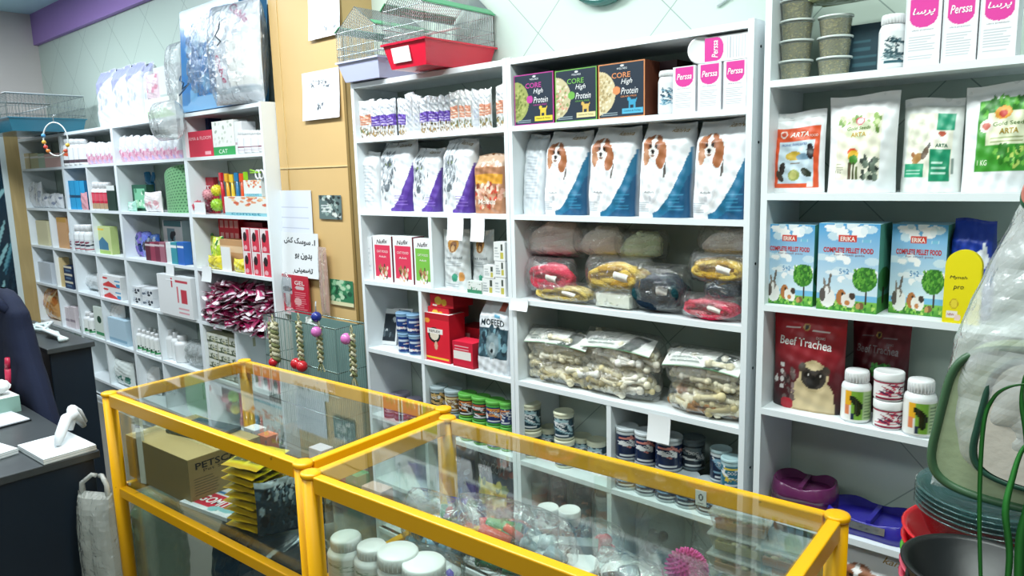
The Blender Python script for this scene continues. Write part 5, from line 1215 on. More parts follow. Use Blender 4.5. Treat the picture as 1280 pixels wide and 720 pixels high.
# --- on top of this unit: blue pack and plastic bags
def k_bluepack():
    W,H,D=.66,.56,.16; p=Pic('#2f7cc0').rect(0,.0,1,.14,'#7fb2dc').spots(.1,.55,.55,.95,['#cfe2f0','#8fc0e4'],26,.05,3).rect(.0,.93,1,1,'#a9cbe4').spots(.0,.1,.5,.5,['#3a7fb8','#74b0dc'],12,.07,8)
    k=k_carton(W,H,D,p,'#3f82b8','#9fc4e0',res=.008,mat='gloss'); return k
def k_scriptbag():
    W,H,D=.36,.50,.10; p=Pic('#d4dde6').rect(0,.1,1,.16,'#b8c6d0').t('Cable',.66,.88,.075,'#b0407a',.46,-35,.3,.012).t('Cable',.26,.36,.075,'#c02a6a',.44,-65,.3,.012).rect(.42,.18,.98,.66,'#eef1ee')
    return k_pouch(W,H,D,p,back='#dfe4ea',kind='pillow',seed=3,mat='gloss',res=.006)
UZ=2.081
a=k_bluepack()
m=m_film(.74,.58,.20,17,'film',.025,'#ffffff',34,34)
cd=MB(); cd.tube([(-.30,-.10,.20),(-.26,-.125,.17),(-.20,-.13,.15),(-.22,-.13,.12),(-.14,-.13,.14),(-.28,-.12,.09)],.004,'#1f4a6a','satin',6)
o=bpy.data.objects.new('blue_pack',None)
spawn(a+kit(('clear_bag',m),('cord',cd)),'blue_pack','large light blue pack wrapped in clear plastic on top of the shelves','wrapped pack',(-3.96,2.10,UZ),.0,None,None,-.06)
cd=MB(); cd.tube([(-.05,-.06,.40),(-.03,-.085,.36),(-.06,-.085,.33),(-.02,-.085,.30),(-.05,-.085,.28)],.004,'#23343e','satin',6)
m=m_film(.40,.50,.16,19,'film',.03,'#ffffff',30,30)
spawn(k_scriptbag()+kit(('clear_bag',m),('cord',cd)),'script_bag','white pack with slanted magenta lettering beside the blue pack','wrapped pack',(-3.60,2.0,UZ),.20,None,None,-.03)
m=m_film(.22,.42,.12,23,'milkfilm',.02,'#dfe6ea',16,26)
spawn(kit(('film_bag',m)),'plastic_bag','whitish crumpled plastic bag standing left of the blue pack','plastic bag',(-4.42,2.08,UZ),0)
m=m_film(.24,.22,.16,29,'milkfilm',.02,'#e8eef0',16,16)
spawn(kit(('film_bag',m)),'plastic_bag','crumpled plastic bag hanging over the shelf edge beside the white packs','plastic bag',(-4.30,1.93,1.93),0)
# --- tops of units further left: white packs
pk=Pic('#e6eaf0').poly([(0,1),(1,1),(1,.84),(.35,.70),(0,.5)],'#a9aed4').spots(.3,.3,.7,.6,['#cfd6de','#b8c0ca'],8,.06,3)
for i,(a,b,yt,Y) in enumerate(((119,139,88,2.03),(138,158,83,2.04),(152,176,79,2.05),(174,186,78,2.07))):
    far(pou(pk,kind='block',seed=i,mat='satin'),'litter_pack','white pack with lilac corner on top of the shelves, %s of four'%ORD[i],'pack',a,b,yt,UZ,'white and lilac packs on the shelf top',Y,.10)
far(box_('#dfe4e4',bands=[(.0,.1,'#b8c4c0')]),'carton','pale grey green carton on the green cornered box on the shelf top','box',193,222,82,UZ+.12,None,2.06,.14)
p=Pic('#e8ece4').poly([(0,0),(.9,0),(.5,.6),(0,.35)],'#9fc87a')
far(lambda W,H,D:k_carton(W,.118,D,p,'#dfe4de'),'carton','white carton with green corner under the pale one on the shelf top','box',184,224,117,UZ,None,2.03,.16)
far(pou(Pic('#ead4dc').spots(.1,.1,.9,.9,['#e0a0b4','#f4e8ec'],10,.12,2),'#ead4dc'),'pink_pack','small pink pack between the lilac packs and the pale carton','pack',180,196,92,UZ+.12,None,2.045,.03)
# far cage with teal tray
spawn(k_cage(.80,.50,0,.26,.262,'#1f6f86','#dfe6e8',sp_=.022,label=False,trayh=.09),'birdcage','long wire cage with dark teal tray at the far left shelf top','birdcage',(-6.55,1.90,2.081),.0)
def k_ring():
    m=MB(); pts=[(.105*math.cos(t),0,.13*math.sin(t)-.13) for t in np.linspace(0,2*PI,30,endpoint=False)]
    m.tube(pts,.005,'#e8ece8','satin',6,closed=True); ps=[('hoop',m)]
    for k,(t,c) in enumerate(((3.3,'#e8b03a'),(3.6,'#d94a3a'),(3.9,'#e8883a'),(5.5,'#d9583a'),(5.9,'#f0c04a'),(2.9,'#4a9ac8'))):
        b=MB(); b.ball((.105*math.cos(t),0,.13*math.sin(t)-.13),.016,c,'satin',10,7); ps.append(('bead',b))
    h=MB(); h.tube([(0,0,0),(0,0,.05),(.02,.01,.06)],.003,'#dfe4e4','metal',6); ps.append(('hook',h)); return kit(*ps)
P_=onY(67,153,1.62); spawn(k_ring(),'swing_ring','hoop shaped bird swing with orange beads hanging from the teal tray','bird swing',(P_[0],1.62,P_[2]),.6,None,.78)
# --- second unit from pillar (px 145-230)
pk2=Pic('#eef0f4').rect(0,0,1,.38,'#e8b8cc').spots(.1,.1,.9,.45,['#d88aa8','#c8b8e0','#f0d0dc'],12,.08,3)
for i in range(9):
    a_=146+i*8.6; far(pou(pk2,'#e8e4ea',seed=i),'wipes_pack','white and pink pack on the upper shelf, %s of nine'%ORD[i],'pack',a_,a_+8.2,170-.2*i,Z0,'white and pink packs',2.03,.05)
gf=Pic('#1f5a44').rect(.14,.12,.86,.86,'#7fc8a0').spots(.2,.15,.8,.8,['#a8e0b8','#3f8a64','#d9f0dc'],14,.09,4).rect(.1,0,.9,.05,'#0f3a2c')
far(lambda W,H,D:k_carton(W,H,D,gf,'#1f4a3a'),'framed_box','dark green framed box with pale green picture','box',166,184,231,Z1,None,2.08,.05)
far(bot('#dfe8e4',.4),'spray_bottle','white spray bottle behind the green framed box','bottle',169,178,218,Z1,None,2.16,.05)
far(pou(Pic('#f0e8e8').spots(.1,.1,.9,.6,['#e8b0b8','#ffffff'],10,.1,3),'#f0eaea'),'white_pouch','white pouch with pink tint in front of the green mesh roll','pack',176,197,240,Z1,None,2.02,.06)
far(pou(Pic('#a8dcc8').rect(.3,.1,.7,.9,'#d9f0e8'),'#a8dcc8'),'small_pouch','pale green small pouch left of the green framed box','pack',158,168,252,Z1,None,2.03,.03)
m=MB(); m.tube([(-.04,0,.2),(-.02,0,.14),(.02,0,.12),(.0,0,.06),(.03,0,.02)],[.02,.028,.02,.024,.012],'#1f6f9a','gloss',8); m.tube([(.02,0,.13),(.05,0,.17),(.06,0,.2)],[.012,.014,.008],'#1f6f9a','gloss',8)
X=sX(190,2.14,1.7); spawn(kit(('toy',m)),'hanging_toy','dark blue twisted toy hanging behind the green mesh roll','toy',(X,2.13,1.56),0)
mesh=Pic('#7fb884')
for i in range(13):
    for j in range(16): mesh.ell((i+.5+(j%2)*.5)/13,(j+.5)/16,.022,.016,'#2f6a44')
def k_roll(W,H,D):
    m=MB(); 
    def Fn(u,v,o):
        top=1-.30*(1-u)**2
        return np.stack([(u-.5)*W,-D*.5*np.sin(PI*np.clip(u*.8+.1,0,1))-o,v*H*top],1)
    def Fb(u,v,o):
        top=1-.30*(1-u)**2
        return np.stack([(u-.5)*W,D*.5*np.sin(PI*np.clip(u*.8+.1,0,1))+o,v*H*top],1)
    m.grid(Fn,60,70,mesh,'satin',True); m.grid(Fb,20,20,'#7fb884','satin',True,flip=True)
    return kit(('mesh_roll',m))
far(k_roll,'mesh_roll','green mesh roll with hexagon holes filling the bay right side','mesh roll',197,230,206,Z1,None,2.02,.14)
# dark packs row
for i,(a,b,yt,c,c2,nm_) in enumerate(((152,163,289,'#c8c83a','#3a4a2c','yellow green and black'),(163,174,290,'#7a6ac0','#2a3a7a','violet'),(174,186,290,'#5a6ac8','#1f2f6a','blue'),(184,196,293,'#2f5aa0','#16284a','navy blue'))):
    far(pou(Pic(c).spots(0,0,1,.8,[c2,'#16202c','#8a98a8'],14,.12,i),c2,seed=i),'toy_pouch','%s pouch on the dark packs shelf'%nm_,'pack',a,b,yt,Z2,'dark packs in a row',2.07,.05)
for i,(a,b,c,nm_) in enumerate(((182,188,'#5a1f34','dark maroon'),(188,194,'#9a3a54','rose'),(194,200,'#7a2a44','wine red'),(200,206,'#a86a7a','dusty pink'))):
    far(box_(c,bands=[(.8,.9,'#d8c8cc')]),'slim_box','%s slim box at the front of the dark packs shelf'%nm_,'box',a,b,303,Z2,'slim upright boxes',2.012,.05)
far(lambda W,H,D:k_carton(W,H,D,Pic('#e8ecec').rect(.2,.2,.6,.8,'#7fa8b4').rect(.05,.85,.95,1,'#3f7a80').spots(.2,.3,.6,.7,['#26343c'],4,.1,2),'#c8d4d6'),'photo_box','white box with teal top and grey picture at the back right','box',205,229,276,Z2,None,2.12,.07)
for i,(a,b,c,nm_) in enumerate(((208,214,'#e4ecec','white'),(214,221,'#3a9aa8','teal'),(222,230,'#2a6ac0','bright blue'))):
    far(box_(c,bands=[(.75,.85,'#f0f4f4')]),'slim_box','%s slim box at the right end of the dark packs shelf'%nm_,'box',a,b,303,Z2,'slim upright boxes',2.012,.05)
wd_=Pic('#e4e8ea').spots(.05,.3,.95,.7,['#2a3848','#5a6a7a','#c8d0d8','#16222e'],12,.12,4)
for i,(a,b,z_,yt) in enumerate(((168,184,Z3,362),(184,200,Z3,364))):
    kk=k_carton(.17 if i==0 else .16,.062,.12,wd_,'#dfe3e6')
    for j in range(2): spawn(kk,'wipe_pack','flat white pack with dark figures, %s stack, %s'%(('left','right')[i],('lower one','upper one')[j]),'pack',(sX((a+b)/2,2.06,.93),2.08,Z3+.0005+.063*j),0,'flat packs with dark figures')
def k_tote(W,H,D):
    p=Pic('#eceeee').rect(.42,.72,.46,.95,'#c83a4a').rect(.7,.35,.86,.68,'#c83a4a').rect(.55,.85,.9,.90,'#c83a4a').lines(.6,.1,.9,.3,2,'#e0a0a8').rect(.58,.35,.62,.75,'#d86a74')
    a=k_carton(W,H,D,p,'#dde2e4',res=.005)
    h=MB()
    return a
far(k_tote,'carton','big white carton with red marks protruding at the front of its shelf','box',198,240,345,Z3,None,1.985,.20)
wg=Pic('#eef2ee').rect(0,.08,1,.2,'#3fa064').spots(.3,.22,.7,.32,['#1f5a34'],3,.06,2)
for r_ in range(2):
    for i in range(6):
        a_=168+5.4*i; X=sX(a_+2.6,2.03+.03*r_,.6)
        spawn(k_bottle(.024,.155 if r_==0 else .15,wg,capR=.5,capH=.16,seg=12),'tonic_bottle','slim white bottle with green foot band, %s row, %s'%(('front','back')[r_],ORD[i]),'bottle',(sX(a_+2.6,2.035,.6),2.035+.075*r_,Z4+.0005+(.12 if r_ else 0)*0),0,'slim white bottles with green foot')
for i,(a,b,yt) in enumerate(((207,214,412),(214,220,416),(220,229,420))): far(bot('#eef2f2',.6),'white_bottle','plain white bottle in the bay above the crumpled bag, %s of three'%ORD[i],'bottle',a,b,yt,Z4,'plain white bottles',2.05,.05)
m=m_film(.36,.16,.16,37,'milkfilm',.03,'#dfe8e8',18,14); spawn(kit(('film_bag',m)),'plastic_bag','crumpled grey plastic bag spilling from the low bay above the left case','plastic bag',(sX(228,1.95,.5),2.10,.5355),0)
far(pou(Pic('#eef0ee'),'#eeeeee'),'white_pouch','white pouch on the lowest visible shelf behind the left case','pack',170,192,458,Z5,None,2.05,.1)
# --- third unit (px 80-143)
ow=Pic('#eef0f0').rect(0,.55,1,.85,'#e0a060').rect(0,.1,1,.3,'#4a4448').spots(.1,.5,.9,.9,['#d95a3a','#f0d0a0'],5,.1,2)
for i in range(4): far(bot(ow if i==0 else Pic('#eef0f4').rect(0,.1,1,.3,'#5a4a54'),.7),'dropper_bottle','small white bottle with dark foot band, %s of four'%ORD[i],'bottle',81+6.2*i,86.6+6.2*i,174,Z0,'white bottles with dark foot band',2.02,.04)
for i in range(6): far(pou(pk2,'#e8d8e0',seed=i+3),'wipes_pack','pink speckled pack, %s of six in the narrow bay'%ORD[i],'pack',106+5.6*i,111.4+5.6*i,178,Z0,'pink speckled packs',2.03,.05)
for i in range(4): far(box_('#2aa8e0','#1a7ab0',bands=[(.4,.5,'#16486a')]),'cyan_pack','bright cyan pack, %s of four side by side'%ORD[i],'pack',82+6.2*i,87.8+6.2*i,226,Z1,'bright cyan packs',2.02,.06)
far(pou(Pic('#e8a8b4')),'pink_pack','small pink pack in front of the cyan packs','pack',100,108,241,Z1,None,2.004,.02)
rw=Pic('#c82f48').rect(0,.5,1,.9,'#e0586a').rect(0,.0,1,.35,'#b89a7a')
for i in range(4): far(bot(rw,.75,.22),'red_jar','white capped red jar, %s of four'%ORD[i],'jar',114+5.2*i,118.8+5.2*i,228,Z1,'white capped red jars',2.03,.04)
far(box_('#1f3a30',bands=[(.8,1,'#e8ece8')]),'dark_box','dark green box with white top beside the red jars','box',134,144,232,Z1,None,2.02,.06)
jw=Pic('#eef2f2').rect(0,.12,1,.72,'#d8dce0').spots(.2,.2,.8,.6,['#2a3240','#8a4a5c'],8,.07,2).rect(0,.05,1,.12,'#a83a4c')
for i in range(4): far(bot(jw,.8,.25),'medicine_jar','white jar with dark printed band, %s of four'%ORD[i],'jar',88+6*i,93.6+6*i,281,Z2,'white jars with dark band',2.02,.05)
hp=Pic('#cfdc9a').rect(.1,.0,.9,.12,'#a8c86a').poly([(.2,.4),(.5,.62),(.8,.4),(.8,.15),(.2,.15)],'#3f7a9a').rect(.08,.85,.6,.92,'#f0c83a')
far(lambda W,H,D:k_carton(W,H,D,hp,'#b8cc84'),'house_print_box','pale green box with a blue house picture','box',118,139,283,Z2,None,2.03,.05)
far(pou('#cfd6d8','#c8d0d2','pillow','gloss'),'grey_pouch','crumpled grey pouch lying in the bay below the dark banded jars','pack',97,125,342,Z3,None,2.06,.14)
rt=Pic('#f0f0f0').poly([(.1,.0),(.5,.5),(.95,.0)],'#d93a3a').ell(.35,.75,.12,.1,'#d93a3a').rect(.75,.55,.98,.65,'#3a9ac8').rect(.8,.05,.96,.35,'#3a9ac8')
for j in range(2): 
    X,W,H=place(122,151,358,Z3,2.02); spawn(k_carton(W,.082,.10,rt,'#e4e8e8'),'red_triangle_box','white box with red triangle, %s of two stacked'%('lower','upper')[j],'box',(X,2.075,Z3+.0005+.083*j),0,'white boxes with red triangle')
for i in range(3): far(bot(wg,.6),'tonic_bottle','stout white bottle with green band in the narrow bay, %s of three'%ORD[i],'bottle',100+5.5*i,105+5.5*i,388+2*i,Z4,'stout white bottles with green band',2.03,.05)
far(lambda W,H,D:k_carton(W,H,D,Pic('#e4efe4').ell(.5,.6,.2,.12,'#1f4a34').rect(.1,.1,.9,.2,'#3f9a64'),'#d4e0d8'),'green_mark_box','white box with dark green oval mark','box',118,131,384,Z4,None,2.02,.06)
far(pou('#e8e4e0'),'white_pouch','white folded pouch on the upper part of the pale blue bay','pack',133,152,380,Z4+.12,None,2.05,.06)
far(box_('#bcd8e8',bands=[(.1,.2,'#8fb8d0')]),'pale_blue_box','pale blue box in the bay left of the slim green foot bottles','box',136,158,399,Z4,None,2.02,.08)
far(pou(Pic('#dfe8e4').spots(.1,.1,.9,.5,['#2f7a6a','#8fc0b0'],10,.08,3)),'leaf_pouch','white pouch with small teal leaves low behind the left case corner','pack',138,162,452,Z5,None,2.02,.08)
# --- fourth unit (px 18-78)
for i,(a,b,c,nm_) in enumerate(((28,37,'#d8c8a0','beige'),(38,48,'#c8c49a','khaki'),(48,56,'#b8ccb4','pale green'),(56,75,'#e8c0b8','pinkish'))): far(box_(c,bands=[(.7,.8,'#f0ece4')]),'low_box','low %s box on the top shelf at the far left'%nm_,'box',a,b,192,Z0,'low boxes at the far left',2.03,.08)
for i in range(5): far(pou(Pic('#e8ecf0').spots(.1,.3,.9,.8,['#b8c0cc','#8a94a8','#f4f4f8'],8,.1,i),seed=i),'white_pouch','white printed pouch on the second shelf at the far left, %s of five'%ORD[i],'pack',32+8.6*i,40+8.6*i,228 if i<2 else 242,Z1,'white pouches at the far left',2.03,.06)
far(box_('#e0d8b0'),'beige_box','pale beige box in the third shelf at the far left','box',46,60,276,Z2,None,2.04,.08)
far(box_('#d8a878',bands=[(.85,1,'#c89a4a')]),'tan_box','tan box beside it in the far left narrow bay','box',72,84,272,Z2,None,2.03,.08)
far(box_('#d4dce4'),'grey_box','pale grey box with a dark dot in the far left fourth shelf','box',46,64,328,Z3,None,2.03,.08)
far(box_('#e0c890'),'beige_box','tall sand coloured box left of the dark blue stack','box',72,78,322,Z3,None,2.03,.06)
for j in range(3):
    X,W,H=place(80,90,322,Z3,2.02); spawn(k_carton(W,.06,.06,Pic('#1f3458').rect(0,.75,1,1,'#e8e0c8').rect(.2,.3,.8,.5,'#5a7a98'),'#1a2c4a'),'dark_blue_box','small dark blue box, %s of the stack of three'%('bottom','middle','top')[j],'box',(X,2.05,Z3+.0005+.061*j),0,'stack of small dark blue boxes')
far(pou(Pic('#e0a868').spots(0,0,1,1,['#c8823a','#f0d8a8','#b86a2a'],20,.1,3),'#e0a868'),'orange_bag','orange brown filled clear bag at the far left low shelf','pack',49,69,362,Z4,None,2.03,.12)
for i in range(2): far(box_('#e8dce0',bands=[(.3,.4,'#a89aa4')]),'pale_pink_box','pale pink box on the low far left shelf, %s one'%('left','right')[i],'box',80+7.2*i,86.6+7.2*i,384,Z4,'pale pink boxes',2.03,.08)
# ============================================================ LEFT CASE CONTENT
def inLC(x,y,off):
    d=ray(x,y); n=np.array([-math.sin(TH),math.cos(TH),0]); o=np.array([LCo[0],LCo[1],0])
    return CAM+d*(((o-CAM)@n+off)/(d@n))
def at(x,y,z): p=onZ(x,y,z); return p
# cardboard carton: front face parallel to the wall, lettered face toward +X
def k_shipbox(W,D,H):
    m=MB(); c='#8f7a4c'
    sp_=Pic('#978150').t('PETSCAPE',.45,.82,.15,'#1e1a10',.72,0,0,.02).t('Pet Shop',.40,.68,.09,'#2e2818',.42).lines(.06,.18,.42,.60,7,'#5c5236',.28,3).lines(.60,.25,.95,.68,7,'#5c5236',.28,4)
    m.grid(lambda u,v,o:np.stack([W/2+o,-D/2+u*D,v*H],1),60,50,sp_,'card',False,D,H)
    m.box(-W/2,-D/2,0,W/2,D/2,H,c,'card','rt')
    m.add([(-W/2,-D/2,H),(W/2,-D/2,H),(W/2,D/2,H),(-W/2,D/2,H)],[(0,1,2,3)],'#a08a58','card')
    f=MB(); f.box(-W/2,-D/2,H,W/2,-.002,H+.003,'#b09a66','card'); g=MB(); g.box(-W/2,.002,H,W/2,D/2,H+.003,'#b09a66','card')
    t=MB(); t.box(-W/2,-.03,H+.003,W/2,.03,H+.0036,'#c9b888','gloss')
    return kit(('box_body',m),('top_flap',f),('top_flap',g),('packing_tape',t))
Pn=inLC(231,578,.045); HB=Pn[2]-SZ 
spawn(k_shipbox(.42,.26,HB),'cardboard_box','brown cardboard carton with black lettering inside the left case','cardboard box',(Pn[0]-.215,Pn[1]+.125,SZ+.001),TH)
m=MB(); m.box(-.11,-.07,0,.11,.07,.012,'#2a4a58','gloss'); spawn(kit(('tray',m)),'dark_tray','dark teal flat pack lying on the cardboard carton','flat pack',(Pn[0]-.22,Pn[1]+.17,SZ+HB+.006),.2)
mg=Pic('#dfe4ea').rect(0,.62,1,.70,'#3a7ab0').rect(.1,.12,.9,.56,'#c83048').t('GOMITA',.5,.34,.24,'#f6eef0',.7,0,0,.02).spots(.3,.0,.9,.25,['#2a4a54','#8ac0c4','#e8ecec'],10,.08,2)
m=MB(); m.grid(lambda u,v,o:np.stack([(u-.5)*.24,(v-.5)*.17,.012+o+0*u],1),50,40,mg,'gloss',False,.24,.17); m.box(-.12,-.085,0,.12,.085,.0118,'#e8ecf0','card')
spawn(kit(('packet',m)),'printed_packet','flat packet with red lettering in front of the cardboard carton','packet',(inLC(285,650,.13)[0],inLC(285,650,.13)[1],SZ+.001),.15)
yy=Pic('#e0cc1c').rect(0,.0,1,.10,'#c9a018').rect(.1,.2,.9,.42,'#5a5a1c').spots(.1,.15,.9,.9,['#f0e03c','#8f8a1c','#e8d44a','#4a4a20'],20,.1,3)
def flatpouch(pic,W,L,seed):
    m=MB(); g=crumple(seed)
    for sg,fl in ((1,False),(-1,True)):
        m.grid(lambda u,v,o,sg=sg:np.stack([(u-.5)*W,(v-.5)*L,.012+sg*(.009*(1-np.abs(2*u-1)**3)*(1-np.abs(2*v-1)**3))+.004*g(u*.2,v*.2)+o],1),14,14,pic,'gloss',True,flip=fl)
    return kit(('pouch',m))
PY_=inLC(330,690,.125)
yk=[flatpouch(yy,.12,.17,i) for i in range(3)]
nn=['bottom','second','third','fourth','fifth','sixth','seventh','eighth','ninth','tenth']
for i in range(9): spawn(yk[i%3],'yellow_pouch','flat yellow pouch, %s from the bottom of the pile in the left case'%nn[i] if i else 'flat yellow pouch at the very bottom of the pile in the left case','pouch',(PY_[0]+.004*math.sin(i*2),PY_[1],SZ+.002+.0235*i),.1*math.sin(i*1.7)+.35,'pile of yellow pouches',None,.0,.10)
dkp=Pic('#22333f').spots(.05,.05,.95,.95,['#4a6474','#0f1a22','#9fb4c0'],14,.09,5).rect(0,.9,1,1,'#b9c8d0')
for i in range(7): 
    spawn(k_pouch(.10,.165-.004*i,.02,dkp,back='#18242c',kind='pillow',seed=i,mat='gloss',res=.005),'dark_pouch','shiny dark blue grey pouch leaning beside the yellow pile, %s in the fan'%ORD[i],'pouch',(PY_[0]+.115+.008*i,PY_[1]-.02+.018*i,SZ+.003),1.15-.03*i,'fan of dark shiny pouches',None,0,-.0)
m=MB(); m.box(-.012,-.006,0,.012,.006,.285,'#dfe0d4','card'); m.box(-.012,-.007,.20,.012,-.0055,.21,'#3a3a34','card'); spawn(kit(('profile',m)),'white_strip','narrow white upright strip just inside the left case corner post','strip',(-2.555,.95,SZ+.001),.3)
# small coloured goods on the inner shelf at the back
R=random.Random(8)
for i,(x,y,c,nm_,w,h) in enumerate(((-2.50,1.34,'#e8e8ec','white and pink',.07,.10),(-2.42,1.345,'#e07a54','orange',.06,.09),(-2.1,1.36,'#c8c8d8','pale lilac',.07,.11),(-2.0,1.355,'#c8304a','crimson',.06,.08),(-1.9,1.36,'#2f8a5a','green',.06,.07),(-1.78,1.345,'#d8b0a8','dusty pink',.09,.06))):
    spawn(k_carton(w,h,.05,Pic(c).spots(.1,.1,.9,.9,['#f4f4f4',c,'#8a8a9a'],8,.1,i),c),'small_carton','small %s carton at the back of the left case'%nm_,'box',(x,y,SZ+.001),TH,'small cartons at the back of the left case')
# lower level: green tinted bag and dark bags
m=m_film(.20,.46,.18,61,'milkfilm',.025,'#7fb28c',18,26); spawn(kit(('film_bag',m)),'plastic_bag','pale green plastic bag standing in the lower level of the left case','plastic bag',(onZ(196,700,.30)[0],1.04,.1),0)
def k_sack(W,H,D,c,seed,mat='gloss'):
    m=m_film(W,H,D,seed,mat,.03,c,24,20); return kit(('bag',m))
spawn(k_sack(.52,.50,.30,'#1c3444',62),'dark_bag','dark blue plastic bag in the left case lower level, beside the green bag','bag',(-2.10,1.15,.1),0)
spawn(k_sack(.32,.44,.30,'#22305a',63),'dark_bag','indigo plastic bag at the right end of the left case lower level','bag',(-1.74,1.16,.1),0)
m=MB(); m.box(-.025,-.001,0,.025,.001,.045,'#f0f2f2','card'); 
# ============================================================ RIGHT CASE CONTENT
wj=Pic('#eef0ee').spots(.36,.2,.64,.8,['#b8c4b8','#8a9a8c','#dfe6df'],10,.02,3,asp=5).rect(.3,.1,.7,.16,'#c8705a')
jars=[((414,450),660,.115),((447,482),671,.110),((473,521),678,.112),((504,555),692,.105)]
zt_=SZ
nn4=['leftmost','second from left','third from left','rightmost']
for i,((a,b),yt,H) in enumerate(jars):
    # cap top centre -> position
    p=onZ((a+b)/2,yt+10,SZ+H); d=np.linalg.norm(p-CAM); w=(b-a)/F*d*.98
    R_=w/2/( .8 if i<2 else .95)
    spawn(k_bottle(R_,H,wj,capR=.8 if i<2 else .97,capH=.24 if i<2 else .30,seg=28),'white_jar','white plastic jar at the front of the right case, %s of four'%nn4[i],'jar',(p[0],p[1],SZ+.001),.5,'white jars at the front of the right case')
# printed jars
ij=Pic('#f0ece6').rect(0,.2,1,.55,'#d98a5a').spots(.35,.15,.65,.8,['#a8542a','#e8c8a0','#5a3a2c','#f4e8dc'],16,.022,4,asp=4)
for i,(x,y) in enumerate(((685,640),(712,643))):
    p=onZ(x,y,SZ+.085); spawn(k_can(.030,.10,ij,'#eef0f0','#eeeeee',lidh=.18),'treat_jar','small white jar with orange pictures in the right case, %s of two'%('left','right')[i],'jar',(p[0],p[1],SZ+.001),.6,'small orange picture jars')
# white tubs lids near bottom
for i,(x,y,r_) in enumerate(((723,703,.050),(778,714,.050),(690,694,.030))):
    p=onZ(x,y,SZ+.07); spawn(k_can(r_,.07,Pic('#dfe8ec').rect(0,.3,1,.6,'#8fc0d8'),'#f2f5f6','#eeeeee',lidh=.25),'white_tub',['white lidded tub at the front edge, left of the pink ball','white lidded tub at the front edge, touching the pink ball','small pale blue tub between the red toy and the striped disc'][i],'tub',(p[0],p[1],SZ+.001),.5,'white tubs in the right case')
# pink spiky ball
p=onZ(858,720,SZ+.04); spawn(k_spiky(.054,'#f04ea8',260,3),'spiky_ball','hot pink spiky rubber ball in the right case','ball',(p[0],p[1],SZ+.056),0)
# striped blue disc/ball
m=MB(); 
dp=Pic('#2a6a9a').rect(0,0,1,.2,'#2f8a5a').rect(0,.42,1,.52,'#e8ecec').rect(0,.52,1,.7,'#3a4ab0').rect(0,.7,1,.8,'#c83a3a')
def Fd(u,v,o):
    a=(u)*2*PI; q=np.sin(PI*v)**.6*(.075+o); return np.stack([q*np.cos(a),q*np.sin(a),.05-.05*np.cos(PI*v)],1)
m.grid(Fd,36,24,dp,'gloss',True)
p=onZ(640,672,SZ+.055); spawn(kit(('ball_shell',m)),'striped_ball','shiny ball with blue, green and red bands in the right case','ball',(p[0],p[1],SZ+.001),.3,None,None,.5,.3)
# food tubs with clear lids (right end, two stacks)
def k_snacktub(W,D,H,cols,seed):
    t=MB(); x=W/2; y=D/2; q=.82
    V=[(-x*q,-y*q,0),(x*q,-y*q,0),(x*q,y*q,0),(-x*q,y*q,0),(-x,-y,H),(x,-y,H),(x,y,H),(-x,y,H)]
    t.add(V,[(3,2,1,0)]+[(i,(i+1)%4,4+(i+1)%4,4+i) for i in range(4)],'#e8f0ea','clearplastic')
    f=MB(); R=random.Random(seed)
    f.box(-x*.8,-y*.8,.004,x*.8,y*.8,H*.55,cols[0],'matte')
    for i in range(60): f.ball((R.uniform(-x*.74,x*.74),R.uniform(-y*.74,y*.74),H*.55+R.uniform(-.002,.006)),R.uniform(.005,.009),R.choice(cols),'matte',6,4,(1.4,.8,.8))
    l=MB(); l.box(-x*1.03,-y*1.03,H,x*1.03,y*1.03,H+.004,'#eef4f0','clearplastic'); l.box(-x*.85,-y*.85,H+.004,x*.85,y*.85,H+.012,'#eef4f0','clearplastic')
    return kit(('tub',t),('snack_fill',f,[],None,'stuff'),('lid',l))
for i,(x,y,w) in enumerate(((930,672,.15),(985,690,.12))):
    for j in range(3 if i==0 else 2):
        p=onZ(x,y,SZ+.09)
        spawn(k_snacktub(w,.11,.045,['#b8aa6a','#8a7a44','#d8cc98','#6a6a3c'] if (i+j)%2 else ['#c8966a','#a8603a','#e0c8a0','#8a8a5c'],i*5+j),'snack_tub','clear lidded snack tub in the right case, %s stack, %s'%(('left','right')[i],('bottom one','middle one','top one')[j] if i==0 else ('bottom one','top one')[j]),'tub of snacks',(p[0],p[1],SZ+.001+.058*j),TH+.05*j,'clear snack tubs in the right case')
# red flower-like toy in clear bag
def k_redtoy(W,H,D,seed=5):
    R=random.Random(seed); m=MB()
    for k in range(14): m.ball((R.uniform(-.32,.32)*W,R.uniform(-.3,.3)*D,H*R.uniform(.2,.6)),W*R.uniform(.10,.16),R.choice(['#d83a4a','#c82a3c','#e8707a','#f0b0a8']),'fuzzy',9,6)
    return film_item(W,H,D,[('plush_knot',m)],seed)
p=onZ(745,700,SZ); spawn(k_redtoy(.11,.085,.10),'plush_toy','red plush knot toy in clear film behind the white tubs','plush toy',(p[0],p[1]+.02,SZ+.001),0)
p=onZ(693,688,SZ); spawn(k_carton(.09,.03,.06,Pic('#141c28').rect(.2,.3,.8,.7,'#3a8ab8'),'#10161e'),'black_pack','black and blue pack behind the small jars in the right case','pack',(-.98,1.30,SZ+.001),.3)
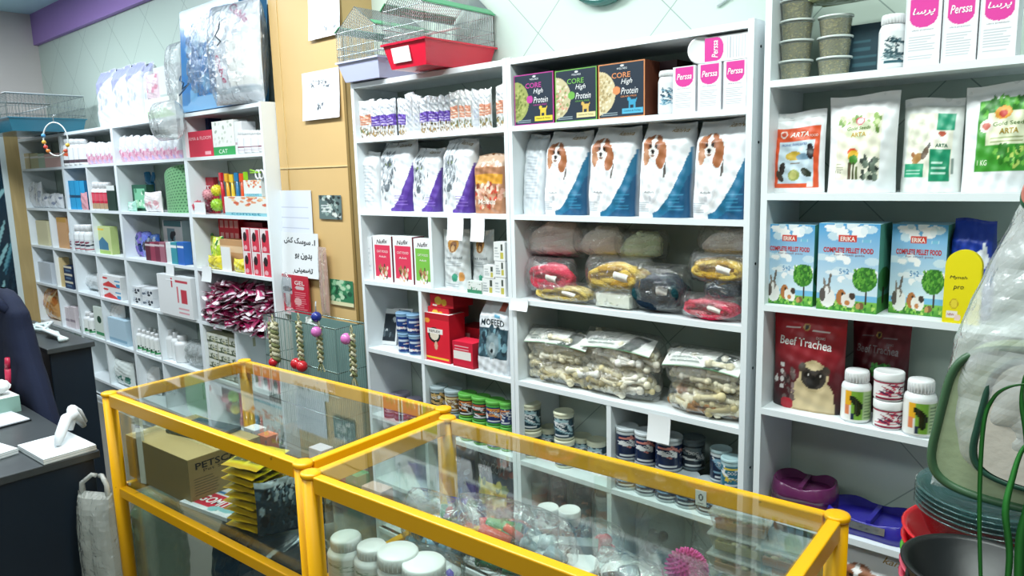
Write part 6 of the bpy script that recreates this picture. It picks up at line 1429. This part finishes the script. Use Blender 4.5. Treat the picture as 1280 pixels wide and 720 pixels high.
# plastic wrapped toys on the left part (visible through the top)
def k_mixbag(W,H,D,cols,seed,n=14):
    R=random.Random(seed); m=MB()
    for k in range(n):
        a=R.uniform(0,PI); L=R.uniform(.02,.05); c=np.array([R.uniform(-.34,.34)*W,R.uniform(-.3,.3)*D,H*R.uniform(.15,.65)]); d=np.array([math.cos(a),math.sin(a)*.5,R.uniform(-.4,.4)])*L
        m.tube([c-d,c+d],R.uniform(.010,.022),R.choice(cols),'gloss',8)
    return film_item(W,H,D,[('toy_pieces',m)],seed)
mix=[(-1.40,1.25,.20,.15,.13,['#3a8ab8','#d8e4ec','#8fc0d8'],'clear bag of pale blue toys at the left end of the right case'),
(-1.24,1.30,.20,.17,.13,['#2f9a6a','#d94a3a','#f0c03a','#1f5a44'],'clear bag of green, red and yellow toys in the right case'),
(-1.10,1.34,.16,.16,.10,['#dfe6e8','#b8c8cc','#8aa0a8'],'clear bag of silvery toys beside the tan reflection in the right case'),
(-1.30,1.12,.18,.09,.12,['#6a5ac0','#d8505a','#e8ecf0','#3a6ab0'],'clear bag of violet and red toys in the middle of the right case'),
(-1.05,1.16,.17,.07,.12,['#3a7ac8','#c8d4e8','#e8c04a','#c83a4a'],'clear bag of blue toys left of the striped ball'),
(-.86,1.36,.16,.12,.10,['#1c2630','#4a5a64','#8a949a'],'clear bag of black toys at the back of the right case')]
for i,(x,y,W,H,D,cols,lab) in enumerate(mix): spawn(k_mixbag(W,H,D,cols,100+i,26),'toy_bag',lab,'toy bag',(x,y,SZ+.001),R.uniform(-.2,.2)+TH,'clear bags of toys in the right case')
wd=MB(); wd.add([(-.09,-.04,0),(.09,-.04,0),(.0,-.035,.10),(-.09,.04,0),(.09,.04,0),(.0,.035,.10)],[(0,1,2),(5,4,3),(0,2,5,3),(1,4,5,2),(0,3,4,1)],'#e4ece8','clearplastic')
spawn(kit(('wedge',wd)),'clear_wedge','clear triangular plastic piece standing among the toys of the right case','plastic piece',(-1.03,1.25,SZ+.001),.2)
def inRC(x,y,off):
    d=ray(x,y); n=np.array([-math.sin(TH),math.cos(TH),0]); o=np.array([RCo[0],RCo[1],0])
    return CAM+d*(((o-CAM)@n+off)/(d@n))
m=MB(); st=Pic('#eef0ee').ell(.5,.55,.22,.24,'#2a3438').ell(.5,.55,.12,.13,'#eef0ee').lines(.25,.12,.75,.24,1,'#6a7478')
m.grid(lambda u,v,o:np.stack([(u-.5)*.026,-.0006-o+0*u,v*.036],1),16,20,st,'card',False); m.box(-.013,-.0005,0,.013,.0005,.036,'#e8eae8','card')
q=inRC(876,632,.466); spawn(kit(('sticker',m)),'round_sticker','small white sticker with dark round emblem on the back rail of the right case','sticker',(q[0],q[1],q[2]),TH)
def k_cardtoy(W,H,bg,cols,seed):
    R=random.Random(seed); m=MB(); m.box(-W/2,-.001,0,W/2,.001,H,bg,'gloss'); p=Pic(bg).rect(.0,.82,1,1,cols[0]).spots(.1,.1,.9,.75,cols,12,.09,seed)
    m.grid(lambda u,v,o:np.stack([(u-.5)*W,-.0015-o+0*u,v*H],1),24,30,p,'gloss',False); b=MB()
    for i in range(5): b.ball((R.uniform(-.3,.3)*W,-.010,R.uniform(.15,.65)*H),W*R.uniform(.09,.15),R.choice(cols),'gloss',12,8)
    return kit(('backing_card',m),('toy_pieces',b))
RR=random.Random(31)
ct=[(470,600,'#2f86b8',['#e8f0f4','#7cc4e0','#1f5a8a'],'pale blue carded toy at the left end of the right case'),
(500,586,'#2f9a78',['#e8d03a','#c83a4a','#eef2ee'],'green carded toy with red and yellow pieces in the right case'),
(535,618,'#b82038',['#1a1a22','#f0e8e0','#e86a3a'],'red and black carded toy in the middle of the right case'),
(562,632,'#e6e9ea',['#6a5ac0','#3a6ab0','#c8a8d8'],'white carded toy with violet pieces behind the front rail'),
(590,600,'#d8dcd8',['#2f7a3a','#8fb84a','#1c2a20'],'white card with green leaf print among the toys'),
(612,640,'#2a5ab0',['#e8e8f0','#f0c03a','#58a8e0'],'royal blue carded toy left of the banded ball'),
(655,625,'#18242e',['#5a7a8a','#c8d0d4','#8a2a34'],'dark carded toy behind the small picture jars'),
(790,665,'#22282c',['#8a9498','#d8dcdc','#5a6468'],'black and silver carded toy left of the hot pink ball')]
for i,(x,y,bg,cols,lab) in enumerate(ct):
    q=onZ(x,y,SZ+.03); dx,dy=q[0]-RCo[0],q[1]-RCo[1]; lx=dx*math.cos(TH)+dy*math.sin(TH); ly=-dx*math.sin(TH)+dy*math.cos(TH)
    lx=min(.99,max(.08,lx)); ly=min(.40,max(.07,ly)); q=(RCo[0]+lx*math.cos(TH)-ly*math.sin(TH),RCo[1]+lx*math.sin(TH)+ly*math.cos(TH))
    spawn(k_cardtoy(.10,.11,bg,cols,i+3),'carded_toy',lab,'carded toy',(q[0],q[1],SZ+.012),RR.uniform(.2,1.0),'carded toys in the right case',None,RR.uniform(-1.1,-.6))
# ============================================================ LEFT: things on and around the desk
def stack(x,y,W,D,n,lab,rz,z=.75,c='#e8eef0',name='paper_stack'):
    m=MB(); m.box(-W/2,-D/2,0,W/2,D/2,.004*n,c,'card')
    for i in range(n): m.box(-W/2-.0006,-D/2-.0006,.004*i+.001,W/2+.0006,D/2+.0006,.004*i+.0028,'#ffffff' if i%2 else '#c8d4d4','card')
    return spawn(kit(('sheets',m)),name,lab,'paper stack',(x,y,z+.001),rz)
p=onZ(71,558,.765); stack(p[0],p[1],.24,.17,5,'stack of blank white sheets at the right corner of the desk',.05)
p=onZ(2,575,.765); stack(p[0]-.14,p[1]-.08,.20,.26,5,'stack of greenish white sheets at the left picture edge of the desk',.2)
m=MB(); m.box(-.1,-.07,0,.1,.07,.006,'#1c2428','satin'); m2=MB(); m2.box(-.096,-.066,.006,.096,.066,.010,'#e4eaf2','satin'); p=onZ(2,524,.76); spawn(kit(('tablet_case',m),('screen',m2)),'tablet','white topped tablet with black rim lying on the desk','tablet',(p[0],p[1],.751),.1)
p=onZ(8,505,.76); spawn(k_carton(.24,.07,.12,Pic('#a9cdc0').rect(0,.85,1,1,'#dff0ea'),'#8fb4a8','#f0f6f4'),'paper_box','pale green box with white top beyond the tablet','box',(p[0]+.02,.80,.751),0.05)
def k_crump(r,seed):
    m=MB(); g=crumple(seed,7,(15,50)); 
    V=[];nu,nv=18,12
    b=MB(); b.ball((0,0,r*.75),r,'#eef0f0','matte',nu,nv,(1.25,.9,.7))
    X=b.v[-1]; s=1+1.1*g(X[:,0]*2+X[:,2],X[:,1]*2-X[:,2]*1.5)*.5; b.v[-1]=np.stack([X[:,0]*s,X[:,1]*s,np.maximum(X[:,2]*s,.0)],1); b.sm=[False]*len(b.sm); return kit(('paper_ball',b))
for i,(dx,dy,r_,lab) in enumerate(((-.05,.79,.055,'crumpled white paper on the pale green box, left one'),(.06,.80,.045,'crumpled white paper on the pale green box, right one'))):
    spawn(k_crump(r_,i+4),'crumpled_paper',lab,'crumpled paper',(p[0]+dx,dy,.823),i)
m=MB(); m.tube([(0,0,0),(.006,0,.12)],[.011,.012],'#d83a5c','gloss',12); c=MB(); c.tube([(.006,0,.12),(.009,0,.17)],[.012,.010],'#c82a4c','gloss',12); h=MB(); h.tube([(-.0008,0,-.012),(0,0,0)],[.003,.009],'#e8ecec','gloss',8)
P_=onY(3,470,.86); spawn(kit(('barrel',m),('cap',c),('tip',h)),'marker_pen','red marker pen standing upright among the papers on the desk','pen',(P_[0]+.02,.87,.80),0,None,None,0,.25)
# items on the cabinet
m=MB()
for k in range(4):
    R=random.Random(k); m.tube([(-.28+.02*k,-.03*k+.05,.012),(-.1,-.02+.03*k,.018+.006*k),(.1,.03-.02*k,.014+.008*k),(.30,-.02+.01*k,.010)],.009,'#e4eeee' if k%2 else '#cfe0de','satin',8)
spawn(kit(('cable_coil',m)),'white_cables','bundle of white cables on the low black cabinet','cables',(-4.2,1.16,.951),0)
# bag on desk corner and hanging bag
def k_handlebag(H=.46):
    m=m_film(.16,H,.10,71,'milkfilm',.009,'#dfe4dc',16,28)
    h=MB()
    for s in (-1,1): h.tube([(s*.055,0,H-.03),(s*.05,.0,H+.03),(s*.02,.015,H+.055),(s*.006,.02,H+.05)],[.012,.009,.008,.008],'#e6eae6','milkfilm',8)
    return kit(('film_bag',m),('handles',h))
m=MB(); 
pts=[(-.10,.04,.004),(-.085,.02,.05),(-.04,.0,.078),(0,-.01,.05),(.02,-.02,.02)]
m.tube(pts,[.012,.018,.02,.016,.010],'#e4eaee','matte',10); m.tube([(-.03,.03,.01),(.0,.0,.07),(.05,-.03,.074),(.10,-.06,.03),(.125,-.075,.004)],[.010,.018,.020,.018,.010],'#e4eaee','matte',10)
p=onZ(96,545,.76); spawn(kit(('handle_loops',m)),'bag_handles','white knotted bag handles lying on the desk corner','bag handles',(p[0]+.0,p[1],.775),-.2)
spawn(k_handlebag(.50),'plastic_bag','translucent white plastic bag hanging between the desk and the left case','plastic bag',(-2.705,.84,.14),.5)
# ============================================================ RIGHT: bowls
def k_bowl(r,h,c,mat='gloss',wall=.006,lip=.006,seg=40,flare=.75):
    m=MB(); m.lathe([(r*flare,0),(r*(flare+.1),.004),(r,h-.004),(r+lip,h),(r+lip*.4,h+.002),(r-wall,h-.003),(r*flare-.002,.010),(.001,.009)],seg,c,mat); return m
def k_double(W,D,H,c,plate=True,seed=0):
    """twin pet bowl: stadium shell with two wells and raised rim"""
    m=MB(); n=48
    def ring(sx,sy,z,notch=0):
        P=[]
        for i in range(n):
            t=2*PI*i/n; x=math.copysign(abs(math.cos(t))**.75,math.cos(t))*W/2*sx; y=math.copysign(abs(math.sin(t))**.75,math.sin(t))*D/2*sy*(1-.10*math.exp(-(math.cos(t)/.28)**2)); P.append((x,y,z+notch*(-.012*math.exp(-(math.cos(t)/.3)**2))))
        return P
    rings=[ring(1,1,0),ring(1.0,1.0,H*.35),ring(.94,.93,H*.96,1),ring(.91,.90,H,1),ring(.87,.85,H*.97,1),ring(.80,.76,H*.5,0)]
    V=sum(rings,[]); fs=[]
    for j in range(len(rings)-1):
        for i in range(n): fs.append((j*n+i,j*n+(i+1)%n,(j+1)*n+(i+1)%n,(j+1)*n+i))
    fs.append(tuple(range(n-1,-1,-1))); fs.append(tuple(range(5*n,6*n)))
    m.add(V,fs,c,'gloss',True); m.sm[-2:]=[False,False]
    d=MB(); d.box(-.006,-D*.36,H*.45,.006,D*.36,H*.86,c,'gloss')
    ps=[('bowl_shell',m),('divider',d)]
    if plate:
        q=MB(); q.grid(lambda u,v,o:np.stack([(u-.5)*W*.36,-D*.5*(.985-.045*v)-.002-o+0*u+.004*(2*u-1)**2,H*.42+v*H*.38],1),30,10,Pic('#c9ced8').spots(.15,.2,.85,.8,['#e8ecf0','#8a8a9a','#c8a83a','#d4d8e0'],12,.06,3),'metal',True); ps.append(('badge',q))
    return kit(*ps)
Xc,W,H=place(1044,1134,640,.69,2.04)
spawn(k_double(.26,.17,.052,'#302a9c'),'double_bowl','glossy blue violet twin pet bowl with silver badge','pet bowl',(sX(1093,2.10,.72),2.10,.691),0)
Xc=sX(1006,2.10,.75)
for i,(c,lab) in enumerate((('#e0a81c','orange yellow twin pet bowl under the purple ones'),('#5e2450','purple twin pet bowl, lower of the purple pair'),('#662858','purple twin pet bowl on top of the stack'))):
    spawn(k_double(.185,.15,.050,c,False),'double_bowl',lab,'pet bowl',(Xc,2.10,.691+.022*i),.05*i,'stack of twin bowls')
# sack with spaniel on bottom shelf
Xc,W,H=place(1046,1100,690,.37,2.02); H=.26
spawn(k_pouch(.24,.27,.09,sp,back='#dfe4e8',kind='block',seed=90,res=.003),'dog_food_sack','dog food sack with spaniel on the lowest shelf below the blue bowl','dog food bag',(sX(1088,2.03,.45),2.07,.371),.05)
spawn(k_carton(.10,.20,.10,Pic('#26382c').spots(.1,.1,.9,.9,['#3f5a44','#16221a'],10,.1,2),'#1c2a20'),'dark_green_box','dark green box at the left wall beside the lowest spaniel sack','box',(-.765,2.08,.371),0)
# stands with bowls in the right foreground
def k_stool(W,D,H):
    ps=[]; m=MB(); m.box(-W/2,-D/2,H-.02,W/2,D/2,H,'#d8d8d0','satin'); ps.append(('table_top',m))
    for x in (-W/2+.03,W/2-.03):
        for y in (-D/2+.03,D/2-.03):
            l=MB(); l.tube([(x,y,0),(x,y,H-.02)],.014,'#8a9090','metal',10); ps.append(('leg',l))
    return kit(*ps)
BX=lambda x,Y,z: sX(x,Y,z)
YS=1.62
cxs=BX(1240,YS,1.0)
spawn(k_stool(.62,.86,.70),'side_table','low display table under the stacked plastic bowls','table',(cxs+.10,1.38,0),0)
zt_c=sZ(612,BX(1232,YS,1.0),YS)
z_cl=zt_c-.055-.010*4; n_red=int((z_cl+.004-.075-.701)/.032)+1; pit=(z_cl+.004-.075-.701)/max(1,n_red)
oo=['topmost','second from the top','third from the top','fourth from the top','fifth from the top','sixth from the top','seventh from the top','eighth from the top','ninth from the top','tenth from the top','eleventh from the top','twelfth from the top']
for k in range(n_red+1):
    z_=z_cl+.004-.075-k*pit
    col_,cn_=('#d8202c','red') if k<2 else (('#58b83a','green') if k==2 else ('#e8607a','coral'))
    spawn(kit(('bowl',k_bowl(.150,.075,col_))),'plastic_bowl','%s plastic bowl, %s of the coloured stack'%(cn_,oo[k]),'bowl',(cxs,YS,z_),0,'stack of coloured bowls')
kc=kit(('bowl',k_bowl(.130,.055,'#5f9a98','clearplastic')))
for i in range(5): spawn(kc,'clear_bowl','clear teal tinted bowl, %s of the clear stack'%oo[4-i],'bowl',(cxs,YS,z_cl+.010*i),.2*i,'stack of clear bowls')
YK=1.31; xk=BX(1222,YK,1.0); zk=sZ(694,xk,YK+.05)
for i in range(9): spawn(kit(('basin',k_bowl(.106,.07,'#0c1114','satin',lip=.008))),'black_basin','black plastic basin, %s of the black stack'%oo[i],'basin',(xk+.010*math.sin(i*1.9),YK,zk-.07-(zk-.07-.701)/8*i),0,'stack of black basins')
# bagged pet bed hanging at the right foreground
def k_petbed():
    W,D=.46,.10
    def out(t,w,h,n=5):
        c,s=math.cos(t),math.sin(t); return math.copysign(abs(c)**(2/n),c)*w/2,math.copysign(abs(s)**(2/n),s)*h/2
    def slab_(mb,cx,cz,w,h,y0,y1,col,mat,N=56):
        P=[out(2*PI*i/N,w,h) for i in range(N)]
        V=[(cx+x*.97,y0,cz+z*.97) for x,z in P]+[(cx+x,y0+.012,cz+z) for x,z in P]+[(cx+x,y1,cz+z) for x,z in P]
        mb.add(V,[tuple(range(N))]+[(j*N+i,j*N+(i+1)%N,(j+1)*N+(i+1)%N,(j+1)*N+i) for j in range(2) for i in range(N)]+[tuple(range(3*N-1,2*N-1,-1))],col,mat)
    def piping(cx,cz,w,h,y,c,r=.007,N=64):
        mb=MB(); mb.tube([(cx+out(2*PI*i/N,w,h)[0],y,cz+out(2*PI*i/N,w,h)[1]) for i in range(N)],r,c,'satin',8,closed=True); return mb
    lo=MB(); slab_(lo,W/2,.15,W,.29,-.05,.05,'#a9b894','matte')
    pad=MB(); slab_(pad,W/2+.03,.17,.385,.235,-.075,-.045,'#d9d2c6','matte')
    pk=MB(); slab_(pk,.075,.62,.19,.16,-.06,-.02,'#e08a7c','matte')
    bag=m_film(W*1.04,.92,D*1.9,88,'hazefilm',.014,'#ffffff',64,90); bag.v=[v+np.array([W/2-.008,0,-.012]) for v in bag.v]
    p1=piping(W/2,.15,W,.29,-.05,'#3f6344',.008); p2=piping(W/2+.03,.17,.39,.24,-.07,'#1f4a3a',.006); p3=piping(.085,.62,.195,.165,-.05,'#2f6a4c',.007)
    for q in (lo,pad,pk,bag,p1,p2,p3):
        for v in q.v: v[:,0]+=np.where(v[:,2]<.3,.13*v[:,2],.039+.33*(v[:,2]-.3))
    return kit(('lower_cushion',lo,[('piping',p1)]),('inner_pad',pad,[('piping',p2)]),('pink_panel',pk,[('piping',p3)]),('clear_bag',bag))
    return kit(('lower_cushion',lo,[('piping',piping(W/2,.15,W,.29,-.05,'#3f6344',.008))]),('inner_pad',pad,[('piping',piping(W/2+.03,.17,.39,.24,-.07,'#1f4a3a',.006))]),('pink_panel',pk,[('piping',piping(.085,.62,.195,.165,-.05,'#2f6a4c',.007))]),('clear_bag',bag))
YP=1.58
zbot=zt_c+.012; Xl=BX(1160,YP,zbot)
spawn(k_petbed(),'bagged_pet_bed','cream pet bed with green piping in a clear plastic bag at the right edge','pet bed',(Xl,YP,zbot),0,None,None,0,.02)
# plant leaves
def k_plant():
    ps=[]; pot=MB(); pot.lathe([(.05,0),(.055,.003),(.07,.10),(.074,.10),(.074,.115),(.066,.115),(.064,.10),(.001,.095)],28,'#6a4a3a','satin'); ps.append(('pot',pot))
    return ps
YL=1.04
def leaf(pts,w,base):
    # pts pixels -> points on plane YL, relative to base
    P=[np.array([sX(x,YL+dy,sZ(y,base[0],YL+dy)),YL+dy,sZ(y,sX(x,YL+dy,1.3),YL+dy)])-np.array(base) for x,y,dy in pts]
    # smooth
    Q=[]; n=len(P)
    for i in range(n-1):
        p0=P[max(i-1,0)];p1=P[i];p2=P[i+1];p3=P[min(i+2,n-1)]
        for t in np.linspace(0,1,7,endpoint=False): Q.append(.5*((2*p1)+(-p0+p2)*t+(2*p0-5*p1+4*p2-p3)*t*t+(-p0+3*p1-3*p2+p3)*t**3))
    Q.append(P[-1]); m=MB(); V=[];fs=[];L=len(Q); cc=[]
    for i,q in enumerate(Q):
        s=i/(L-1); ww=w*math.sin(PI*min(1,.12+s*.88))**.7+.0004
        t=(Q[min(i+1,L-1)]-Q[max(i-1,0)]); t/=np.linalg.norm(t)+1e-9; sd=np.cross(t,np.array([0,1,0.])); sd/=np.linalg.norm(sd)+1e-9
        for k,(a,b) in enumerate(((-1,0),(0,.25),(1,0),(0,.30))): V.append(q+sd*ww*a+np.array([0,1,0])*ww*b); cc.append(C('#23702a' if k!=1 else '#348a36'))
    for i in range(L-1):
        for k in range(4): fs.append((i*4+k,i*4+(k+1)%4,(i+1)*4+(k+1)%4,(i+1)*4+k))
    m.add(V,fs,np.array(cc),'satin',True); return m
base=(sX(1245,YL,1.05),YL,.701)
lv=[([(1236,1010,0),(1228,760,0),(1225,640,.0),(1229,540,0),(1240,502,0),(1262,485,-.01),(1300,481,-.02)],.0022),
    ([(1250,1010,0),(1258,760,0),(1262,690,0),(1257,640,.0),(1265,600,.01),(1280,560,.02),(1310,545,.02)],.0036),
    ([(1262,1010,0),(1272,760,0),(1275,680,0),(1282,640,0),(1296,580,0)],.0052),
    ([(1270,1010,0),(1290,700,.0),(1284,560,.0),(1277,505,0),(1280,470,0)],.003)]
ps=k_plant()+[('leaf',leaf(l,w,base)) for l,w in lv]
pl=spawn(kit(*ps),'potted_plant','green plant with long grassy blades at the lower right corner','plant',base,0)
